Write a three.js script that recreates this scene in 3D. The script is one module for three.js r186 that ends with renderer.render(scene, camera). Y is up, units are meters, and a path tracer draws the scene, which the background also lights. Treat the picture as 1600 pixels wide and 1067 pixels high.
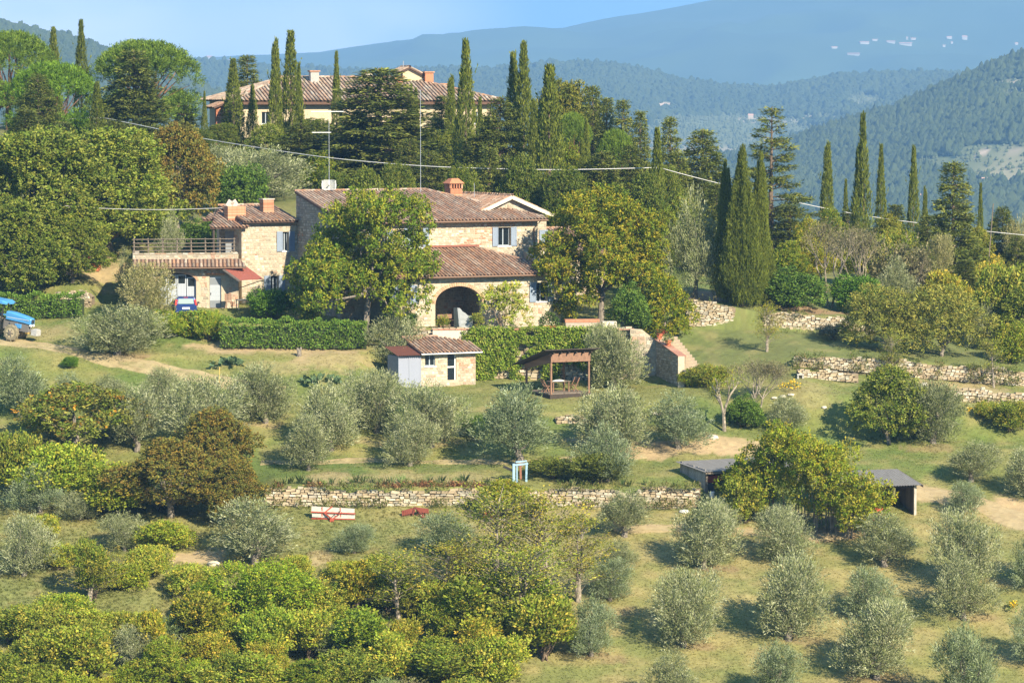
import * as THREE from 'three';
import { mergeGeometries, mergeVertices } from 'three/addons/utils/BufferGeometryUtils.js';
import { RoundedBoxGeometry } from 'three/addons/geometries/RoundedBoxGeometry.js';

// ---------------------------------------------------------------- camera, sky, sun, haze, exposure
const F = 5690, HZ = 150, W0 = 1600, H0 = 1067;            // lens in pixels of the photograph, row of the horizon
const PITCH = Math.atan((H0 / 2 - HZ) / F);
const scene = new THREE.Scene();
const camera = new THREE.PerspectiveCamera(2 * Math.atan(H0 / 2 / F) * 180 / Math.PI, W0 / H0, 1, 40000);
camera.position.set(0, 0, 0);
camera.rotation.x = -PITCH;
const renderer = new THREE.WebGLRenderer({ antialias: true });
renderer.toneMapping = THREE.LinearToneMapping;
renderer.toneMappingExposure = 2.3;
renderer.shadowMap.enabled = true;
const SUN = new THREE.Vector3(0.585 * Math.cos(0.55), Math.sin(0.55), 0.81 * Math.cos(0.55));
const sun = new THREE.DirectionalLight(new THREE.Color(1.0, 0.87, 0.66), 5.0);
sun.position.copy(SUN).multiplyScalar(300).add(new THREE.Vector3(0, -15, -260));
sun.target.position.set(0, -15, -260);
sun.castShadow = true;
sun.shadow.mapSize.set(4096, 4096);
sun.shadow.camera.left = -90; sun.shadow.camera.right = 90; sun.shadow.camera.top = 90; sun.shadow.camera.bottom = -90;
sun.shadow.camera.far = 700;
scene.add(sun, sun.target);
scene.fog = new THREE.FogExp2(new THREE.Color(0.29, 0.58, 1.0), 0.000145);

// seeded randomness and noise
function rng(seed) {
  let a = seed >>> 0;
  return () => { a = (a + 0x6d2b79f5) >>> 0; let t = a; t = Math.imul(t ^ (t >>> 15), t | 1); t ^= t + Math.imul(t ^ (t >>> 7), t | 61); return ((t ^ (t >>> 14)) >>> 0) / 4294967296; };
}
const hash = (x, y, z) => { let h = Math.imul(x, 374761393) ^ Math.imul(y, 668265263) ^ Math.imul(z, 2147483647 - 61); h = Math.imul(h ^ (h >>> 13), 1274126177); return ((h ^ (h >>> 16)) >>> 0) / 4294967296; };
function vnoise(x, y, z = 0) {
  const X = Math.floor(x), Y = Math.floor(y), Z = Math.floor(z), s = (t) => t * t * (3 - 2 * t);
  const u = s(x - X), v = s(y - Y), w = s(z - Z), L = (a, b, t) => a + (b - a) * t;
  const g = (i, j, k) => hash(X + i, Y + j, Z + k);
  return L(L(L(g(0, 0, 0), g(1, 0, 0), u), L(g(0, 1, 0), g(1, 1, 0), u), v), L(L(g(0, 0, 1), g(1, 0, 1), u), L(g(0, 1, 1), g(1, 1, 1), u), v), w);
}
function fbm(x, y, z = 0, n = 4) { let s = 0, a = 0.5, t = 0; for (let i = 0; i < n; i++) { s += a * vnoise(x, y, z); t += a; x = x * 2.03 + 17; y = y * 2.03 + 5; z *= 2.03; a *= 0.5; } return s / t; }
const clamp = (x, a = 0, b = 1) => Math.min(b, Math.max(a, x));
const lerp = (a, b, t) => a + (b - a) * t;
const smooth = (a, b, x) => { const t = clamp((x - a) / (b - a)); return t * t * (3 - 2 * t); };
const mix3 = (a, b, t) => [lerp(a[0], b[0], t), lerp(a[1], b[1], t), lerp(a[2], b[2], t)];

// the sky: clear blue, paler low down, thin clouds all round
{
  const w = 2048, h = 1024, px = new Float32Array(w * h * 4);
  for (let j = 0; j < h; j++) for (let i = 0; i < w; i++) {
    const el = ((j + 0.5) / h - 0.5) * Math.PI, az = ((i + 0.5) / w - 0.5) * 2 * Math.PI, e = el * 180 / Math.PI;
    const up = clamp(e / 90);
    let c = mix3([0.18, 0.40, 0.66], [0.07, 0.13, 0.25], Math.pow(up, 0.36));
    c = mix3(c, [0.27, 0.48, 0.72], 0.5 * Math.exp(-Math.max(e, 0) / 1.1));
    if (e > -2 && e < 60) {
      const a = az * 180 / Math.PI, x = Math.cos(az) * 7, y = Math.sin(az) * 7;
      const n = fbm(x * 1.6 + 3, y * 1.6, e * 0.55 + 9, 5), n2 = fbm(x * 5, y * 5, e * 2.2, 4), low = smooth(0.36, 0.58, fbm(x * 0.9 + 12, y * 0.9 + 4, 3, 3));
      let k = 1.15 * low * smooth(0.24, 0.5, n * 0.62 + n2 * 0.38) * smooth(-0.5, 0.6, e) * (1 - smooth(1.2, 2.4, e));
      k += smooth(0.58, 0.8, fbm(x * 0.8, y * 0.8, e * 0.12, 5)) * smooth(6, 12, e) * 0.5;
      c = mix3(c, mix3([0.86, 0.87, 0.88], [0.5, 0.53, 0.58], smooth(2, 8, e)), clamp(k) * 0.95);
    }
    if (e < -1) c = [0.20, 0.24, 0.18];
    px.set([c[0], c[1], c[2], 1], (j * w + i) * 4);
  }
  const sky = new THREE.DataTexture(px, w, h, THREE.RGBAFormat, THREE.FloatType);
  sky.mapping = THREE.EquirectangularReflectionMapping; sky.magFilter = THREE.LinearFilter; sky.minFilter = THREE.LinearFilter; sky.needsUpdate = true;
  scene.background = sky; scene.environment = sky;
}

// ---------------------------------------------------------------- helpers
const V = (x, y, z) => new THREE.Vector3(x, y, z);
const counts = {};
function numbered(name) { const n = counts[name] = (counts[name] ?? -1) + 1; return n ? name + '_' + String(n).padStart(3, '0') : name; }
function tag(o, label, category, group, kind) { if (label) o.userData.label = label; if (category) o.userData.category = category; if (group) o.userData.group = group; if (kind) o.userData.kind = kind; return o; }
function shade(o) { o.castShadow = true; o.receiveShadow = true; return o; }
function thing(name, label, category, pos = V(0, 0, 0), turn = 0, group) {
  const o = new THREE.Group(); o.name = numbered(name); o.position.copy(pos); o.rotation.y = turn; scene.add(o); return tag(o, label, category, group);
}
function part(name, geo, mat, parent) { const m = shade(new THREE.Mesh(geo, mat)); m.name = name; parent.add(m); return m; }
function partsNamed(parent, name) { let n = 0; for (const c of parent.children) if (c.name === name || c.name.startsWith(name + '_')) n++; return n ? name + '_' + String(n).padStart(3, '0') : name; }
function piece(name, geo, mat, parent) { return part(partsNamed(parent, name), geo, mat, parent); }
function structure(name, geo, mat) { const m = part(numbered(name), geo, mat, scene); m.userData.kind = 'structure'; return m; }

// pixel of the photograph at depth d (metres along -z) -> point
function at(px, py, d) {
  const v = (H0 / 2 - py) / F, c = Math.cos(PITCH), s = Math.sin(PITCH), fz = c + s * v;
  return V((px - W0 / 2) / F / fz * d, (-s + c * v) / fz * d, -d);
}
const rowOfHeight = (h, d) => { const t = Math.atan2(-h, d) - PITCH; return H0 / 2 + F * Math.tan(t); };

class MB {   // collects triangles with vertex colours
  constructor() { this.p = []; this.c = []; this.n = []; this.uv = []; this.col = [1, 1, 1]; }
  color(c) { this.col = c; return this; }
  tri(a, b, c, ta, tb, tc) {
    const e = V().subVectors(b, a), f = V().subVectors(c, a), n = e.cross(f).normalize();
    for (const q of [a, b, c]) { this.p.push(q.x, q.y, q.z); this.n.push(n.x, n.y, n.z); this.c.push(...this.col); }
    for (const t of [ta ?? [a.x, a.y], tb ?? [b.x, b.y], tc ?? [c.x, c.y]]) this.uv.push(t[0], t[1]);
    return this;
  }
  quad(a, b, c, d, uw, uh) { if (uw) { this.tri(a, b, c, [0, 0], [uw, 0], [uw, uh]); this.tri(a, c, d, [0, 0], [uw, uh], [0, uh]); } else { this.tri(a, b, c); this.tri(a, c, d); } return this; }
  // box by centre and half axes
  obox(o, ax, ay, az) {
    const P = (i, j, k) => o.clone().addScaledVector(ax, i).addScaledVector(ay, j).addScaledVector(az, k);
    const lx = 2 * ax.length(), ly = 2 * ay.length(), lz = 2 * az.length();
    this.quad(P(-1, -1, 1), P(1, -1, 1), P(1, 1, 1), P(-1, 1, 1), lx, ly); this.quad(P(1, -1, -1), P(-1, -1, -1), P(-1, 1, -1), P(1, 1, -1), lx, ly);
    this.quad(P(1, -1, 1), P(1, -1, -1), P(1, 1, -1), P(1, 1, 1), lz, ly); this.quad(P(-1, -1, -1), P(-1, -1, 1), P(-1, 1, 1), P(-1, 1, -1), lz, ly);
    this.quad(P(-1, 1, 1), P(1, 1, 1), P(1, 1, -1), P(-1, 1, -1), lx, lz); this.quad(P(-1, -1, -1), P(1, -1, -1), P(1, -1, 1), P(-1, -1, 1), lx, lz);
    return this;
  }
  box(x0, x1, y0, y1, z0, z1) { return this.obox(V((x0 + x1) / 2, (y0 + y1) / 2, (z0 + z1) / 2), V((x1 - x0) / 2, 0, 0), V(0, (y1 - y0) / 2, 0), V(0, 0, (z1 - z0) / 2)); }
  bar(a, b, w, h = w) {   // square bar from a to b
    const d = V().subVectors(b, a), l = d.length(); d.normalize();
    const s = Math.abs(d.y) > 0.95 ? V(1, 0, 0) : V(0, 1, 0).cross(d).normalize(), u = V().crossVectors(d, s);
    return this.obox(V().addVectors(a, b).multiplyScalar(0.5), s.multiplyScalar(w / 2), u.multiplyScalar(h / 2), d.multiplyScalar(l / 2));
  }
  tube(pts, radii, seg = 6) {   // tapered tube through pts
    const rings = [];
    for (let i = 0; i < pts.length; i++) {
      const d = V().subVectors(pts[Math.min(i + 1, pts.length - 1)], pts[Math.max(i - 1, 0)]).normalize();
      const s = (Math.abs(d.y) > 0.9 ? V(1, 0, 0) : V(0, 1, 0)).cross(d).normalize(), u = V().crossVectors(d, s), r = radii[i];
      rings.push(Array.from({ length: seg }, (_, k) => { const t = k / seg * 2 * Math.PI; return pts[i].clone().addScaledVector(s, Math.cos(t) * r).addScaledVector(u, Math.sin(t) * r); }));
    }
    for (let i = 0; i + 1 < rings.length; i++) for (let k = 0; k < seg; k++) { const m = (k + 1) % seg; this.quad(rings[i][k], rings[i][m], rings[i + 1][m], rings[i + 1][k]); }
    const cap = (r, f) => { for (let k = 1; k + 1 < seg; k++) f ? this.tri(r[0], r[k], r[k + 1]) : this.tri(r[0], r[k + 1], r[k]); };
    cap(rings[rings.length - 1], true); cap(rings[0], false);
    return this;
  }
  lathe(o, prof, seg = 14) {   // profile [[r, y], ...] about a vertical axis at o
    for (let i = 0; i + 1 < prof.length; i++) for (let k = 0; k < seg; k++) {
      const P = (q, t) => V(o.x + Math.cos(t) * q[0], o.y + q[1], o.z + Math.sin(t) * q[0]), t0 = k / seg * 6.28319, t1 = (k + 1) / seg * 6.28319;
      if (prof[i][0] > 1e-4 || prof[i + 1][0] > 1e-4) this.quad(P(prof[i], t1), P(prof[i], t0), P(prof[i + 1], t0), P(prof[i + 1], t1));
    }
    return this;
  }
  geo() {
    const g = new THREE.BufferGeometry();
    g.setAttribute('position', new THREE.Float32BufferAttribute(this.p, 3)); g.setAttribute('normal', new THREE.Float32BufferAttribute(this.n, 3));
    g.setAttribute('uv', new THREE.Float32BufferAttribute(this.uv, 2)); g.setAttribute('color', new THREE.Float32BufferAttribute(this.c, 3));
    return g;
  }
  get empty() { return !this.p.length; }
  build(name, mat, parent) { return piece(name, this.geo(), mat, parent); }
}

// noise textures: grey values round 1 that multiply a colour, and height maps for bump
function noiseTex(n, fn, srgb) {
  const d = new Uint8Array(n * n * 4);
  for (let j = 0; j < n; j++) for (let i = 0; i < n; i++) { const c = fn(i / n, j / n); d.set([c[0] * 255, c[1] * 255, c[2] * 255, 255].map((q) => clamp(q, 0, 255)), (j * n + i) * 4); }
  const t = new THREE.DataTexture(d, n, n, THREE.RGBAFormat, THREE.UnsignedByteType);
  t.wrapS = t.wrapT = THREE.RepeatWrapping; t.magFilter = THREE.LinearFilter; t.minFilter = THREE.LinearFilter; t.needsUpdate = true;
  if (srgb) t.colorSpace = THREE.SRGBColorSpace;
  return t;
}
const tile = (x, y, s, z = 0, n = 4) => { const f = (a, b) => fbm(a * s, b * s, z, n), u = smooth(0, 1, x), v = smooth(0, 1, y); return lerp(lerp(f(x, y), f(x - 1, y), u), lerp(f(x, y - 1), f(x - 1, y - 1), u), v); };
const grainTex = noiseTex(256, (x, y) => { const v = 0.72 + 0.5 * (tile(x, y, 12, 3, 5) - 0.5) + 0.25 * (hash(x * 256 | 0, y * 256 | 0, 4) - 0.5); return [v, v, v]; });
const woodTex = noiseTex(256, (x, y) => { const v = 0.7 + 0.5 * (tile(x, y, 5, 8, 3) - 0.5) + 0.4 * (vnoise(Math.floor(x * 256) * 0.35, y * 5, 2) - 0.5); return [v, v * 0.98, v * 0.95]; });
const S = (c, r = 0.9, extra = {}) => new THREE.MeshStandardMaterial({ color: new THREE.Color().setRGB(...c), roughness: r, ...extra });
const M = {
  vert: S([1, 1, 1], 0.92, { vertexColors: true, map: grainTex }),                   // stones, tiles: colour per piece
  plain: S([1, 1, 1], 0.85, { vertexColors: true }),
  mortar: S([0.60, 0.52, 0.38], 0.95, { map: grainTex }),
  plaster: S([0.68, 0.57, 0.39], 0.95, { map: grainTex }),
  shutter: S([0.22, 0.28, 0.37], 0.7), shutterDark: S([0.20, 0.26, 0.33], 0.6),
  frame: S([0.30, 0.35, 0.40], 0.6), darkWood: S([0.055, 0.04, 0.03], 0.8, { map: woodTex }), wood: S([0.30, 0.17, 0.11], 0.8, { map: woodTex }),
  greyWood: S([0.23, 0.19, 0.15], 0.9, { map: woodTex }),
  glass: new THREE.MeshPhysicalMaterial({ color: 0x1b2226, roughness: 0.12, metalness: 0, specularIntensity: 1 }),
  dark: S([0.025, 0.022, 0.02], 0.95),
  gutter: S([0.16, 0.09, 0.055], 0.55), brick: S([0.50, 0.17, 0.09], 0.9, { map: grainTex }), terracotta: S([0.50, 0.16, 0.075], 0.85),
  metal: S([0.55, 0.57, 0.6], 0.4, { metalness: 0.7 }), whiteMetal: S([0.75, 0.77, 0.78], 0.45), rubber: S([0.03, 0.03, 0.03], 0.9),
};
// ---------------------------------------------------------------- the ground: one sheet laid through rows of known depth and height
const pw = (...a) => (u) => { if (u <= a[0][0]) return a[0][1]; for (let i = 1; i < a.length; i++) if (u <= a[i][0]) return lerp(a[i - 1][1], a[i][1], (u - a[i - 1][0]) / (a[i][0] - a[i - 1][0])); return a[a.length - 1][1]; };
const K = (v) => () => v;
const H = (v) => ({ h: v });
// each row: depth, then the photograph's row in which the ground at that depth is seen (or a height)
const ROWS = [
  [K(3), H(-3)], [K(60), H(-26)], [K(115), H(-46)], [K(160), H(-44)],
  [K(205), K(1067)], [K(218), K(905)],
  [K(230), K(792)],
  [K(230.5), pw([395, 787], [425, 763], [1090, 763], [1120, 787])],
  [K(237), pw([300, 722], [1100, 722], [1500, 728])], [K(243), pw([300, 662], [900, 668], [1100, 670], [1600, 690])],
  [pw([560, 249], [700, 247], [1000, 247], [1180, 249], [1260, 247]), pw([-400, 610], [560, 607], [700, 631], [985, 630], [1180, 610], [1400, 622], [1600, 640])],
  [pw([560, 254], [640, 256.5], [985, 256.5], [1080, 256], [1180, 255], [1250, 253.5]), pw([-400, 540], [0, 552], [300, 556], [560, 557], [640, 592], [725, 592], [985, 592], [1080, 580], [1180, 568], [1240, 570], [1300, 577], [1400, 584], [1600, 599], [2000, 630])],
  [pw([560, 256], [640, 257], [985, 257], [1080, 257], [1180, 255.5], [1250, 254]), pw([-400, 520], [0, 540], [300, 545], [560, 545], [625, 545], [640, 515], [985, 515], [1030, 574], [1180, 564], [1240, 559], [1300, 559], [1400, 563], [1600, 580], [2000, 610])],
  [K(263), pw([-400, 480], [0, 500], [130, 492], [160, 482], [420, 482], [560, 503], [640, 509], [985, 511], [1010, 524], [1060, 512], [1160, 512], [1250, 519], [1350, 526], [1600, 545], [2000, 570])],
  [K(263.6), pw([-400, 478], [0, 498], [130, 490], [160, 481.5], [420, 481.5], [560, 502], [640, 508], [985, 510], [1010, 522], [1050, 510], [1075, 474], [1150, 478], [1200, 491], [1340, 500], [1370, 524], [1600, 542], [2000, 566])],
  [K(268), pw([-400, 440], [0, 452], [120, 440], [160, 470], [430, 470], [520, 498], [985, 500], [1080, 458], [1250, 470], [1400, 495], [1600, 522], [2000, 550])],
  [K(280), pw([-400, 380], [0, 385], [200, 388], [420, 400], [520, 450], [900, 450], [1000, 430], [1080, 430], [1250, 445], [1400, 462], [1600, 495], [2000, 530])],
  [K(300), pw([-400, 285], [200, 300], [400, 310], [700, 318], [900, 345], [1080, 388], [1250, 415], [1400, 432], [1600, 470], [2000, 520])],
  [K(335), pw([-400, 205], [200, 215], [400, 235], [700, 245], [900, 285], [1080, 372], [1250, 408], [1400, 424], [1600, 470], [2000, 560])],
  [K(362), pw([-400, 190], [200, 196], [400, 220], [700, 232], [900, 285], [1080, 400], [1250, 450], [1400, 470], [2000, 640])],
  [K(450), H(-40)], [K(800), H(-85)], [K(1500), H(-112)],
  [K(2400), pw([-400, 300], [600, 420], [1000, 400], [1200, 365], [1600, 338], [2000, 330])],
  [K(3100), pw([-400, -20], [0, 36], [60, 52], [110, 67], [150, 84], [250, 118], [420, 195], [600, 270], [900, 315], [1000, 288], [1100, 262], [1200, 232], [1300, 195], [1400, 158], [1500, 114], [1560, 92], [1600, 79], [1800, 40], [2400, 60])],
  [K(3500), pw([-400, 120], [400, 250], [1000, 262], [1200, 262], [1600, 170], [2000, 130])],
  [K(4200), pw([-400, 180], [300, 205], [900, 222], [1250, 228], [1600, 200], [2000, 180])],
  [K(5300), pw([-400, 78], [200, 88], [300, 96], [360, 98], [440, 106], [520, 111], [620, 114], [680, 110], [760, 112], [830, 105], [900, 100], [960, 104], [1020, 118], [1060, 131], [1130, 139], [1200, 142], [1260, 131], [1310, 123], [1400, 119], [1480, 120], [1600, 127], [2000, 90])],
  [K(6000), H(-80)], [K(7000), H(-90)],
  [K(8300), pw([-400, 130], [400, 130], [800, 105], [1200, 70], [1600, 60], [2400, 90])],
  [K(9600), pw([-1500, 60], [-400, 100], [200, 96], [330, 92], [420, 90], [500, 86], [560, 76], [640, 67], [720, 56], [770, 45], [830, 46], [880, 46], [930, 37], [990, 26], [1050, 14], [1110, 2], [1180, -10], [1300, -28], [1600, -36], [2200, 10], [3200, 70])],
  [K(11000), H(-100)],
];
const NR = ROWS.length;
const uOf = (x, z) => 800 + F * x / -z;
function rowD(k, u) { return ROWS[k][0](u); }
function rowH(k, u) { const r = ROWS[k][1]; if (r.h !== undefined) return r.h; const d = rowD(k, u); return at(u, r(u), d).y; }
function rough(u, d) {   // unevenness of the ground
  const x = (u - 800) / F * d;
  if (d < 400) { const a = d > 205 && d < 300 ? 1 : 2; return a * ((fbm(x * 0.25, d * 0.3, 1, 3) - 0.5) * 0.35 + (fbm(x * 1.1, d * 1.1, 4, 2) - 0.5) * 0.1); }
  const k = smooth(400, 1500, d), far = smooth(5600, 7500, d);
  const ridge = 1 - Math.abs(2 * fbm(x / 700 + 3, d / 900, 7, 4) - 1);
  return k * ((fbm(x / 260, d / 340, 2, 4) - 0.5) * 26 * (1 - far) + far * ((ridge - 0.6) * 150 + (fbm(x / 300, d / 300, 5, 3) - 0.5) * 40) * (1 - 0.85 * smooth(8800, 9500, d) * (1 - smooth(9700, 10300, d))));
}
function heightAt(u, d) {
  for (let k = 0; k + 1 < NR; k++) { const a = rowD(k, u), b = rowD(k + 1, u); if (d <= b || k + 2 === NR) { const t = clamp((d - a) / (b - a)); return lerp(rowH(k, u), rowH(k + 1, u), t) + rough(u, d); } }
}
const groundY = (x, z) => heightAt(uOf(x, z), -z);
function groundAt(px, d) { const x = (px - 800) / F * d; return V(x, heightAt(px, d), -d); }
function groundPix(px, py, dmin = 190, dmax = 420) {   // where a ray through that pixel first meets the ground
  let last = dmin;
  for (let d = dmin; d < dmax; d += 0.5) {
    if (at(px, py, d).y <= heightAt(px, d)) { let a = last, b = d; for (let i = 0; i < 12; i++) { const m = (a + b) / 2; if (at(px, py, m).y <= heightAt(px, m)) b = m; else a = m; } return groundAt(px, b); }
    last = d;
  }
  return groundAt(px, dmax);
}

// where the soil is bare or the grass is dry: [pixel x, pixel y, radius x, radius y in pixels, strength, kind]
const PATCH = [
  [1040, 700, 120, 16, 1, 'sand'], [1150, 695, 70, 12, 0.9, 'sand'], [930, 690, 60, 12, 0.8, 'sand'], [1000, 712, 60, 10, 1, 'sand'],
  [455, 545, 110, 15, 0.85, 'sand'], [370, 545, 60, 14, 0.9, 'sand'], [520, 560, 60, 14, 0.5, 'sand'], [430, 575, 70, 12, 0.35, 'sand'], [200, 558, 60, 7, 0.7, 'red'],
  [650, 690, 100, 9, 0.5, 'sand'], [510, 745, 40, 12, 0.6, 'sand'], [620, 745, 60, 14, 0.45, 'sand'], [720, 748, 60, 12, 0.4, 'sand'], [490, 700, 60, 7, 0.5, 'sand'],
  [310, 872, 55, 13, 0.9, 'sand'], [495, 875, 25, 14, 0.6, 'sand'], [1300, 835, 60, 11, 0.8, 'red'], [1130, 890, 35, 7, 0.6, 'red'],
  [1130, 828, 80, 8, 0.7, 'sand'], [1010, 825, 50, 7, 0.8, 'sand'], [1590, 800, 60, 26, 1, 'sand'], [1455, 768, 45, 13, 0.9, 'sand'], [1460, 700, 40, 8, 0.5, 'red'],
  [940, 1025, 50, 10, 0.5, 'red'], [1100, 1010, 35, 8, 0.5, 'red'], [1260, 1000, 40, 10, 0.5, 'red'], [1380, 1060, 60, 12, 0.5, 'red'], [1540, 965, 40, 9, 0.4, 'red'], [980, 955, 25, 8, 0.4, 'red'],
  [150, 425, 50, 26, 0.8, 'sand'], [120, 470, 40, 10, 0.4, 'sand'], [330, 395, 60, 14, 0.7, 'sand'], [80, 520, 60, 12, 0.4, 'sand'],
  [1110, 462, 50, 9, 1, 'red'], [1270, 485, 60, 7, 0.9, 'red'], [1500, 605, 70, 12, 0.6, 'sand'], [1260, 610, 50, 20, 0.3, 'sand'], [780, 640, 60, 6, 0.4, 'sand'], [410, 665, 40, 7, 0.6, 'sand'], [90, 660, 30, 10, 0.2, 'sand'], [150, 900, 90, 20, 0.35, 'sand'], [720, 830, 90, 20, 0.1, 'sand'],
].map(([x, y, rx, ry, s, k]) => { const p = groundPix(x, y), q = groundPix(x, y + ry), r = groundPix(x, y - ry); return { p, u: rx / F * -p.z, v: Math.max(0.5, (q.z - r.z) / 2), s, k }; });
const C = { g1: [0.100, 0.150, 0.026], g2: [0.185, 0.195, 0.050], dry: [0.31, 0.265, 0.105], lawn: [0.115, 0.145, 0.04], sand: [0.40, 0.305, 0.16], red: [0.28, 0.19, 0.105], wood: [0.045, 0.075, 0.02] };
function groundColor(x, z) {
  const d = -z, u = uOf(x, z);
  if (d > 450) {
    let c = mix3([0.035, 0.065, 0.016], [0.07, 0.105, 0.025], fbm(x / 90, d / 140, 3, 4));
    const n = fbm(x / 120 + 40, d / 180, 9, 4);
    if (openLand(u, d)) c = mix3([0.13, 0.15, 0.05], [0.34, 0.29, 0.17], smooth(0.42, 0.66, n));
    if (quarry(u, d)) c = mix3([0.55, 0.42, 0.3], [0.3, 0.25, 0.16], smooth(0.4, 0.6, vnoise(x / 9, d / 30)));
    return c;
  }
  const n = fbm(x * 0.16, z * 0.2, 2, 4), m = fbm(x * 0.7 + 9, z * 0.8, 6, 4), f = vnoise(x * 3.1, z * 3.1, 3);
  let c = mix3(C.g1, C.g2, smooth(0.3, 0.66, n * 0.6 + m * 0.4));
  const y = rowOfHeight(heightAt(u, d), d);
  if (y > 790 && d < 232) c = mix3(c, C.dry, 0.3 + 0.4 * smooth(0.35, 0.7, m) * smooth(700, 900, u));           // dry meadow low on the right
  if (u > 990 && y < 570 && d < 270) c = mix3(c, C.lawn, 0.7);
  c = mix3(c, C.dry, 0.35 * smooth(0.55, 0.75, m));
  for (const q of PATCH) {
    const r = Math.hypot((x - q.p.x) / q.u, (z - q.p.z) / q.v) + (m - 0.5) * 1.5 + (f - 0.5) * 0.5;
    if (r < 1.15) c = mix3(c, C[q.k], q.s * (1 - smooth(0.55, 1.15, r)));
  }
  if (d > 290) c = mix3(c, [0.10, 0.11, 0.035], 0.6);
  const g = 0.9 + 0.2 * f;
  return [c[0] * g, c[1] * g, c[2] * g];
}
// open land and bare rock among the woods of the valley
const inEllipse = (u, y, a) => a.some(([cx, cy, rx, ry]) => Math.hypot((u - cx) / rx, (y - cy) / ry) < 1);
function farRow(u, d) { return rowOfHeight(heightAt(u, d), d); }
function openLand(u, d) { const y = farRow(u, d), w = (vnoise(u / 14, y / 5, 3) - 0.5) * 16, x = u + w, v = y + w * 0.3;
  return inEllipse(x, v, d > 3300 ? [[1352, 160, 34, 11], [1130, 190, 130, 9], [1150, 205, 190, 12], [1290, 186, 40, 6], [1120, 225, 150, 12], [1250, 205, 60, 8]] : [[1580, 130, 30, 8], [1560, 238, 70, 14], [1520, 255, 90, 12], [1600, 270, 90, 14], [1590, 147, 26, 7]]); }
function quarry(u, d) { const y = farRow(u, d), w = (vnoise(u / 5, y / 3, 8) - 0.5) * 9; return inEllipse(u + w, y + w * 0.4, d > 3300 ? [[1042, 165, 20, 6], [1070, 161, 12, 4], [1028, 175, 10, 3]] : [[1592, 135, 13, 4], [1545, 238, 22, 3], [1590, 236, 16, 3]]); }

function sheet(us, k0, k1, step) {   // a patch of the ground between two rows
  const rows = [];
  for (let k = k0; k < k1; k++) { const n = Math.max(1, Math.ceil((rowD(k + 1, 800) - rowD(k, 800)) / step(rowD(k, 800)))); for (let i = 0; i < n; i++) rows.push([k, i / n]); }
  rows.push([k1 - 1, 1]);
  const nu = us.length, pos = new Float32Array(nu * rows.length * 3), col = new Float32Array(nu * rows.length * 3), uv = new Float32Array(nu * rows.length * 2), idx = [];
  rows.forEach(([k, t], j) => us.forEach((u, i) => {
    const d = lerp(rowD(k, u), rowD(k + 1, u), t), x = (u - 800) / F * d, y = lerp(rowH(k, u), rowH(k + 1, u), t) + rough(u, d), a = j * nu + i;
    pos.set([x, y, -d], a * 3); uv.set([x / 3, d / 3], a * 2); col.set(groundColor(x, -d), a * 3);
    if (i + 1 < nu && j + 1 < rows.length) idx.push(a, a + 1, a + nu + 1, a, a + nu + 1, a + nu);
  }));
  const g = new THREE.BufferGeometry();
  g.setAttribute('position', new THREE.BufferAttribute(pos, 3)); g.setAttribute('color', new THREE.BufferAttribute(col, 3)); g.setAttribute('uv', new THREE.BufferAttribute(uv, 2));
  g.setIndex(idx); g.computeVertexNormals();
  return g;
}
const span = (a, b, s) => Array.from({ length: Math.round((b - a) / s) + 1 }, (_, i) => a + (b - a) * i / Math.round((b - a) / s));
const groundMat = S([1.34, 1.3, 1.34], 0.97, { vertexColors: true, map: grainTex, bumpMap: grainTex, bumpScale: 0.05 });
const RK = (d) => ROWS.findIndex((r) => r[0](800) >= d);
structure('hillside_ground', sheet([...span(-1400, -160, 40), ...span(-150, 1750, 5), ...span(1790, 3000, 40)], 0, RK(450), (d) => (d < 160 ? 6 : d < 204 ? 2 : d < 272 ? 0.3 : 1.5)), groundMat);
structure('valley_terrain', sheet(span(-1000, 2600, 10), RK(450), RK(6000), (d) => (d < 2400 ? 60 : 22)), S([1, 1, 1], 1, { vertexColors: true }));
structure('far_mountain', sheet([...span(-4000, -500, 100), ...span(-480, 2080, 20), ...span(2200, 5600, 100)], RK(6000), NR - 1, () => 70), S([1, 1, 1], 1, { vertexColors: true }));

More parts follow.
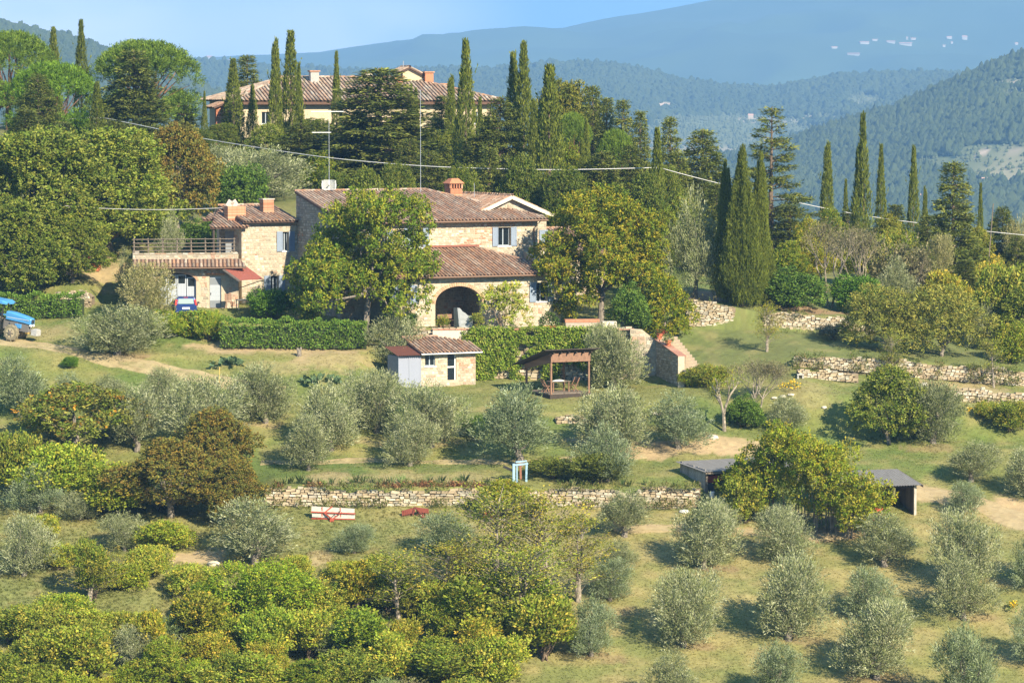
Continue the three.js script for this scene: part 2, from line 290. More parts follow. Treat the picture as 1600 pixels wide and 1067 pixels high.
// woods on the far hills: crowns that read as one mass
{
  const blob = (seed) => { let g = mergeVertices(new THREE.IcosahedronGeometry(1, 1).deleteAttribute('normal').deleteAttribute('uv')); const p = g.attributes.position; for (let i = 0; i < p.count; i++) { const v = V().fromBufferAttribute(p, i), r = 0.72 + 0.55 * vnoise(v.x * 2 + seed, v.y * 2, v.z * 2); p.setXYZ(i, v.x * r, v.y * r * 1.25, v.z * r); } g = g.toNonIndexed(); g.computeVertexNormals(); return g; };
  const mat = S([1, 1, 1], 1);
  const wood = (name, label, d0, d1, u0, u1, n, size, seed) => {
    const R = rng(seed), list = [];
    for (let i = 0; i < n; i++) {
      const d = Math.sqrt(lerp(d0 * d0, d1 * d1, R())), u = lerp(u0, u1, R());
      const open = openLand(u, d);
      if (quarry(u, d) || (open && R() < 0.86)) continue;
      list.push([u, d, size * (0.55 + 0.9 * R() * R()) * (open ? 0.5 : 1), R(), R(), open]);
    }
    const m = new THREE.InstancedMesh(blob(seed), mat, list.length), o = new THREE.Object3D(), c = new THREE.Color();
    list.forEach(([u, d, s, a, b, open], i) => {
      const p = groundAt(u, d), spike = a > 0.8 ? 1.7 : 1;
      o.position.set(p.x, p.y + s * 0.45, p.z); o.rotation.set(0, a * 40, 0); o.scale.set(s / Math.sqrt(spike), s * spike * 0.9, s); o.updateMatrix(); m.setMatrixAt(i, o.matrix);
      const t = 0.6 * fbm(p.x / 60, d / 90, 5, 3) + 0.4 * b;
      m.setColorAt(i, c.setRGB(...(open ? [0.09, 0.11, 0.05] : mix3([0.022, 0.040, 0.012], [0.060, 0.080, 0.024], t))));
    });
    m.name = name; scene.add(shade(m)); tag(m, label, 'woodland', null, 'stuff');
  };
  wood('right_hill_woodland', 'dense dark wood covering the steep hill at the right edge, in front of the blue hills', 2300, 3350, 940, 1720, 64000, 2.9, 11);
  wood('left_hill_woodland', 'blue-green wood on the hill at the far left, behind the umbrella pines', 2600, 3250, -120, 480, 34000, 3.0, 12);
  wood('valley_hill_woodland', 'hazy wood over the long rounded hill in the middle distance', 4150, 5500, 200, 1680, 130000, 4.2, 13);
  wood('valley_floor_woodland', 'hazy trees scattered over the valley floor at the right', 1400, 2450, 1150, 1720, 5200, 4.5, 14);
}
// ---------------------------------------------------------------- foliage: leaves grown on twigs
const leafMats = {};
function leafMat(tint = [1, 1, 1], rough_ = 0.62) { const k = tint.join() + rough_; return leafMats[k] ??= new THREE.MeshPhysicalMaterial({ color: new THREE.Color().setRGB(...tint), vertexColors: true, roughness: rough_, side: THREE.DoubleSide, transmission: 0.25, thickness: 0, specularIntensity: 0.18 }); }
const barkTex = noiseTex(128, (x, y) => { const v = 0.55 + 0.7 * (vnoise(x * 24, y * 5, 1) - 0.5) + 0.35 * (tile(x, y, 14, 5, 3) - 0.5); return [v, v, v]; });
const bark = { grey: S([0.30, 0.26, 0.21], 0.95, { map: barkTex }), brown: S([0.22, 0.16, 0.11], 0.95, { map: barkTex }), pale: S([0.42, 0.36, 0.28], 0.95, { map: barkTex }), red: S([0.34, 0.18, 0.11], 0.95, { map: barkTex }) };
class Leaves {
  constructor(seed) { this.p = []; this.n = []; this.c = []; this.i = []; this.R = rng(seed); this.count = 0; }
  leaf(P, D, N, len, wid, col) {   // kite: stalk, two shoulders, tip
    const sx = D.y * N.z - D.z * N.y, sy = D.z * N.x - D.x * N.z, sz = D.x * N.y - D.y * N.x, b = this.p.length / 3, w = wid / 2, m = len * 0.45, f = len * 0.06;
    this.p.push(P.x, P.y, P.z, P.x + D.x * m + sx * w + N.x * f, P.y + D.y * m + sy * w + N.y * f, P.z + D.z * m + sz * w + N.z * f, P.x + D.x * len, P.y + D.y * len, P.z + D.z * len, P.x + D.x * m - sx * w + N.x * f, P.y + D.y * m - sy * w + N.y * f, P.z + D.z * m - sz * w + N.z * f);
    for (let k = 0; k < 4; k++) { this.n.push(N.x, N.y, N.z); this.c.push(col[0], col[1], col[2]); }
    this.i.push(b, b + 1, b + 2, b, b + 2, b + 3); this.count++;
  }
  // a twig from P along A (unit) with n leaves of the given size; out = mean outward direction
  spray(P, A, L, n, len, wid, cols, { spread = 0.9, out = A, jit = 0.25, even = false } = {}) {
    const R = this.R, base = cols[Math.floor(R() * cols.length) % cols.length], g = 0.75 + 0.5 * R();
    for (let k = 0; k < n; k++) {
      const t = even ? (k + 0.5) / n : R();
      let dx = A.x + (R() - 0.5) * 2 * spread, dy = A.y + (R() - 0.5) * 2 * spread, dz = A.z + (R() - 0.5) * 2 * spread, l = Math.hypot(dx, dy, dz) || 1; dx /= l; dy /= l; dz /= l;
      let nx = out.x * 0.7 + (R() - 0.5) * 1.5, ny = out.y * 0.7 + 0.35 + (R() - 0.5) * 1.5, nz = out.z * 0.7 + (R() - 0.5) * 1.5; const q = nx * dx + ny * dy + nz * dz; nx -= q * dx; ny -= q * dy; nz -= q * dz; l = Math.hypot(nx, ny, nz) || 1; nx /= l; ny /= l; nz /= l;
      const s = 0.65 + 0.7 * R(), h = g * (0.82 + 0.36 * R());
      this.leaf({ x: P.x + A.x * L * t + (R() - 0.5) * jit, y: P.y + A.y * L * t + (R() - 0.5) * jit, z: P.z + A.z * L * t + (R() - 0.5) * jit }, { x: dx, y: dy, z: dz }, { x: nx, y: ny, z: nz }, len * s, wid * s, [base[0] * h, base[1] * h, base[2] * h]);
    }
  }
  dir() { const R = this.R, z = R() * 2 - 1, a = R() * 6.2832, r = Math.sqrt(1 - z * z); return V(r * Math.cos(a), z, r * Math.sin(a)); }
  geo() { const g = new THREE.BufferGeometry(); g.setAttribute('position', new THREE.Float32BufferAttribute(this.p, 3)); g.setAttribute('normal', new THREE.Float32BufferAttribute(this.n, 3)); g.setAttribute('color', new THREE.Float32BufferAttribute(this.c, 3)); g.setIndex(this.i); return g; }
}
// lobes: [x, y, z, radius, flattening]; sprays sit on the outside of their union
function lobeCrown(L, lobes, sprays, { n = 12, ls = 0.35, len = 0.16, wid = 0.05, cols, up = 0.35, spread = 0.8, inner = 0.68, low = -0.75 } = {}) {
  const R = L.R, area = lobes.map((l) => l[3] * l[3]), tot = area.reduce((a, b) => a + b, 0);
  lobes.forEach((l, li) => {
    const m = Math.round(sprays * area[li] / tot);
    for (let k = 0, tries = 0; k < m && tries < m * 5; tries++) {
      const d = L.dir(); if (d.y < low) continue;
      const rr = l[3] * (inner + (1.02 - inner) * Math.pow(R(), 0.6)), P = V(l[0] + d.x * rr, l[1] + d.y * rr * l[4], l[2] + d.z * rr);
      let hid = false; for (let j = 0; j < lobes.length && !hid; j++) if (j !== li) { const o = lobes[j]; hid = Math.hypot(P.x - o[0], (P.y - o[1]) / o[4], P.z - o[2]) < o[3] * 0.62; }
      if (hid || P.y < 0.02) { if (R() < 0.9) continue; }
      const A = d.clone(); A.y += up; A.x += (R() - 0.5) * 0.9; A.y += (R() - 0.5) * 0.9; A.z += (R() - 0.5) * 0.9; A.normalize();
      L.spray(P, A, ls, n, len, wid, cols, { spread, out: d }); k++;
    }
  });
}
function limbs(mb, R, base, tips, r0, bend = 0.25) {   // limbs that curve from a fork to each tip
  for (const t of tips) { const m = base.clone().lerp(t, 0.5).add(V((R() - 0.5) * bend, 0.15 * R(), (R() - 0.5) * bend)), q = base.clone().lerp(m, 0.5).add(V((R() - 0.5) * bend * 0.4, 0.1 * R(), (R() - 0.5) * bend * 0.4)); mb.tube([base, q, m, m.clone().lerp(t, 0.55).add(V((R() - 0.5) * bend * 0.5, 0, (R() - 0.5) * bend * 0.5)), t], [r0, r0 * 0.75, r0 * 0.55, r0 * 0.35, r0 * 0.12], 6); }
}
function finish(L, mb, extra) {   // measure a plant so that it can be fitted to a height and a width
  const c = L.geo(); c.computeBoundingBox(); const b = c.boundingBox; const xs = []; for (let i = 0; i < L.p.length; i += 36) xs.push(Math.abs(L.p[i])); xs.sort((a, b2) => a - b2);
  return { crown: c, trunk: mb && !mb.empty ? mb.geo() : null, h: b.max.y - 0.02, w: xs[Math.floor(xs.length * 0.97)] * 2, ...extra };
}
const COL = {
  olive: [[0.293, 0.314, 0.165], [0.226, 0.25, 0.118], [0.393, 0.411, 0.243], [0.259, 0.29, 0.125], [0.176, 0.21, 0.078]],
  linden: [[0.175, 0.228, 0.02], [0.13, 0.198, 0.018], [0.245, 0.275, 0.025], [0.103, 0.176, 0.016], [0.284, 0.275, 0.027]],
  oak: [[0.181, 0.224, 0.029], [0.135, 0.189, 0.022], [0.257, 0.29, 0.055], [0.114, 0.166, 0.021], [0.229, 0.24, 0.034]],
  green: [[0.095, 0.176, 0.024], [0.068, 0.135, 0.019], [0.149, 0.23, 0.036], [0.115, 0.182, 0.024]],
  lime: [[0.219, 0.282, 0.025], [0.161, 0.228, 0.017], [0.292, 0.335, 0.038], [0.192, 0.228, 0.021], [0.35, 0.308, 0.042]],
  rust: [[0.207, 0.187, 0.033], [0.259, 0.199, 0.035], [0.166, 0.169, 0.033], [0.228, 0.157, 0.033], [0.135, 0.157, 0.033]],
  yellow: [[0.271, 0.274, 0.051], [0.205, 0.226, 0.041], [0.329, 0.303, 0.061], [0.171, 0.202, 0.041]],
  scrub: [[0.292, 0.321, 0.044], [0.206, 0.261, 0.036], [0.378, 0.357, 0.066], [0.248, 0.296, 0.036], [0.431, 0.364, 0.053], [0.172, 0.234, 0.026]],
  cypress: [[0.172, 0.206, 0.031], [0.132, 0.163, 0.026], [0.212, 0.24, 0.035], [0.101, 0.137, 0.021]],
  conifer: [[0.186, 0.215, 0.042], [0.138, 0.17, 0.032], [0.245, 0.26, 0.052], [0.108, 0.144, 0.026]],
  pine: [[0.162, 0.251, 0.031], [0.122, 0.198, 0.023], [0.209, 0.29, 0.038], [0.095, 0.158, 0.02]],
  grey: [[0.212, 0.192, 0.101], [0.171, 0.166, 0.078], [0.252, 0.222, 0.117], [0.141, 0.141, 0.055]],
};
function oliveProto(seed, { lobesN = 8, dense = 1, open = 0 } = {}) {
  const L = new Leaves(seed), R = L.R, mb = new MB(), lobes = [], fork = V((R() - 0.5) * 0.3, 0.75 + 0.3 * R(), (R() - 0.5) * 0.3);
  for (let i = 0; i < lobesN; i++) { const a = i / lobesN * 6.283 + R() * 1.1, r = 0.5 + 1.05 * R(), y = 0.95 + 2.1 * R(); lobes.push([Math.cos(a) * r + 0.25 * Math.sin(seed), y, Math.sin(a) * r, 0.4 + 0.6 * R() * R() + 0.1, 0.95 + 0.65 * R()]); }
  lobes.push([(R() - 0.5) * 1.0, 3.0 + 0.5 * R(), (R() - 0.5) * 0.8, 0.65, 1.25], [(R() - 0.5) * 0.5, 1.7, (R() - 0.5) * 0.5, 0.95, 1.1]);
  if (seed % 3) for (let i = 0; i < 5; i++) { const a = i * 1.26 + R(), r = 0.5 + 0.6 * R(); lobes.push([Math.cos(a) * r, 0.62 + 0.3 * R(), Math.sin(a) * r, 0.5 + 0.2 * R(), 0.95]); }
  lobeCrown(L, lobes, 1300 * dense, { n: 14, ls: 0.75, len: 0.15, wid: 0.044, cols: COL.olive, up: 0.9, spread: 0.42, inner: 0.35 - open });
  for (let i = 0; i < 60; i++) { const l = lobes[Math.floor(R() * lobes.length)], d = L.dir(); d.y = Math.abs(d.y) * 0.8 + 0.3; L.spray(V(l[0] + d.x * l[3] * 0.9, l[1] + d.y * l[3] * 0.9, l[2] + d.z * l[3] * 0.9), d.normalize(), 0.9, 16, 0.15, 0.042, COL.olive, { spread: 0.3, out: d, jit: 0.08 }); }
  mb.tube([V(0, -0.3, 0), V(0.05, 0.1, 0.02), V(-0.04, 0.45, 0.03), fork], [0.26, 0.2, 0.17, 0.15], 8); limbs(mb, R, fork, lobes.map((l) => V(l[0], l[1] + 0.1, l[2])), 0.085, 0.5);
  return finish(L, mb, { bark: bark.grey });
}
function broadProto(seed, { W = 8, Ht = 9, lobesN = 26, cols = COL.linden, leaves = 22000, len = 0.23, wid = 0.17, stem = 0.22, flat = 0.75, bole = 0.24, shape = 'egg', barkM = bark.grey, rad = 0.17, inner = 0.62 } = {}) {
  const L = new Leaves(seed), R = L.R, mb = new MB(), lobes = [], y0 = Ht * bole;
  for (let i = 0; i < lobesN; i++) {
    const t = (i + 0.5) / lobesN, y = y0 + (Ht - y0) * (0.08 + 0.84 * t), prof = shape === 'egg' ? Math.sin(Math.PI * Math.pow(0.12 + 0.85 * t, 0.75)) : shape === 'dome' ? Math.sqrt(1 - t * t * 0.9) : 0.9 - 0.5 * t;
    const a = i * 2.4 + R(), r = W * 0.5 * prof * (0.45 + 0.42 * R()); lobes.push([Math.cos(a) * r, y, Math.sin(a) * r, W * rad * (0.65 + 0.6 * R()), flat * (0.8 + 0.4 * R())]);
  }
  lobeCrown(L, lobes, leaves / 12, { n: 12, ls: len * 2.2, len, wid, cols, up: 0.05, spread: 1.1, inner });
  const fork = V((R() - 0.5) * 0.3, y0 * 0.9, (R() - 0.5) * 0.3); mb.tube([V(0, -0.4, 0), V(0.05, y0 * 0.3, 0), fork, V((R() - 0.5) * 0.5, Ht * 0.62, (R() - 0.5) * 0.5)], [stem * 1.25, stem, stem * 0.85, stem * 0.25], 8);
  limbs(mb, R, fork, lobes.filter((_, i) => i % 2 === 0).map((l) => V(l[0], l[1], l[2])), stem * 0.42, W * 0.1);
  return finish(L, mb, { bark: barkM });
}
function cypressProto(seed, { n = 950, lobes = 1, fat = 0.4, cols = COL.cypress, ragged = 0.25, fine = 1 } = {}) {
  const L = new Leaves(seed), R = L.R, mb = new MB(), Ht = 10, axes = [];
  for (let i = 0; i < lobes; i++) axes.push([lobes > 1 ? (R() - 0.5) * 0.9 : 0, lobes > 1 ? (R() - 0.5) * 0.9 : 0, i ? 0.72 + 0.25 * R() : 1]);
  for (const [ax, az, k] of axes) for (let i = 0; i < n / Math.sqrt(lobes); i++) {
    const t = Math.pow(R(), 0.85), a = R() * 6.2832, y = t * Ht * k, prof = Math.pow(Math.sin(Math.PI * Math.pow(clamp(0.10 + 0.9 * t), 0.62)), 0.85) * 0.95 * (1 - 0.62 * t * t) + 0.01;
    const flute = 1 + ragged * (vnoise(a * 2.2 + seed, y * 0.55, 5) - 0.5) * 2 + 0.1 * (R() - 0.5), r = prof * fat / 0.4 * flute * (0.72 + 0.28 * R());
    const P = V(ax + Math.cos(a) * r, y, az + Math.sin(a) * r), A = V(Math.cos(a) * 0.32, 1, Math.sin(a) * 0.32).normalize();
    L.spray(P, A, 0.42, 8, 0.24 * fine, 0.065 * fine, cols, { spread: 0.42 - 0.2 * t, out: V(Math.cos(a), 0.15, Math.sin(a)), jit: 0.2 });
  }
  for (const [ax, az, k] of axes) for (let i = 0; i < 26; i++) L.spray(V(ax + (R() - 0.5) * 0.06, Ht * k * lerp(0.88, 1.03, i / 25), az + (R() - 0.5) * 0.06), V(0, 1, 0), 0.2, 6, 0.16, 0.05, cols, { spread: 0.22, jit: 0.05 + 0.12 * (1 - i / 25), out: L.dir() });
  for (let i = 0; i < 14; i++) { const a = R() * 6.283, y = Ht * (0.15 + 0.7 * R()), r = fat * 1.9; L.spray(V(Math.cos(a) * r, y, Math.sin(a) * r), V(Math.cos(a) * 0.5, 1, Math.sin(a) * 0.5).normalize(), 0.7, 12, 0.2, 0.06, cols, { spread: 0.3, out: V(Math.cos(a), 0.2, Math.sin(a)), jit: 0.1 }); }
  mb.tube([V(0, -0.4, 0), V(0, 1.2, 0), V(0, 8, 0)], [0.2, 0.15, 0.03], 6);
  return finish(L, mb, { bark: bark.brown });
}
function coniferProto(seed, { Ht = 10, W = 6, whorls = 17, per = 7, cols = COL.conifer, droop = 0.12, tip = 0.8, density = 1, gap = 0 } = {}) {
  const L = new Leaves(seed), R = L.R, mb = new MB(); mb.tube([V(0, -0.4, 0), V(0.05, Ht * 0.4, 0), V(0, Ht, 0)], [0.24, 0.15, 0.02], 6);
  for (let w = 0; w < whorls; w++) {
    const t = w / (whorls - 1), y = Ht * (0.07 + 0.9 * t), reach = W / 2 * Math.pow(1 - t, tip) * (0.8 + 0.35 * R()) + 0.06;
    for (let b = 0; b < per; b++) {
      if (R() < gap) continue;
      const a = b / per * 6.283 + w * 1.1 + (R() - 0.5) * 0.7, len = reach * (0.6 + 0.5 * R()), rise = 0.3 - droop * 2 + (R() - 0.5) * 0.35, yy = y + (R() - 0.5) * Ht / whorls * 0.7;
      const Q = (s) => V(Math.cos(a) * len * s, yy + len * (rise * s - droop * 1.4 * s * s), Math.sin(a) * len * s);
      mb.tube([Q(0), Q(0.5), Q(0.95)], [0.05, 0.03, 0.01], 4);
      const m = Math.max(4, Math.round(len * 8 * density));
      for (let k = 0; k < m; k++) { const s = 0.22 + 0.8 * (k + R()) / m, side = (R() - 0.5) * 2, P = Q(s), A = V(Math.cos(a + side * 1.1), -0.05 + 0.45 * (R() - 0.4), Math.sin(a + side * 1.1)).normalize(); P.y += (R() - 0.5) * 0.2; L.spray(P, A, 0.5 + 0.35 * (1 - s), 12, 0.25, 0.08, cols, { spread: 0.7, out: V(Math.cos(a) * 0.5, 0.75, Math.sin(a) * 0.5), jit: 0.26 }); }
    }
  }
  L.spray(V(0, Ht * 0.93, 0), V(0, 1, 0), 0.6, 20, 0.22, 0.07, cols, { spread: 0.4 });
  return finish(L, mb, { bark: bark.brown });
}
function pineProto(seed) {   // umbrella pine: bare bole, deep dome of upright needle tufts
  const L = new Leaves(seed), R = L.R, mb = new MB(), Ht = 8, fork = V(0.1, 2.2, 0), lobes = [];
  for (let i = 0; i < 58; i++) { const a = i * 2.4 + R() * 0.5, t = (i + 0.5) / 58, r = 3.5 * Math.sqrt(t) * (0.9 + 0.15 * R()), top = 2.3 + 4.9 * Math.sqrt(Math.max(0, 1 - Math.pow(r / 4.1, 2.3))); lobes.push([Math.cos(a) * r, top, Math.sin(a) * r, 0.72 + 0.4 * R(), 0.85]); }
  for (let i = 0; i < 64; i++) { const a = i * 2.4, r = 1.0 + 2.8 * Math.sqrt(R()); lobes.push([Math.cos(a) * r, 1.2 + 2.3 * R(), Math.sin(a) * r, 0.75, 0.8]); }
  lobeCrown(L, lobes, 4200, { n: 12, ls: 0.28, len: 0.24, wid: 0.05, cols: COL.pine, up: 0.9, spread: 0.7, low: -0.5 });
  mb.tube([V(0, -0.4, 0), V(0.15, 1.2, 0), fork], [0.34, 0.27, 0.22], 8); limbs(mb, R, fork, lobes.filter((_, i) => i % 3 === 0).map((l) => V(l[0], l[1] - 0.2, l[2])), 0.11, 0.6);
  return finish(L, mb, { bark: bark.red });
}
function shrubProto(seed, { W = 3, Ht = 2.4, n = 9, cols = COL.scrub, leaves = 7000, len = 0.125, wid = 0.08, up = 0.3, spread = 1, stems = 5, inner = 0.6 } = {}) {
  const L = new Leaves(seed), R = L.R, mb = new MB(), lobes = [];
  for (let i = 0; i < n; i++) { const a = i / n * 6.283 + R(), r = W * 0.34 * Math.sqrt(R()), q = 0.5 + 0.5 * R(); lobes.push([Math.cos(a) * r, Ht * lerp(0.22, 0.72, R()), Math.sin(a) * r, W * 0.21 * q + 0.18, Math.min(1.4, Ht / W * 1.15)]); }
  lobeCrown(L, lobes, leaves / 11, { n: 11, ls: len * 2.4, len, wid, cols, up, spread, inner, low: -0.6 });
  for (let i = 0; i < stems; i++) { const l = lobes[i % n], b = V((R() - 0.5) * W * 0.2, -0.2, (R() - 0.5) * W * 0.2); mb.tube([b, b.clone().lerp(V(l[0], l[1], l[2]), 0.5).add(V((R() - 0.5) * 0.2, 0, (R() - 0.5) * 0.2)), V(l[0], l[1], l[2])], [0.05, 0.035, 0.012], 5); }
  return finish(L, mb, { bark: bark.brown });
}
// a crown laid out clump by clump: [pixel x, pixel y, radius] round (cx, base), m metres to the pixel
function clumpProto(seed, list, cx, base, m, { cols = COL.linden, sprays = 4300, len = 0.15, wid = 0.115, depth = 3, fork = [0, 60], boughs = [], stem = 0.22 } = {}) {
  const L = new Leaves(seed), R = L.R, mb = new MB(), lobes = list.map(([x, y, r], i) => [(x - cx) * m, (base - y) * m, ((i % 3) - 1) * depth * (0.35 + 0.5 * R()) * Math.max(0.3, 1 - Math.abs(x - cx) * m / 7), r * m * 1.02, 0.72]);
  for (let i = 0; i < list.length; i += 2) lobes.push([lobes[i][0] * 0.85, lobes[i][1] - 0.2, (R() - 0.5) * depth * 1.6, lobes[i][3] * 0.95, 0.7]);
  lobeCrown(L, lobes, sprays, { n: 12, ls: len * 2.3, len, wid, cols, up: 0.05, spread: 1.1, inner: 0.45 });
  const fk = V(fork[0] * m, fork[1] * m, 0); mb.tube([V(-0.1, -0.4, 0), V(0, fk.y * 0.5, 0), fk], [stem * 1.25, stem, stem * 0.85], 8);
  limbs(mb, R, fk, lobes.filter((_, i) => i % 3 === 0).map((l) => V(l[0], l[1], l[2])), stem * 0.45, 0.9);
  const xs = lobes.map((l) => [l[0] - l[3], l[0] + l[3]]).flat();
  return { ...finish(L, mb, { bark: bark.grey }), h: Math.max(...lobes.map((l) => l[1] + l[3] * 0.8)), w: 1, exact: true };
}
// a tall thicket: many stems, ragged outline, two swellings
function thicketProto(seed) {
  const L = new Leaves(seed), R = L.R, mb = new MB(), lobes = [], top = (x) => 3.6 + 2.4 * Math.exp(-(((x - 1.6) / 2.6) ** 2)) + 1.2 * Math.exp(-(((x + 1.4) / 1.2) ** 2)) + (vnoise(x * 1.7, seed) - 0.5) * 1.6 - 0.9 * smooth(4, 6, Math.abs(x));
  for (let i = 0; i < 78; i++) { const x = -5.6 + 11.2 * (i + R()) / 78, h = top(x), y = lerp(1.0 + (x > 0 ? 0.9 : -0.2), h, Math.pow(R(), 0.6)); lobes.push([x, y, (R() - 0.5) * 3.4, 0.5 + 0.55 * R(), 1.15]); }
  lobeCrown(L, lobes, 4600, { n: 12, ls: 0.36, len: 0.15, wid: 0.09, cols: COL.lime.concat(COL.linden, COL.yellow, COL.linden), up: 0.5, spread: 0.9, inner: 0.4, low: -0.7 });
  for (let i = 0; i < 46; i++) { const x = -4.5 + 9.6 * R(), z = (R() - 0.2) * 1.8, t = top(x) * (0.5 + 0.4 * R()), e = V(x + (R() - 0.5) * 1.2, t, z); mb.tube([V(x, -0.4, z), V(x + (R() - 0.5) * 0.3, t * 0.5, z), e], [0.055, 0.045, 0.015], 5); }
  return finish(L, mb, { bark: bark.pale });
}
// an open tree: forking branches that show, few leaves
function twigProto(seed, { Ht = 7, spreadA = 0.55, cols = COL.scrub, leaves = 10, len = 0.17, wid = 0.1, stem = 0.16, levels = 5, stems = 1, barkM = bark.pale, lean = 0, up = 0.12 } = {}) {
  const L = new Leaves(seed), R = L.R, mb = new MB();
  const grow = (p, d, l, r, k) => {
    const m = p.clone().addScaledVector(d, l * 0.5).add(V((R() - 0.5) * l * 0.12, 0, (R() - 0.5) * l * 0.12)), e = p.clone().addScaledVector(d, l); mb.tube([p, m, e], [r, r * 0.85, r * 0.66], k > 3 ? 4 : 6);
    if (k >= 2 && leaves) for (let i = 0; i < 3; i++) { const q = p.clone().lerp(e, R()); L.spray(q, V(d.x + (R() - 0.5) * 1.5, d.y + (R() - 0.5), d.z + (R() - 0.5) * 1.5).normalize(), 0.45, Math.round(leaves * (0.4 + 0.3 * k)), len, wid, cols, { spread: 1, out: L.dir(), jit: 0.6 }); }
    if (k >= levels) return;
    const c = k === 0 ? 3 : 2 + (R() < 0.45 ? 1 : 0);
    for (let i = 0; i < c; i++) { const a = R() * 6.283, s = spreadA * (0.7 + 0.6 * R()), n = V(d.x + Math.cos(a) * s, d.y + (R() - 0.5) * s * 0.5 + up, d.z + Math.sin(a) * s).normalize(); grow(e.clone().addScaledVector(d, -l * 0.12 * R()), n, l * (0.66 + 0.2 * R()), r * 0.62, k + 1); }
  };
  for (let i = 0; i < stems; i++) { const a = i / stems * 6.283 + R(); grow(V(Math.cos(a) * 0.1 * (stems > 1), -0.3, Math.sin(a) * 0.1 * (stems > 1)), V(lean + Math.cos(a) * 0.25 * (stems > 1), 1, Math.sin(a) * 0.25 * (stems > 1)).normalize(), Ht * 0.3, stem / Math.sqrt(stems), 0); }
  if (!L.count) L.spray(V(0, Ht * 0.9, 0), V(0, 1, 0), 0.5, 6, len, wid, cols);
  return finish(L, mb, { bark: barkM });
}
function openProto(seed, { Ht = 8, W = 4.6, boughs = 22, cols = COL.scrub, twigs = 6, leaves = 20, len = 0.14, wid = 0.085, stem = 0.13, first = 0.25, stems = 1, barkM = bark.pale } = {}) {
  const L = new Leaves(seed), R = L.R, mb = new MB();
  for (let q = 0; q < stems; q++) {
    const lx = (R() - 0.5) * (stems > 1 ? 2.2 : 0.7), lz = (R() - 0.5) * 1.2, k = 1 - 0.25 * q * R(), Q = (t) => V(lx * t * t + Math.sin(t * 5 + q) * 0.12, Ht * k * t - 0.3 * (1 - t), lz * t * t + Math.cos(t * 4 + q) * 0.1);
    mb.tube([0, 0.2, 0.4, 0.6, 0.8, 0.97].map(Q), [1, 0.85, 0.66, 0.46, 0.26, 0.06].map((r) => r * stem), 6);
    for (let b = 0; b < boughs / stems; b++) {
      const t = lerp(first, 0.97, Math.pow(R(), 0.8)), a = R() * 6.283, prof = Math.sin(Math.PI * Math.pow(0.18 + 0.8 * (t - first) / (1 - first), 0.8)), len2 = W * 0.55 * (0.35 + 0.75 * prof) * (0.6 + 0.5 * R()), P = Q(t), d = V(Math.cos(a), 0.5 + 1.1 * R(), Math.sin(a)).normalize(), B = (s) => P.clone().addScaledVector(d, len2 * s).add(V(0, -0.12 * len2 * s * s, 0));
      mb.tube([B(0), B(0.5), B(1)], [stem * 0.22, stem * 0.14, 0.01], 4);
      for (let w = 0; w < twigs; w++) { const s = 0.25 + 0.8 * R(), A = V(d.x + (R() - 0.5) * 1.6, d.y + (R() - 0.5) * 1.2, d.z + (R() - 0.5) * 1.6).normalize(); L.spray(B(s), A, 0.3 + 0.4 * R(), Math.round(leaves * (0.3 + 1.2 * R())), len, wid, cols, { spread: 1, out: L.dir(), jit: 0.6 }); }
    }
  }
  return finish(L, mb, { bark: barkM });
}
const sprigMat = leafMat([1, 1, 1], 0.6);
function sprig(parent, p, r, h, cols, n, seed, len = 0.12, wid = 0.07) {   // a handful of leaves in a pot
  const L = new Leaves(seed); for (let i = 0; i < n; i++) { const d = L.dir(); d.y = Math.abs(d.y); L.spray(V(p.x + d.x * r, p.y + d.y * h, p.z + d.z * r), d, 0.12, 6, len, wid, cols, { out: d, spread: 1 }); }
  return piece('foliage', L.geo(), sprigMat, parent);
}
// ---------------------------------------------------------------- masonry, roofs, windows
const STONE = [[0.58, 0.52, 0.41], [0.48, 0.41, 0.30], [0.69, 0.645, 0.54], [0.55, 0.485, 0.38], [0.42, 0.35, 0.25], [0.63, 0.565, 0.455], [0.54, 0.37, 0.25]];
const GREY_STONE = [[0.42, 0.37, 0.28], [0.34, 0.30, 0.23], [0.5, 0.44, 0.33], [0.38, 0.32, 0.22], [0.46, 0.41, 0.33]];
const BRICK = [[0.55, 0.24, 0.13], [0.60, 0.30, 0.17], [0.48, 0.20, 0.11], [0.62, 0.38, 0.24]];
const pick = (R, a) => a[Math.floor(R() * a.length) % a.length];
const frame = (o, u, n) => (x, y, z = 0) => o.clone().addScaledVector(u, x).addScaledVector(n, z).add(V(0, y, 0));
function inPoly(p, x, y) { let c = false; for (let i = 0, j = p.length - 1; i < p.length; j = i++) if ((p[i][1] > y) !== (p[j][1] > y) && x < (p[j][0] - p[i][0]) * (y - p[i][1]) / (p[j][1] - p[i][1]) + p[i][0]) c = !c; return c; }
function mapGeo(g, f) {   // re-place a geometry made in (x, y, z) of a wall's own axes
  const p = g.attributes.position; for (let i = 0; i < p.count; i++) { const v = f(p.getX(i), p.getY(i), p.getZ(i)); p.setXYZ(i, v.x, v.y, v.z); }
  g.computeVertexNormals(); return g;
}
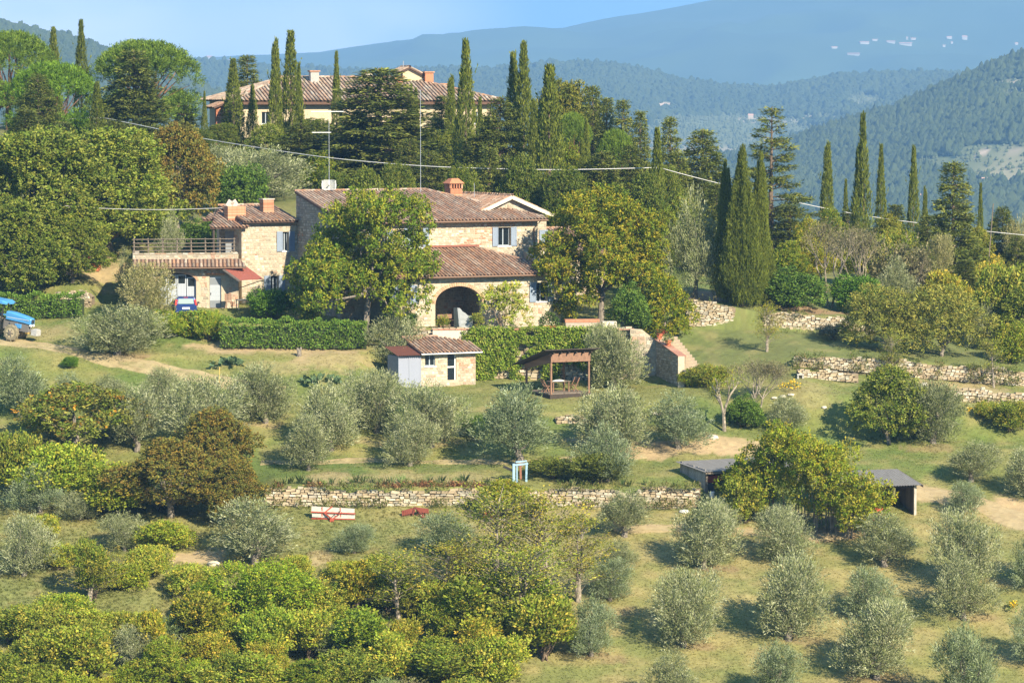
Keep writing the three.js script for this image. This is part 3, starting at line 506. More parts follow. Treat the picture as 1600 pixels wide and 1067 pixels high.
function stoneFace(mb, f, x0, x1, y0, y1, out, R, chip = 0.25) {   // one stone, standing proud of its wall
  const w = x1 - x0, h = y1 - y0, j = (s) => (R() - 0.5) * s, c = Math.min(w, h) * chip;
  const B = [[x0, y0], [x1, y0], [x1, y1], [x0, y1]].map(([x, y]) => f(x + j(0.045), y + j(0.045), -0.03));
  const T = [[x0 + c * R(), y0 + c * R() * 0.7], [x1 - c * R(), y0 + c * R() * 0.7], [x1 - c * R(), y1 - c * R() * 0.7], [x0 + c * R(), y1 - c * R() * 0.7]].map(([x, y]) => f(x, y, out * (0.6 + 0.8 * R())));
  mb.quad(T[0], T[1], T[2], T[3], w, h);
  for (let i = 0; i < 4; i++) { const k = (i + 1) % 4; mb.quad(B[i], B[k], T[k], T[i], 0.3, 0.1); }
}
// a rubble wall: mortared core with openings, stones of uneven courses on its face
function masonry(parent, name, f, poly, { holes = [], thick = 0.45, seed = 1, pal = STONE, sizes = [0.15, 0.56], course = [0.10, 0.25], out = 0.022, core = M.mortar, brick = 0.06, skip = () => false, quoins = [] } = {}) {
  const sh = new THREE.Shape(poly.map((p) => new THREE.Vector2(...p)));
  for (const h of holes) sh.holes.push(new THREE.Path(h.map((p) => new THREE.Vector2(...p))));
  const g = new THREE.ExtrudeGeometry(sh, { depth: thick, bevelEnabled: false, curveSegments: 12 });
  const wall = piece(name, mapGeo(g, (x, y, z) => f(x, y, z - thick)), core, parent);
  const R = rng(seed), mb = new MB(), xs = poly.map((p) => p[0]), ys = poly.map((p) => p[1]), X0 = Math.min(...xs), X1 = Math.max(...xs), Y0 = Math.min(...ys), Y1 = Math.max(...ys);
  const ok = (x, y) => inPoly(poly, x, y) && !holes.some((h) => inPoly(h, x, y)) && !skip(x, y);
  for (let y = Y0; y < Y1;) {
    const h = lerp(course[0], course[1], R());
    for (let x = X0 - R() * 0.3; x < X1;) {
      let w = lerp(sizes[0], sizes[1], R() * R() * 0.7 + R() * 0.3), hh = h;
      const b = vnoise(x * 0.6 + seed * 7, y * 0.8, 3) > 0.74 - brick * 0.8 && R() < 0.35 + brick;
      const x0 = Math.max(x, X0 + 0.01), x1 = Math.min(x + w, X1 - 0.01), y0 = y + 0.008, y1 = Math.min(y + hh - 0.008, Y1 - 0.005);
      if (x1 - x0 > 0.07 && y1 - y0 > 0.05 && [[x0, y0], [x1, y0], [x1, y1], [x0, y1], [(x0 + x1) / 2, (y0 + y1) / 2]].every((q) => ok(...q))) {
        const t = 0.78 + 0.42 * R();
        const paint = b ? mix3(pick(R, BRICK), pick(R, pal), 0.35) : mix3(pick(R, pal), [0.63, 0.57, 0.45], pal === STONE ? 0.25 : 0);
        const wx = smooth(0.42, 0.72, fbm(x * 0.5 + seed * 3, y * 0.45, 7, 3)) * 0.5; mb.color(mix3(paint, [0.44, 0.39, 0.31], wx).map((q) => q * t));
        stoneFace(mb, f, x0 + 0.008, x1 - 0.008, y0, y1, out, R);
      }
      x += w;
    }
    y += h;
  }
  if (!mb.empty) mb.build('stonework', M.vert, wall).userData.kind = 'stuff';
  return wall;
}
// barrel tile: half a tapered pipe, length along +z (down the slope)
const tileGeo = (() => {
  const mb = new MB(), n = 5, P = (k, z, r) => V(Math.cos(Math.PI * k / n) * r, Math.sin(Math.PI * k / n) * r, z);
  for (let k = 0; k < n; k++) mb.quad(P(k + 1, -0.22, 0.080), P(k, -0.22, 0.080), P(k, 0.22, 0.1), P(k + 1, 0.22, 0.1));
  for (let k = 1; k + 1 <= n; k++) mb.tri(V(0, 0, 0.22), P(k - 1, 0.22, 0.1), P(k, 0.22, 0.1));
  return mb.geo();
})();
const TILE = [[0.40, 0.235, 0.155], [0.32, 0.19, 0.13], [0.46, 0.33, 0.24], [0.29, 0.22, 0.165], [0.42, 0.23, 0.13], [0.50, 0.40, 0.31], [0.25, 0.17, 0.125]];
const tileMat = S([1, 1, 1], 0.9, { map: grainTex });
// roof plane: eave left / right, ridge left / right; tiles lie in rows up the slope
function roof(parent, EL, ER, RL, RR, { seed = 3, scale = 1.08, thick = 0.14, name = 'roof', pal = TILE, ridge = true } = {}) {
  const u = V().subVectors(ER, EL).normalize(), n0 = V().crossVectors(V().subVectors(ER, EL), V().subVectors(RL.distanceTo(EL) > 0.01 ? RL : RR, EL)).normalize();
  const n = n0.y < 0 ? n0.negate() : n0, up = V().crossVectors(n, u).normalize(); if (up.y < 0) up.negate();
  const q = (P) => { const d = V().subVectors(P, EL); return [d.dot(u), d.dot(up)]; };
  const [e0, e1, r1, r0] = [EL, ER, RR, RL].map(q), Lmax = Math.max(r0[1], r1[1]);
  const top = [EL, ER, RR, RL], low = top.map((p) => p.clone().addScaledVector(n, -thick)), mb = new MB();
  mb.quad(...top); mb.quad(low[3], low[2], low[1], low[0]);
  for (let i = 0; i < 4; i++) { const k = (i + 1) % 4; if (top[i].distanceTo(top[k]) > 0.01) mb.quad(low[i], low[k], top[k], top[i]); }
  const slab = mb.build(name, roofSlab, parent);
  const R = rng(seed), list = [], px = 0.26 * scale, py = 0.38 * scale, poly = [e0, e1, r1, r0];
  for (let s = 0.12 * scale; s < Lmax; s += py) for (let x = Math.min(e0[0], r0[0]) + px / 2; x < Math.max(e1[0], r1[0]); x += px) if (inPoly(poly, x, s)) list.push([x + (R() - 0.5) * 0.03, s + (R() - 0.5) * 0.05, R(), R()]);
  const m = new THREE.InstancedMesh(tileGeo, tileMat, list.length), B = new THREE.Matrix4(), c = new THREE.Color(), down = up.clone().negate();
  list.forEach(([x, s, a, b], i) => {
    const p = EL.clone().addScaledVector(u, x).addScaledVector(up, s).addScaledVector(n, 0.01 + 0.015 * b);
    const rot = (a - 0.5) * 0.12, z = down.clone().addScaledVector(u, rot).normalize(), xx = V().crossVectors(n, z).normalize();
    B.makeBasis(xx.multiplyScalar(scale), n.clone().multiplyScalar(scale), z.multiplyScalar(scale)).setPosition(p); m.setMatrixAt(i, B);
    const tone = vnoise(p.x * 0.5, p.y * 0.5 + seed, p.z * 0.5), k = mix3(pick(R, tone > 0.55 ? pal : pal.slice(0, 5)), pal[Math.floor(hash(Math.floor(x / px), seed, 5) * pal.length) % pal.length], 0.45), g = 0.8 + 0.4 * b; m.setColorAt(i, c.setRGB(k[0] * g, k[1] * g, k[2] * g));
  });
  m.name = 'roof_tiles'; m.userData.kind = 'stuff'; slab.add(shade(m));
  if (ridge) ridgeTiles(slab, RL, RR, seed, scale);
  return slab;
}
const roofSlab = S([0.10, 0.06, 0.045], 0.95);
function ridgeTiles(slab, A, B, seed, scale = 1) {
  const L = A.distanceTo(B); if (L < 0.3) return;
  const R = rng(seed + 99), n = Math.ceil(L / (0.38 * scale)), m = new THREE.InstancedMesh(tileGeo, tileMat, n), z = V().subVectors(B, A).normalize(), x = V().crossVectors(V(0, 1, 0), z).normalize(), y = V().crossVectors(z, x), Q = new THREE.Matrix4(), c = new THREE.Color();
  for (let i = 0; i < n; i++) { Q.makeBasis(x.clone().multiplyScalar(1.35 * scale), y.clone().multiplyScalar(1.2 * scale), z.clone().multiplyScalar(scale)).setPosition(A.clone().addScaledVector(z, (i + 0.5) / n * L).add(V(0, 0.03, 0))); m.setMatrixAt(i, Q); const k = pick(R, TILE), g = 0.85 + 0.4 * R(); m.setColorAt(i, c.setRGB(k[0] * g, k[1] * g, k[2] * g)); }
  m.name = partsNamed(slab, 'ridge_tiles'); m.userData.kind = 'stuff'; slab.add(shade(m));
}
const gutter = (parent, A, B, r = 0.07) => { const mb = new MB(); mb.tube([A, B], [r, r], 8); return mb.build('gutter', M.gutter, parent); };
function louvres(mb, f, x0, x1, y0, y1, z) {   // a louvred leaf seen face on
  const t = 0.06, B = (a, b, c, d, z0, z1) => mb.obox(f((a + b) / 2, (c + d) / 2, (z0 + z1) / 2), V().subVectors(f(b, c, z0), f(a, c, z0)).multiplyScalar(0.5), V(0, (d - c) / 2, 0), V().subVectors(f(a, c, z1), f(a, c, z0)).multiplyScalar(0.5));
  B(x0, x0 + t, y0, y1, z, z + 0.045); B(x1 - t, x1, y0, y1, z, z + 0.045); B(x0 + t, x1 - t, y0, y0 + t, z + 0.003, z + 0.042); B(x0 + t, x1 - t, y1 - t, y1, z + 0.003, z + 0.042);
  for (let y = y0 + t + 0.02; y < y1 - t; y += 0.07) mb.quad(f(x0 + t, y, z + 0.04), f(x1 - t, y, z + 0.04), f(x1 - t, y + 0.06, z + 0.008), f(x0 + t, y + 0.06, z + 0.008));
}
// window in a wall's own axes; the opening is cut by the wall itself
function windowIn(parent, f, x0, x1, y0, y1, { shutters = 'open', mat = M.shutter, leaf = 0.46, deep = 0.22, left = true, right = true } = {}) {
  const B = (mb, a, b, c, d, z0, z1) => mb.obox(f((a + b) / 2, (c + d) / 2, (z0 + z1) / 2), V().subVectors(f(b, c, z0), f(a, c, z0)).multiplyScalar(0.5), V(0, (d - c) / 2, 0), V().subVectors(f(a, c, z1), f(a, c, z0)).multiplyScalar(0.5));
  const fr = new MB(), t = 0.055, m = (x0 + x1) / 2; B(fr, x0, x0 + t, y0, y1, -deep - 0.05, -deep); B(fr, x1 - t, x1, y0, y1, -deep - 0.05, -deep); B(fr, x0 + t, x1 - t, y0, y0 + t, -deep - 0.048, -deep - 0.002); B(fr, x0 + t, x1 - t, y1 - t, y1, -deep - 0.048, -deep - 0.002); B(fr, m - 0.04, m + 0.04, y0 + t, y1 - t, -deep - 0.049, -deep - 0.001);
  const win = fr.build('window', M.frame, parent);
  for (const [a, b] of [[x0 + t, m - 0.04], [m + 0.04, x1 - t]]) { const g = new MB(); g.quad(f(a, y0 + t, -deep - 0.03), f(b, y0 + t, -deep - 0.03), f(b, y1 - t, -deep - 0.03), f(a, y1 - t, -deep - 0.03)); g.build('pane', M.glass, win); }
  const sill = new MB(); B(sill, x0 - 0.08, x1 + 0.08, y0 - 0.09, y0 - 0.005, -deep, 0.07); sill.color([0.7, 0.62, 0.48]); sill.build('window_sill', M.vert, win);
  if (shutters === 'open') {
    if (left) { const s = new MB(); louvres(s, f, x0 - leaf - 0.02, x0 - 0.02, y0 - 0.03, y1 + 0.03, 0.055); s.build('shutter', mat, parent); }
    if (right) { const s = new MB(); louvres(s, f, x1 + 0.02, x1 + leaf + 0.02, y0 - 0.03, y1 + 0.03, 0.055); s.build('shutter', mat, parent); }
  }
  return win;
}
const rect = (x0, x1, y0, y1) => [[x0, y0], [x1, y0], [x1, y1], [x0, y1]];
function archHole(x0, x1, y0, y1, rise) { const p = [[x0, y0], [x1, y0]]; for (let i = 0; i <= 14; i++) { const t = Math.PI * i / 14; p.push([lerp(x1, x0, (1 - Math.cos(t)) / 2), y1 - rise + Math.sin(t) * rise]); } return p; }
function archRing(parent, f, x0, x1, y1, rise, name = 'brick_arch', w = 0.26) {   // ring of bricks round an arch, each its own course
  const mb = new MB(), n = 34, R = rng(5), P = (t, r, z) => f((x0 + x1) / 2 - Math.cos(t) * ((x1 - x0) / 2 + r), y1 - rise + Math.sin(t) * (rise + r), z);
  for (let i = 0; i < n; i++) {
    const a = Math.PI * (i + 0.06) / n, b = Math.PI * (i + 0.94) / n, z = 0.035 + 0.015 * R(); mb.color(mix3(pick(R, BRICK), [0.68, 0.52, 0.34], 0.45 + 0.2 * R()));
    const Q = [P(a, 0, z), P(b, 0, z), P(b, w, z), P(a, w, z)], D = [P(a, 0, -0.2), P(b, 0, -0.2), P(b, w, -0.02), P(a, w, -0.02)];
    mb.quad(Q[3], Q[2], Q[1], Q[0]); for (let k = 0; k < 4; k++) { const m = (k + 1) % 4; mb.quad(Q[k], Q[m], D[m], D[k]); }
  }
  return mb.build(name, M.vert, parent);
}
// local point of group g where the ray through a pixel meets its plane z
function locator(g) {
  g.updateMatrixWorld(true);
  const inv = g.matrixWorld.clone().invert(), o = V(0, 0, 0).applyMatrix4(inv);
  return (px, py, z) => { const p = at(px, py, 1).applyMatrix4(inv), d = V().subVectors(p, o); return o.clone().addScaledVector(d, (z - o.z) / d.z); };
}
const TURN = 0.48;
const Z1 = V(0, 0, 1), X1 = V(1, 0, 0);

// ---------------------------------------------------------------- the farmhouse
{
  const g = thing('farmhouse', 'long stone farmhouse with tiled roofs, blue-grey shutters and an arched loggia', 'house', V(at(690, 512, 266).x, -16.6, -266), TURN);
  const L = locator(g), O = V(0, 0, 0);
  // main block: eave and ridge found on their own planes
  const EL = L(536, 347, 0.55), ER = L(859, 340, 0.55); const ye = EL.y; ER.y = ye;
  let zr = -5; for (let i = 0; i < 40; i++) { const x = L(460, 299, zr).x; zr += (x - EL.x) * 1.5; zr = clamp(zr, -9, -2); if (Math.abs(x - EL.x) < 0.002) break; }
  const RL = L(460, 299, zr), RR = L(664, 299, zr); RL.x = EL.x; RR.y = RL.y;
  const xl = EL.x + 0.12, xr = L(840, 400, 0).x, wallTop = ye + 0.02;
  const f0 = frame(V(0, 0, 0), X1, Z1);
  const P = (px, py, z) => { const q = L(px, py, z); return [q.x, q.y]; };
  const wUp = { a: P(778, 384, 0), b: P(797.5, 355, 0) }, wUp2 = { a: P(640, 387, 0), b: P(660, 357, 0) }, wUp3 = { a: P(585, 390, 0), b: P(603, 360, 0) };
  const H4 = (w) => rect(w.a[0], w.b[0], w.a[1], w.b[1]);
  const xL0 = L(618, 500, 5).x, xL1 = L(876, 500, 5).x;
  const doorIn = rect(2.6, 3.6, 0.1, 2.3);
  masonry(g, 'front_wall', f0, [[xl, -2.2], [xr, -2.2], [xr, wallTop], [xl, wallTop]], { holes: [H4(wUp), H4(wUp2), H4(wUp3), doorIn], seed: 21, brick: 0.1, skip: (x, y) => x > xL0 && y < 2.6 && x < xL1 - 3 });
  for (const w of [wUp, wUp2, wUp3]) windowIn(g, f0, w.a[0], w.b[0], w.a[1], w.b[1]);
  { const d = new MB(); d.obox(V(3.1, 1.2, -0.2), V(0.5, 0, 0), V(0, 1.1, 0), V(0, 0, 0.03)); d.build('door', M.darkWood, g); }
  // gable on the left, in shade, and the back wall under the ridge
  const fg = frame(V(xl, 0, zr), Z1, V(-1, 0, 0)), slope = (RL.y - ye) / (0.55 - zr);
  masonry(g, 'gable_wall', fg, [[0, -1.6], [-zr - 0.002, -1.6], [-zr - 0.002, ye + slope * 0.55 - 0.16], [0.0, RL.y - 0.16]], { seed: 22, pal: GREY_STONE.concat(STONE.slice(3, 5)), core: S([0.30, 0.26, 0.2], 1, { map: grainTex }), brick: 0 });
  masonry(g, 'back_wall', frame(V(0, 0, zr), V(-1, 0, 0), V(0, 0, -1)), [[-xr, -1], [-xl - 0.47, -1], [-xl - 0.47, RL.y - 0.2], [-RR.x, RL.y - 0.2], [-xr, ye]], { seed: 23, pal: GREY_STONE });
  masonry(g, 'side_wall', frame(V(xr, 0, 0), V(0, 0, -1), X1), [[0.46, -1.5], [-zr, -1.5], [-zr, ye], [0.46, ye]], { seed: 24 });
  roof(g, EL, ER, RL, RR, { seed: 31 });
  const BR = V(ER.x, ye, 2 * zr - 0.55);
  const hip = roof(g, ER, BR, RR, RR, { seed: 32, ridge: false }); ridgeTiles(hip, ER, RR, 5);
  gutter(g, V(EL.x, ye - 0.12, 0.62), V(ER.x, ye - 0.12, 0.62));
  { const d = new MB(); d.tube([V(xr - 0.05, ye - 0.15, 0.6), V(xr - 0.35, ye - 0.7, 0.12), V(xr - 0.35, 5.0, 0.1)], [0.045, 0.045, 0.045]); d.build('downpipe', M.gutter, g); }
  // chimney on the ridge: brick shaft, pierced lantern, tiled cap
  {
    const a = L(697, 303, zr - 0.3), b = L(720, 303, zr - 0.3), w = (b.x - a.x) / 2 * 0.8, x = (a.x + b.x) / 2, T = L(708, 284, zr - 0.3).y, yb = RL.y - 0.9, R = rng(8), z = zr - 0.3, mb = new MB();
    for (let y = yb, k = 0; y < T - 0.5; y += 0.075, k++) { mb.color(pick(R, BRICK).map((q) => q * 1.1)); const i = (k % 2) * 0.006; mb.box(x - w + i, x + w - i, y, y + 0.07, z - w + i, z + w - i); }
    mb.build('chimney', M.vert, g);
    const lan = new MB(), ch = g.children[g.children.length - 1]; for (let k = 0; k < 5; k++) for (const s of [-1, 1]) { const q = -w + 0.06 + k * (2 * w - 0.12) / 4; lan.color(pick(R, BRICK)); lan.box(x + q - 0.045, x + q + 0.045, T - 0.5, T - 0.12, z + s * w - 0.05, z + s * w + 0.05); lan.box(x + s * w - 0.05, x + s * w + 0.05, T - 0.495, T - 0.125, z + q - 0.045, z + q + 0.045); }
    lan.build('chimney_lantern', M.vert, ch);
    const cap = new MB(), c = w + 0.14, e = w * 0.55; cap.color([0.62, 0.24, 0.12]); const lo = [V(x - c, T - 0.12, z + c), V(x + c, T - 0.12, z + c), V(x + c, T - 0.12, z - c), V(x - c, T - 0.12, z - c)], hi = [V(x - e, T + 0.26, z + e), V(x + e, T + 0.26, z + e), V(x + e, T + 0.26, z - e), V(x - e, T + 0.26, z - e)];
    for (let i = 0; i < 4; i++) cap.quad(lo[i], lo[(i + 1) % 4], hi[(i + 1) % 4], hi[i]); cap.quad(...hi); cap.quad(lo[3], lo[2], lo[1], lo[0]); cap.build('chimney_cap', M.vert, ch);
  }
  // rear block with a pale-edged gable beyond the main roof
  {
    const z2 = -2.2, A = L(800, 306, z2 + 0.4), E = L(866, 336, z2 + 0.4), hw = E.x - A.x, D = -10, W = hw - 0.45;
    masonry(g, 'rear_gable_wall', frame(V(A.x, 0, z2), X1, Z1), [[-W, 0], [W, 0], [W, E.y], [0, A.y - 0.22], [-W, E.y]], { seed: 25, holes: [] });
    masonry(g, 'rear_side_wall', frame(V(A.x + W, 0, z2), V(0, 0, -1), X1), [[0.46, 0], [-D - 0.5, 0], [-D - 0.5, E.y], [0.46, E.y]], { seed: 26 });
    roof(g, V(E.x, E.y, z2 + 0.4), V(E.x, E.y, z2 + D), V(A.x, A.y, z2 + 0.4), V(A.x, A.y, z2 + D), { seed: 33 });
    roof(g, V(A.x - hw, E.y, z2 + D), V(A.x - hw, E.y, z2 + 0.4), V(A.x, A.y, z2 + D), V(A.x, A.y, z2 + 0.4), { seed: 34, ridge: false });
    const v = new MB().color([0.86, 0.78, 0.6]); for (const s of [-1, 1]) v.bar(V(A.x, A.y - 0.1, z2 + 0.42), V(A.x + s * hw, E.y - 0.1, z2 + 0.42), 0.08, 0.26); v.build('verge_board', M.vert, g);
    const sh = new MB(), q0 = L(842, 381, z2), q1 = L(855, 359, z2); louvres(sh, frame(V(0, 0, z2), X1, Z1), q0.x, q1.x, q0.y, q1.y, 0.06); sh.build('shutter', M.shutter, g);
    // lower range running on to the right behind the linden
    const x0 = A.x + W + 0.01, x1 = L(946, 470, z2).x, yt = L(900, 398, z2).y;
    masonry(g, 'right_wing_wall', frame(V(0, 0, z2 - 0.02), X1, Z1), [[x0, -1], [x1, -1], [x1, yt], [x0, yt]], { seed: 27 });
    masonry(g, 'right_end_wall', frame(V(x1, 0, z2 - 0.5), V(0, 0, -1), X1), [[0, -1], [5, -1], [5, yt + 1.5], [0, yt]], { seed: 28 });
    roof(g, V(x0, yt, z2 + 0.5), V(x1 + 0.3, yt, z2 + 0.5), V(x0, yt + 1.8, z2 - 5.4), V(x1 + 0.3, yt + 1.8, z2 - 5.4), { seed: 35 });
  }
  // loggia range in front: arch, window, lean-to roof hipped at the right
  {
    const f5 = frame(V(0, 0, 5), X1, Z1), e5 = L(720, 430, 5.5).y, xe0 = xL0 - 0.3, xe1 = xL1 + 0.4, top = L(700, 388, 0.02).y, xh = L(745, 389, 0.02).x;
    const a0 = L(680, 512, 5).x, a1 = L(753, 512, 5).x, ay = L(716, 447, 5).y;
    const w1 = { a: P(837.5, 471, 5), b: P(855, 441, 5) }, w0 = { a: P(622, 474, 5), b: P(640, 446, 5) };
    const arch = archHole(a0, a1, 0.02, ay, 1.25);
    masonry(g, 'loggia_wall', f5, [[xL0, -2.2], [a0, -2.2], [a0, 0.01], [a1, 0.01], [a1, -2.2], [xL1, -2.2], [xL1, e5 - 0.05], [xL0, e5 - 0.05]], { holes: [arch.map(([x, y]) => [x, Math.max(y, 0.03)]), H4(w1), H4(w0)], seed: 29, brick: 0.08, skip: (x, y) => Math.hypot((x - (a0 + a1) / 2) / ((a1 - a0) / 2 + 0.27), Math.max(0, y - ay + 1.25) / (1.25 + 0.27)) < 1 && y > 0.5 });
    archRing(g, f5, a0, a1, ay, 1.25);
    for (const w of [w1, w0]) windowIn(g, f5, w.a[0], w.b[0], w.a[1], w.b[1], { leaf: 0.52 });
    masonry(g, 'loggia_side_wall', frame(V(xL1, 0, 5), V(0, 0, -1), X1), [[0.46, -2], [4.99, -2], [4.99, top - 0.3], [0.46, e5 - 0.1]], { seed: 36 });
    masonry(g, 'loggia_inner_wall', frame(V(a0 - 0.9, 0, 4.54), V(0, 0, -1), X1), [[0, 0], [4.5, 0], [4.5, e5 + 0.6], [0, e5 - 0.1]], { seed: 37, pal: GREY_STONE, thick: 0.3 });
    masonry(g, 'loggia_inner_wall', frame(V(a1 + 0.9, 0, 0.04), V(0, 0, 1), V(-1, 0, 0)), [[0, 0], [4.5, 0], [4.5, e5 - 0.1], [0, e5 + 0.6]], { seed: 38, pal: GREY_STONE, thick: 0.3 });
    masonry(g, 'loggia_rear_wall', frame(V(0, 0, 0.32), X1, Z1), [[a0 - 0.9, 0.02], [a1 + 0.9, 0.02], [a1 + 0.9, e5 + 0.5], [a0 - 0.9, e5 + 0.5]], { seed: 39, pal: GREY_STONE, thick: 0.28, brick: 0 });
    { const fl = new MB(), R = rng(4); for (let x = a0 - 0.88; x < a1 + 0.88; x += 0.42) for (let z = 0.35; z < 6.6; z += 0.42) { const t = 0.85 + 0.3 * R(); fl.color([0.50 * t, 0.36 * t, 0.26 * t]); fl.box(x + 0.005, x + 0.415, -0.1, 0.0 + 0.006 * R(), z + 0.005, z + 0.415); } fl.build('loggia_floor', M.vert, g).userData.kind = 'stuff'; }
    const r = roof(g, V(xe0, e5, 5.55), V(xe1, e5, 5.55), V(xe0, top, 0.05), V(xh, top, 0.05), { seed: 40, ridge: false });
    const h2 = roof(g, V(xe1, e5, 5.55), V(xe1, e5, 0.05), V(xh, top, 0.05), V(xh, top, 0.05), { seed: 41, ridge: false }); ridgeTiles(h2, V(xe1, e5, 5.55), V(xh, top, 0.05), 7);
    gutter(g, V(xe0, e5 - 0.12, 5.63), V(xe1, e5 - 0.12, 5.63));
    const fl = new MB().color([0.33, 0.13, 0.09]); fl.box(L(672, 386, 0.06).x, L(748, 386, 0.06).x, top + 0.10, top + 0.24, 0.06, 0.16); fl.build('roof_flashing', M.vert, r);
    const lamp = new MB().color([0.85, 0.82, 0.75]); const lp = L(683, 348.5, 0.1); lamp.box(lp.x - 0.11, lp.x + 0.11, lp.y - 0.1, lp.y + 0.1, 0.04, 0.16); lamp.build('junction_box', M.vert, g);
  }
  // left wing with its recessed porch, behind the gable
  {
    const zw = zr + 0.15, fw = frame(V(0, 0, zw), X1, Z1), x0 = L(377, 400, zw).x, x1 = xl + 0.3, yt = L(420, 345, zw + 0.5).y;
    const w1 = { a: P(441, 392, zw), b: P(450, 362, zw) }, w2 = { a: P(422, 456, zw), b: P(434, 431, zw) };
    masonry(g, 'wing_wall', fw, [[x0, -1.5], [x1, -1.5], [x1, yt], [x0, yt]], { holes: [H4(w1), H4(w2)], seed: 42 });
    windowIn(g, fw, w1.a[0], w1.b[0], w1.a[1], w1.b[1], { leaf: 0.46 }); windowIn(g, fw, w2.a[0], w2.b[0], w2.a[1], w2.b[1], { leaf: 0.5 });
    const zt = zw - 4.2, tl = L(366, 321, zt), tr = L(461, 320, zt);
    roof(g, V(x0 - 0.1, yt, zw + 0.55), V(x1 - 0.42, yt, zw + 0.55), V(x0 - 0.1, tl.y, zt), V(x1 - 0.42, tl.y, zt), { seed: 43 });
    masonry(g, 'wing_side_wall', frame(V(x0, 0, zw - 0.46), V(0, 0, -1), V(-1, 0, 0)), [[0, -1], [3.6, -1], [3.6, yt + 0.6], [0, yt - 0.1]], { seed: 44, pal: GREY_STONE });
    const p0 = L(328, 355, zw + 0.5), p1 = L(391, 355, zw + 0.5), q0 = L(343, 324, zt), q1 = L(400, 324, zt);
    roof(g, V(p0.x, p0.y, zw + 0.5), V(x0 + 0.3, p0.y, zw + 0.5), V(q0.x, q0.y, zt), V(x0 - 0.12, q0.y, zt), { seed: 45 });
    const s0 = L(316, 343, zw - 2), s1 = L(352, 343, zw - 2), t0 = L(343, 327, zt - 0.6), t1 = L(352, 327, zt - 0.6); roof(g, V(s0.x, s0.y, zw - 2), V(s1.x, s0.y, zw - 2), V(t0.x, t0.y, zt - 0.6), V(t1.x, t0.y, zt - 0.6), { seed: 46 });
    masonry(g, 'porch_rear_wall', frame(V(0, 0, zw - 3.0), X1, Z1), [[q0.x - 0.6, 1], [x0, 1], [x0, p0.y + 0.5], [q0.x - 0.6, p0.y + 0.5]], { seed: 47, pal: GREY_STONE });
    const d = new MB(), dp = L(352, 398, zw - 1.4), dq = L(366, 361, zw - 1.4); d.box(dp.x, dq.x, dp.y, dq.y, zw - 1.45, zw - 1.4); d.build('porch_door', S([0.2, 0.22, 0.24], 0.7), g);
    const po = new MB(); po.bar(V(p0.x + 0.35, 1, zw + 0.25), V(p0.x + 0.35, p0.y - 0.05, zw + 0.25), 0.16); po.build('porch_post', M.darkWood, g);
    for (const [a, b, t, bot, z, big] of [[353, 381, 323, 347, zw - 1.2, 1], [408.5, 425, 312, 334, zw - 2.0, 0]]) {
      const A = L(a, t, z), B = L(b, bot, z), R = rng(a | 0), mb = new MB(); for (let y = B.y - 0.3, k = 0; y < A.y; y += 0.075, k++) { mb.color(pick(R, BRICK).map((q) => q * (big ? 1.15 : 0.95))); const i = 0.006 * (k % 2); mb.box(A.x + i, B.x - i, y, y + 0.07, z - 0.42 + i, z + 0.3 - i); }
      const ch = mb.build('chimney', M.vert, g);
      const cap = new MB(); cap.color([0.72, 0.6, 0.5]); if (big) { cap.bar(V(A.x + 0.15, A.y, z), V(A.x + 0.42, A.y + 0.42, z), 0.07, 0.5); cap.bar(V(A.x + 0.78, A.y, z), V(A.x + 0.5, A.y + 0.42, z), 0.07, 0.5); } else cap.box(A.x - 0.05, B.x + 0.05, A.y, A.y + 0.08, z - 0.46, z + 0.34); cap.build('chimney_cap', M.vert, ch);
    }
    // red awning roof over the side door
    const aw = new MB().color([0.30, 0.09, 0.065]), A = L(346, 417, zw + 3.2), B = L(384, 416, zw + 3.2), C2 = L(410, 435, zw + 4.4), D = L(374, 437, zw + 4.4), th = V(0, -0.06, 0);
    const tp = [D, C2, B, A], bt = tp.map((p) => p.clone().add(th)); aw.quad(...tp); aw.quad(bt[3], bt[2], bt[1], bt[0]); for (let i = 0; i < 4; i++) { const k = (i + 1) % 4; aw.quad(bt[i], bt[k], tp[k], tp[i]); }
    const am = aw.build('awning', M.vert, g); const br = new MB().color([0.25, 0.2, 0.17]); br.bar(D.clone().add(V(0, -0.1, 0)), A.clone().add(V(0, -0.1, 0)), 0.08, 0.14); br.bar(C2.clone().add(V(0, -0.12, 0)), V(C2.x, C2.y - 0.9, zw + 0.05), 0.05); br.build('awning_bracket', M.vert, am);
  }
}

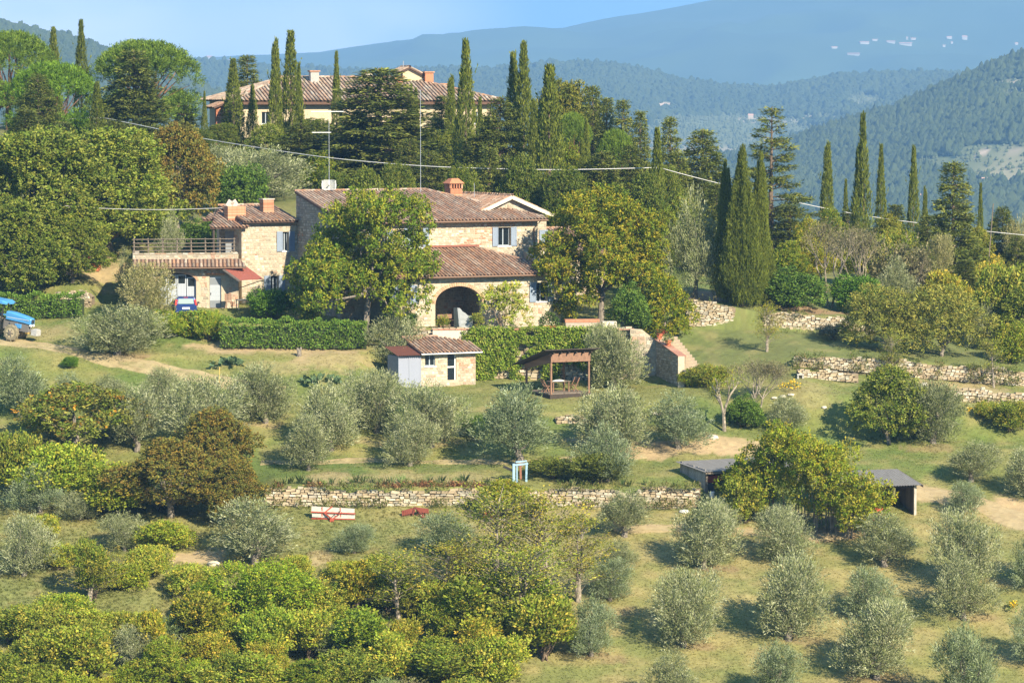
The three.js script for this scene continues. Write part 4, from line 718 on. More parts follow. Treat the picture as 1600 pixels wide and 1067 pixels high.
// ---------------------------------------------------------------- garage range with a terrace on its roof
{
  const GT = 0.1, g = thing('garage_building', 'low stone garage with arched grey doors and a terrace on its roof', 'garage', V(at(300, 482, 263.4).x, at(300, 482, 263.4).y, -263.4), GT);
  const L = locator(g), f = frame(V(0, 0, 0), X1, Z1), P = (px, py, z = 0) => { const q = L(px, py, z); return [q.x, q.y]; };
  const x0 = L(207, 440, 0).x, x1 = L(372, 440, 0).x, yt = L(300, 397, 0).y, ya = L(300, 404.5, 0).y, ye = L(300, 416.5, 0.75).y;
  const ga = [L(246, 481, 0).x, L(306, 481, 0).x], gy = L(280, 427, 0).y, gb = L(280, 481, 0).y, d0 = P(327, 481), d1 = P(345, 431);
  masonry(g, 'front_wall', f, [[x0, -0.6], [x1, -0.6], [x1, yt], [x0, yt]], { holes: [archHole(ga[0], ga[1], 0.03, gy, 0.55), rect(d0[0], d1[0], 0.02, d1[1])], seed: 51, skip: (x, y) => Math.hypot((x - (ga[0] + ga[1]) / 2) / ((ga[1] - ga[0]) / 2 + 0.24), Math.max(0, y - gy + 0.55) / 0.8) < 1 });
  archRing(g, f, ga[0], ga[1], gy, 0.55, 'brick_arch', 0.2);
  masonry(g, 'side_wall', frame(V(x1, 0, 0), V(0, 0, -1), X1), [[0.46, -0.6], [5, -0.6], [5, yt], [0.46, yt]], { seed: 52 });
  masonry(g, 'side_wall', frame(V(x0, 0, -6), Z1, V(-1, 0, 0)), [[0, -0.6], [5.54, -0.6], [5.54, yt], [0, yt]], { seed: 53 });
  const tr = new MB().color([0.50, 0.38, 0.28]); tr.box(x0 + 0.01, x1 - 0.01, yt - 0.45, yt - 0.25, -6, -0.46); tr.build('terrace_floor', M.vert, g);
  roof(g, V(x0, ye, 0.75), V(x1 + 0.55, ye, 0.75), V(x0, ya, 0.03), V(x1 + 0.1, ya, 0.03), { seed: 54, ridge: false, thick: 0.1, name: 'tile_canopy' });
  gutter(g, V(x0, ye - 0.1, 0.82), V(x1 + 0.55, ye - 0.1, 0.82), 0.06);
  const cp = new MB(), R = rng(6); for (let x = x0; x < x1; x += 0.4) { cp.color(pick(R, STONE)); cp.box(x + 0.01, Math.min(x + 0.39, x1), yt + 0.003, yt + 0.07 + 0.02 * R(), -0.5, 0.06); } cp.build('coping', M.vert, g);
  // double garage doors: boards below, glazed lights above
  const dm = S([0.38, 0.42, 0.46], 0.6), n = 4, w = (ga[1] - ga[0]) / n;
  for (let i = 0; i < n; i++) {
    const a = ga[0] + w * i + 0.02, b = a + w - 0.04, top = gy - 0.1 - (i === 0 || i === 3 ? 0.2 : 0), mid = top - 0.75, mb = new MB();
    for (let k = 0; k < 6; k++) mb.box(lerp(a, b, k / 6) + 0.004, lerp(a, b, (k + 1) / 6) - 0.004, 0.06, mid, -0.3, -0.26 + 0.006 * (k % 2));
    mb.box(a, a + 0.08, mid, top, -0.3, -0.25); mb.box(b - 0.08, b, mid, top, -0.3, -0.25); mb.box(a + 0.08, b - 0.08, top - 0.08, top, -0.298, -0.252); mb.box(a + 0.08, b - 0.08, mid + 0.004, mid + 0.09, -0.298, -0.252);
    const leaf = mb.build('garage_door', dm, g), p = new MB(); p.box(a + 0.08, b - 0.08, mid + 0.09, top - 0.08, -0.285, -0.27); p.build('pane', M.glass, leaf);
  }
  const back = new MB(); back.box(ga[0] - 0.3, ga[1] + 0.3, 0, gy + 0.1, -0.5, -0.47); back.build('door_lining', M.dark, g);
  { const mb = new MB(), a = d0[0] + 0.02, b = d1[0] - 0.02, t = d1[1] - 0.02; mb.box(a, b, 0.55, t - 0.65, -0.2, -0.15); mb.box(a, b, t - 0.16, t, -0.2, -0.15); for (let y = 0.6; y < t - 0.7; y += 0.1) mb.box(a + 0.06, b - 0.06, y, y + 0.085, -0.15, -0.135); const dr = mb.build('side_door', dm, g); const p = new MB(); p.box(a, b, t - 0.65, t - 0.16, -0.19, -0.165); const pg = S([0.2, 0.22, 0.24], 0.3); p.build('pane', pg, dr); const p2 = new MB(); p2.box(a, b, 0.05, 0.55, -0.19, -0.165); p2.build('kick_panel', pg, dr); const h = new MB().color([0.1, 0.1, 0.1]); h.box(a + 0.06, a + 0.1, 1.0, 1.15, -0.13, -0.08); h.build('door_handle', M.plain, dr); }
  const li = new MB().color([0.6, 0.28, 0.13]); li.box(d0[0] - 0.3, d1[0] + 0.25, d1[1] + 0.06, d1[1] + 0.2, 0.02, 0.09); li.build('door_lintel', M.vert, g);
  // wooden fence on the terrace: posts and rails
  const o = V(x0, yt + 0.05, -0.28).applyMatrix4(g.matrixWorld);
  const fe = thing('terrace_fence', 'weathered wooden rail fence along the edge of the garage roof terrace', 'fence', o, GT), len = x1 - x0 - 0.2, fh = 1.05, RR = rng(12);
  for (let i = 0; i <= 7; i++) { const x = 0.1 + (len - 0.2) * i / 7, mb = new MB(); mb.tube([V(x, 0, 0), V(x + (RR() - 0.5) * 0.05, fh + 0.06, 0)], [0.06, 0.05], 7); mb.build('post', M.greyWood, fe); }
  for (let k = 0; k < 4; k++) { const mb = new MB(), y = 0.2 + k * 0.27; mb.tube([V(0, y, 0.07), V(len / 2, y + (RR() - 0.5) * 0.05, 0.07), V(len, y + 0.02, 0.07)], [0.034, 0.03, 0.032], 7); mb.build('rail', M.greyWood, fe); }
}

// ---------------------------------------------------------------- small stone hut below the terrace
{
  const d = 252.5, p = at(657, 601, d), g = thing('stone_hut', 'small stone hut with a tiled lean-to roof and a blue-grey louvred annex', 'hut', V(p.x, heightAt(690, d) - 0.05, -d), TURN);
  const L = locator(g), f = frame(V(0, 0, 0), X1, Z1), P = (px, py, z = 0) => { const q = L(px, py, z); return [q.x, q.y]; };
  const x0 = 0, x1 = L(743, 580, 0).x, ye = L(700, 550, 0.35).y, D = -2.6, yr = L(690, 526, D).y;
  const w0 = P(664, 572), w1 = P(680, 554), d0 = P(699, 594), d1 = P(713, 553);
  masonry(g, 'front_wall', f, [[x0, -0.8], [x1, -0.8], [x1, ye], [x0, ye]], { holes: [rect(w0[0], w1[0], w0[1], w1[1]), rect(d0[0], d1[0], d0[1], d1[1])], seed: 61, brick: 0.28, thick: 0.35 });
  windowIn(g, f, w0[0], w1[0], w0[1], w1[1], { shutters: 'none', deep: 0.12 });
  { const fr = new MB(), m = (d0[1] + d1[1]) / 2; fr.box(d0[0], d0[0] + 0.06, d0[1], d1[1], -0.2, -0.12); fr.box(d1[0] - 0.09, d1[0], d0[1], d1[1], -0.2, -0.12); fr.box(d0[0] + 0.06, d1[0] - 0.09, m - 0.05, m + 0.05, -0.198, -0.122); const dr = fr.build('door_frame', M.whiteMetal, g); const gl = new MB(); gl.box(d0[0] + 0.06, d1[0] - 0.09, d0[1], m - 0.05, -0.17, -0.16); gl.build('pane', M.glass, dr); const gu = new MB(); gu.box(d0[0] + 0.06, d1[0] - 0.09, m + 0.05, d1[1], -0.17, -0.16); gu.build('pane', M.glass, dr); }
  masonry(g, 'side_wall', frame(V(x1, 0, 0), V(0, 0, -1), X1), [[0.36, -0.8], [-D, -0.8], [-D, yr - 0.15], [0.36, ye + 0.1]], { seed: 62, brick: 0.2 });
  masonry(g, 'side_wall', frame(V(x0, 0, D), Z1, V(-1, 0, 0)), [[0, -0.5], [-D - 0.36, -0.5], [-D - 0.36, ye + 0.1], [0, yr - 0.15]], { seed: 63, brick: 0.2 });
  masonry(g, 'rear_wall', frame(V(x1, 0, D), V(-1, 0, 0), V(0, 0, -1)), [[0.01, -0.5], [x1 - 0.01, -0.5], [x1 - 0.01, yr - 0.15], [0.01, yr - 0.15]], { seed: 64 });
  roof(g, V(x0 - 0.15, ye, 0.38), V(x1 + 0.3, ye, 0.38), V(x0 - 0.15, yr, D - 0.1), V(x1 + 0.3, yr, D - 0.1), { seed: 65 });
  const gt = new MB(); gt.tube([V(x0 - 0.15, ye - 0.1, 0.45), V(x1 + 0.3, ye - 0.1, 0.45)], [0.06, 0.06], 8); gt.build('gutter', M.metal, g);
  // annex of louvred boards under a rusty sheet roof
  const ax0 = L(622, 590, 0.1).x, at0 = L(640, 556, 0.1).y, lo = new MB(); for (let k = 0; k < 2; k++) louvres(lo, f, lerp(ax0, -0.02, k / 2), lerp(ax0, -0.02, (k + 1) / 2) - 0.01, -0.3, at0, 0.1); lo.build('louvred_door', S([0.27, 0.30, 0.37], 0.7), g);
  const ab = new MB().color([0.3, 0.3, 0.33]); ab.box(ax0, -0.03, -0.3, at0, -1.6, 0.095); ab.build('annex_box', M.vert, g);
  const tin = new MB().color([0.22, 0.08, 0.05]); for (let x = ax0 - 0.15; x < 0; x += 0.16) { tin.quad(V(x, at0 + 0.02, 0.45), V(x + 0.08, at0 + 0.09, 0.45), V(x + 0.08, at0 + 0.6, -1.7), V(x, at0 + 0.53, -1.7)); tin.quad(V(x + 0.08, at0 + 0.09, 0.45), V(x + 0.16, at0 + 0.02, 0.45), V(x + 0.16, at0 + 0.53, -1.7), V(x + 0.08, at0 + 0.6, -1.7)); } tin.build('sheet_roof', M.vert, g);
}

// ---------------------------------------------------------------- ochre villa on the ridge
{
  const d = 338, p = at(575, 230, d), g = thing('hilltop_villa', 'large ochre villa with a hipped tiled roof among cypresses on the ridge', 'villa', V(p.x, heightAt(575, d) - 0.5, -d), 0.3);
  const L = locator(g), f = frame(V(0, 0, 0), X1, Z1);
  const x0 = L(375, 200, 0).x, x1 = L(768, 200, 0).x, ye = L(575, 156, 0.7).y, D = -13, yr = L(560, 121, D / 2).y;
  const holes = [], wins = [];
  for (const i of [0.3, 4.9, 7.9, 8.3]) { const x = lerp(x0, x1, (i + 0.6) / 9); wins.push([x - 0.4, x + 0.4, ye - 2.2, ye - 1.1]); holes.push(rect(x - 0.4, x + 0.4, ye - 2.2, ye - 1.1)); }
  masonry(g, 'front_wall', f, [[x0, -1], [x1, -1], [x1, ye], [x0, ye]], { holes, core: M.plaster, skip: () => true });
  wins.forEach((w) => windowIn(g, f, ...w, { shutters: 'none', deep: 0.15 }));
  const w2 = (a, b, c, e) => { const m = new MB(); m.box(a, b, -1, ye, c, e); m.build('wall', M.plaster, g); }; w2(x0, x0 + 0.4, D, -0.46); w2(x1 - 0.4, x1, D, -0.46); w2(x0 + 0.41, x1 - 0.41, D, D + 0.4);
  const e = 0.8, hip = 6.5, A = V(x0 - e, ye, e), B = V(x1 + e, ye, e), C0 = V(x1 + e, ye, D - e), D0 = V(x0 - e, ye, D - e), R0 = V(x0 + hip - 1, yr, D / 2), R1 = V(x1 - hip, yr, D / 2), PV = TILE.map((c) => [c[0] * 1.25, c[1] * 1.4, c[2] * 1.45]);
  const o = { scale: 1.35, pal: PV };
  roof(g, A, B, R0, R1, { seed: 71, ...o }); const h1 = roof(g, B, C0, R1, R1, { seed: 72, ...o, ridge: false }); ridgeTiles(h1, B, R1, 3, 1.4); const h0 = roof(g, D0, A, R0, R0, { seed: 73, ...o, ridge: false }); ridgeTiles(h0, A, R0, 4, 1.4);
  roof(g, C0, D0, R1, R0, { seed: 74, ...o, ridge: false });
  const ev = new MB().color([0.16, 0.09, 0.06]); ev.box(x0 - e + 0.05, x1 + e - 0.05, ye - 0.42, ye - 0.15, -0.001, e - 0.1); ev.build('eave_soffit', M.vert, g);
  // belvedere on the ridge and chimneys
  const bx = L(640, 125, D / 2).x, by = L(640, 112, D / 2).y, bm = new MB(); const bp = [[-1.0, yr - 1 - by], [0.9, yr - 1 - by], [0.9, -0.32], [-0.4, 0.3], [-1.0, 0.05]].map(([x, y]) => [bx + x, by + y]); for (const z of [D / 2 + 1.2, D / 2 - 1.2]) for (let k = 1; k < 4; k++) bm.tri(V(...bp[0], z), V(...bp[k], z), V(...bp[k + 1], z)); for (let k = 0; k < 5; k++) { const m = (k + 1) % 5; bm.quad(V(...bp[k], D / 2 + 1.2), V(...bp[k], D / 2 - 1.2), V(...bp[m], D / 2 - 1.2), V(...bp[m], D / 2 + 1.2)); } bm.build('belvedere', M.plaster, g);
  roof(g, V(bx + 1.5, by - 0.5, D / 2 + 1.5), V(bx + 1.5, by - 0.5, D / 2 - 1.5), V(bx - 0.4, by + 0.44, D / 2 + 1.5), V(bx - 0.4, by + 0.44, D / 2 - 1.5), { seed: 75, ...o }); roof(g, V(bx - 1.4, by, D / 2 - 1.5), V(bx - 1.4, by, D / 2 + 1.5), V(bx - 0.4, by + 0.44, D / 2 - 1.5), V(bx - 0.4, by + 0.44, D / 2 + 1.5), { seed: 76, ...o, ridge: false });
  for (const [px, py, h, c] of [[490, 118, 1.2, [0.5, 0.48, 0.45]], [574, 121, 1.4, [0.72, 0.66, 0.5]], [669, 121, 1.5, [0.6, 0.26, 0.14]], [692, 137, 1.0, [0.6, 0.26, 0.14]], [622, 124, 0.7, [0.6, 0.26, 0.14]]]) { const q = L(px, py, D / 2 + 1.4), m = new MB().color(c); m.box(q.x - 0.4, q.x + 0.4, q.y - 1.6, q.y + h * 0.3, D / 2 + 1, D / 2 + 1.8); const ch = m.build('chimney', M.vert, g), k = new MB().color([0.55, 0.3, 0.18]); k.box(q.x - 0.5, q.x + 0.5, q.y + h * 0.3, q.y + h * 0.3 + 0.12, D / 2 + 0.9, D / 2 + 1.9); k.build('chimney_cap', M.vert, ch); }
  const an = new MB(), q = L(630, 112, D / 2), t = L(630, 95, D / 2); an.tube([V(q.x, q.y - 1, D / 2), V(t.x, t.y, D / 2)], [0.06, 0.05], 5); an.bar(V(q.x - 0.8, q.y + 0.2, D / 2), V(q.x + 0.2, q.y + 0.2, D / 2), 0.06); an.build('aerial', M.metal, g);
  // low outbuilding at its left end
  const g2 = thing('brick_outbuilding', 'low reddish brick outbuilding at the left end of the ochre villa', 'outbuilding', V(at(340, 200, 336).x, heightAt(345, 336) - 0.5, -336), 0.3), L2 = locator(g2);
  const y2 = L2(350, 152, 0).y, xa = L2(337, 160, 0).x, xb = L2(372, 160, 0).x; masonry(g2, 'wall', frame(V(0, 0, 0), X1, Z1), [[xa, -1], [xb, -1], [xb, y2 - 0.2], [xa, y2 - 0.8]], { seed: 77, pal: BRICK, core: M.brick }); roof(g2, V(xa - 0.3, y2 - 0.9, -3), V(xa - 0.3, y2 - 0.9, 0.4), V(xb, y2, -3), V(xb, y2, 0.4), { seed: 78, scale: 1.3 });
}
// ---------------------------------------------------------------- dry stone walls: the larger stones are single pieces
const stoneGeos = Array.from({ length: 8 }, (_, i) => { const mb = new MB(), R = rng(300 + i); const f = (x, y, z) => V(x, y, z); 
  const j = () => (R() - 0.5) * 0.16, P = []; for (const z of [-0.5, 0.5]) for (const [x, y] of [[-0.5, -0.5], [0.5, -0.5], [0.5, 0.5], [-0.5, 0.5]]) P.push(V(x * (z > 0 ? 0.86 : 1) + j(), y * (z > 0 ? 0.8 : 1) + j(), z + j()));
  mb.quad(P[4], P[5], P[6], P[7], 0.4, 0.2); for (let k = 0; k < 4; k++) { const m = (k + 1) % 4; mb.quad(P[k], P[m], P[4 + m], P[4 + k], 0.3, 0.1); } mb.quad(P[3], P[2], P[1], P[0], 0.4, 0.2); return mb.geo(); });
const wallTones = [[0.56, 0.48, 0.34], [0.49, 0.39, 0.25], [0.68, 0.61, 0.47], [0.40, 0.32, 0.20], [0.44, 0.40, 0.31], [0.53, 0.43, 0.28]];
const wallMats = wallTones.map((c) => S(c, 0.93, { map: grainTex }));
// spine: [[px, row of top, row of foot, depth], ...]
function dryWall(label, spine, { seed = 1, size = [0.16, 0.62], course = [0.08, 0.2], most = 300, gap = () => false, name = 'dry_stone_wall', lean = 0.12, keep = () => true } = {}) {
  const T = spine.map(([px, yt, yb, d]) => at(px, yt, d)), Bt = spine.map(([px, yt, yb, d]) => at(px, yb, d)), o = Bt[0].clone();
  const g = thing(name, label, 'stone wall', o), R = rng(seed), len = [0]; for (let i = 1; i < T.length; i++) len.push(len[i - 1] + Math.hypot(T[i].x - T[i - 1].x, T[i].z - T[i - 1].z));
  const seg = (s) => { let i = 1; while (i < T.length - 1 && s > len[i]) i++; return [i, clamp((s - len[i - 1]) / (len[i] - len[i - 1]))]; };
  const pos = (s, y, out = 0) => { const [i, t] = seg(s), b = Bt[i - 1].clone().lerp(Bt[i], t), dx = T[i].x - T[i - 1].x, dz = T[i].z - T[i - 1].z, l = Math.hypot(dx, dz); return V(b.x - o.x - dz / l * (out - y * lean), b.y - o.y + y - 0.15, b.z - o.z + dx / l * (out - y * lean)); };
  const hgt = (s) => { const [i, t] = seg(s); return lerp(T[i - 1].y - Bt[i - 1].y, T[i].y - Bt[i].y, t) + 0.15 + (vnoise(s * 0.9, seed) - 0.5) * 0.4 + (vnoise(s * 3, seed + 2) - 0.5) * 0.15; };
  const Ltot = len[len.length - 1], core = new MB().color([0.27, 0.21, 0.14]), big = [], small = new MB();
  for (let s = 0; s < Ltot; s += 0.5) { const e = Math.min(s + 0.5, Ltot), a = hgt(s) - 0.1, b = hgt(e) - 0.1; core.quad(pos(s, -0.4), pos(e, -0.4), pos(e, b), pos(s, a)); core.quad(pos(s, a), pos(e, b), pos(e, b, -0.5), pos(s, a, -0.5)); core.quad(pos(e, -0.4, -0.5), pos(s, -0.4, -0.5), pos(s, a, -0.5), pos(e, b, -0.5)); }
  core.build('backing', M.vert, g);
  const hm = Math.max(...spine.map((_, i) => T[i].y - Bt[i].y)) + 0.4;
  for (let y = 0; y < hm;) {
    const h = lerp(course[0], course[1], R());
    for (let s = R() * 0.2; s < Ltot - 0.1;) { const w = lerp(size[0], size[1], R() * R() * 0.6 + R() * 0.4); if (y + h * 0.55 < hgt(s + w / 2) && s + w < Ltot && keep(s / Ltot, y)) big.push([s + w / 2, y + h / 2 + (R() - 0.5) * h * 0.35, w * (0.92 + 0.1 * R()), h * (0.85 + 0.35 * R()), R(), R(), R()]); s += w; }
    y += h;
  }
  big.sort((a, b) => b[2] * b[3] - a[2] * a[3]);
  big.forEach(([s, y, w, h, a, b, c], i) => {
    const p = pos(s, y, 0.0), q = pos(Math.min(s + 0.05, Ltot), y, 0), ang = Math.atan2(-(q.z - p.z), q.x - p.x), tone = Math.floor(a * 6) % 6;
    const p2 = pos(s, y, 0.02 + 0.05 * b);
    if (i < most) { const m = piece('stone', stoneGeos[Math.floor(b * 8) % 8], wallMats[tone], g); m.position.copy(p2); m.rotation.set((c - 0.5) * 0.3 - lean, ang + (b - 0.5) * 0.25, (a - 0.5) * 0.2); m.scale.set(w, h, 0.22); }
    else { const gg = stoneGeos[Math.floor(b * 8) % 8], mt = new THREE.Matrix4().compose(p2, new THREE.Quaternion().setFromEuler(new THREE.Euler((c - 0.5) * 0.3 - lean, ang + (b - 0.5) * 0.25, (a - 0.5) * 0.2)), V(w, h, 0.22)), k = 0.8 + 0.35 * c, P = gg.attributes.position, v = (n) => V().fromBufferAttribute(P, n).applyMatrix4(mt); small.color(wallTones[tone].map((x) => x * k)); for (let n = 0; n < P.count; n += 3) small.tri(v(n), v(n + 1), v(n + 2), [0, 0], [0.3, 0], [0.3, 0.2]); }
  });
  if (!small.empty) small.build('small_stones', M.vert, g).userData.kind = 'stuff';
  return g;
}
dryWall('long low dry-stone wall across the olive slope, iris leaves along its top', [[412, 766, 786, 230.1], [520, 764, 789, 230.1], [650, 765, 790, 230.1], [760, 763, 790, 230.1], [900, 763, 790, 230.1], [1000, 764, 794, 230.1], [1095, 764, 800, 230.1]], { seed: 101, size: [0.2, 0.8], course: [0.08, 0.2] });
const ivyWall = dryWall('tall terrace retaining wall overgrown with bright green creeper, below the loggia', [[640, 514, 594, 256.4], [725, 514, 593, 256.4], [860, 514, 593, 256.4], [990, 514, 592, 256.4]], { seed: 102, most: 200, size: [0.3, 0.7], course: [0.15, 0.28], lean: 0.06 });
dryWall('dry-stone wall under the tall grey olive, left of the big cypress', [[1072, 470, 508, 263.1], [1110, 470, 506, 263.2], [1150, 478, 512, 263.3]], { seed: 103 });
dryWall('pale dry-stone wall right of the big cypress, above the lawn', [[1192, 491, 517, 263.2], [1240, 492, 518, 263.2], [1300, 497, 523, 263.2], [1338, 501, 527, 263.2], [1368, 520, 530, 263.2]], { seed: 104 });
dryWall('long dry-stone wall at the right edge, below the yellow-green weeping shrubs', [[1238, 558, 570, 253.2], [1300, 559, 573, 253.1], [1400, 563, 585, 253], [1500, 570, 592, 253], [1600, 579, 603, 253], [1680, 587, 612, 253]], { seed: 105 });
dryWall('short low stone edging in the grass under the long right-hand wall', [[1246, 578, 588, 250.6], [1300, 580, 591, 250.6], [1342, 585, 594, 250.6]], { seed: 106, most: 60 });
dryWall('crumbling lower stone wall at the right edge, below the long one', [[1478, 606, 622, 247.8], [1540, 609, 629, 247.8], [1600, 611, 638, 247.8], [1680, 616, 648, 247.8]], { seed: 107, most: 150 });
dryWall('half-hidden stone wall behind the left clipped hedge', [[85, 452, 478, 265], [110, 452, 478, 265], [142, 463, 484, 264.5]], { seed: 108, most: 80 });
dryWall('short tumbled stone wall between the olives under the pavilion', [[868, 650, 684, 243.6], [910, 652, 686, 243.6], [945, 655, 688, 243.6]], { seed: 109, most: 60 });
dryWall('little stone bank behind the trunk of the middle olive on the sandy patch', [[1018, 645, 668, 245], [1060, 640, 668, 245], [1112, 648, 672, 245]], { seed: 110, most: 60 });

// flank of the garden steps: lit front face, shaded parapet running down towards us
{
  const a = at(985, 583, 256), g = thing('garden_steps', 'stone garden steps with a sloping tile-topped parapet at the end of the terrace', 'steps', a), W = (px, py, d) => at(px, py, d).sub(a);
  const p0 = W(985, 586, 256), p1 = W(1025, 586, 256), u = V().subVectors(p1, p0), len = Math.hypot(u.x, u.z); u.y = 0; u.normalize(); const n = V(-u.z, 0, u.x);
  const f = frame(V(p0.x, p0.y, p0.z), u, n), h0 = W(985, 514, 256).y - p0.y, h1 = W(1002, 515, 256).y - p0.y, h2 = W(1025, 532, 256).y - p0.y;
  masonry(g, 'front_wall', f, [[0, -1.3], [len, -1.3], [len, h2], [len * 0.45, h1], [0, h0]], { seed: 81, sizes: [0.3, 0.7], course: [0.18, 0.32] });
  const q0 = W(1025, 586, 255.9), q1 = W(1062, 588, 251.6), v = V().subVectors(q1, q0); v.y = 0; const l2 = v.length(); v.normalize(); const n2 = V(-v.z, 0, v.x), f2 = frame(V(q0.x, q0.y, q0.z), v, n2), t0 = W(1025, 531, 255.9).y - q0.y, t1 = W(1062, 558, 251.6).y - q0.y, b1 = W(1062, 588, 251.6).y - q0.y;
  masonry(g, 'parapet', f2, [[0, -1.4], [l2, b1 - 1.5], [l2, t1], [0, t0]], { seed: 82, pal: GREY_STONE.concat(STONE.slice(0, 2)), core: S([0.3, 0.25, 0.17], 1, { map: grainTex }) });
  const cp = new MB(), R = rng(9), m = 12; for (let i = 0; i < m; i++) { cp.color(mix3(pick(R, BRICK), [0.45, 0.25, 0.2], 0.5)); const s0 = l2 * i / m + 0.01, s1 = l2 * (i + 1) / m - 0.01, y0 = lerp(t0, t1, i / m) + 0.05, y1 = lerp(t0, t1, (i + 1) / m) + 0.05; cp.bar(f2(s0, y0, -0.2), f2(s1, y1, -0.2), 0.62, 0.07); } cp.build('coping_tiles', M.vert, g);
  const e = new MB().color([0.72, 0.62, 0.45]); e.box(q1.x - 0.1, q1.x + 0.34, b1 + q0.y - 1.5, t1 + q0.y + 0.06, q1.z - 0.2, q1.z + 0.12); e.build('end_pier', M.vert, g);
  for (let i = 0; i < 12; i++) { const s = new MB().color([0.5, 0.4, 0.28]), d = lerp(255.8, 251, i / 12), y = lerp(526, 582, i / 12), c = W(lerp(1030, 1075, i / 12), y, d); s.box(c.x - 0.1, c.x + 1.3, c.y - 0.8, c.y, c.z - 0.25, c.z + 0.22); s.build('step', M.vert, g); }
  // two terracotta pots on the parapet
  for (const [s, r, lab] of [[0.25, 0.26, 'terracotta pot high on the step parapet'], [1.9, 0.22, 'terracotta pot lower down the step parapet']]) { const w = f2(s, lerp(t0, t1, s / l2) + 0.08, -0.2).add(a), pt = thing('plant_pot', lab, 'pot', w, 0, 'pots on the step parapet'), mb = new MB(); mb.lathe(V(0, 0, 0), [[0.01, 0.0], [r * 0.7, 0], [r * 0.95, r * 1.5], [r * 1.08, r * 1.5], [r * 1.08, r * 1.75], [r * 0.9, r * 1.75], [r * 0.85, r * 1.5], [0.01, r * 1.45]], 14); mb.build('pot', M.terracotta, pt); sprig(pt, V(0, r * 1.5, 0), r * 0.9, s < 1 ? 0.12 : 0.3, s < 1 ? [[0.3, 0.05, 0.03], [0.1, 0.12, 0.03]] : [[0.16, 0.2, 0.06], [0.24, 0.26, 0.08]], 50, 7 + s); }
}
// ---------------------------------------------------------------- plants
const LINDEN_A = [[562, 312, 18], [545, 340, 24], [575, 325, 24], [602, 338, 24], [615, 312, 17], [632, 330, 24], [654, 322, 18], [658, 350, 20], [525, 335, 20], [530, 368, 20], [566, 358, 24], [600, 372, 26], [640, 375, 26], [506, 398, 24], [495, 380, 16], [545, 402, 26], [590, 408, 26], [632, 408, 26], [668, 402, 20], [470, 416, 22], [500, 430, 24], [536, 432, 22], [478, 450, 18], [515, 456, 17], [462, 436, 13], [568, 436, 20], [612, 442, 22], [652, 436, 20], [628, 462, 14], [658, 458, 11], [470, 470, 10], [520, 402, 24], [488, 408, 22], [552, 382, 24], [526, 416, 24], [556, 420, 22], [508, 366, 18]];
const LINDEN_B = [[900, 316, 20], [938, 304, 20], [970, 322, 22], [878, 342, 20], [918, 342, 24], [958, 350, 26], [1000, 340, 22], [1022, 356, 16], [868, 376, 20], [848, 394, 18], [902, 384, 26], [944, 386, 28], [986, 386, 26], [1022, 386, 20], [862, 412, 22], [898, 420, 26], [940, 420, 28], [982, 420, 26], [1016, 418, 22], [868, 446, 20], [904, 455, 22], [862, 468, 13], [884, 478, 12], [990, 448, 20]];
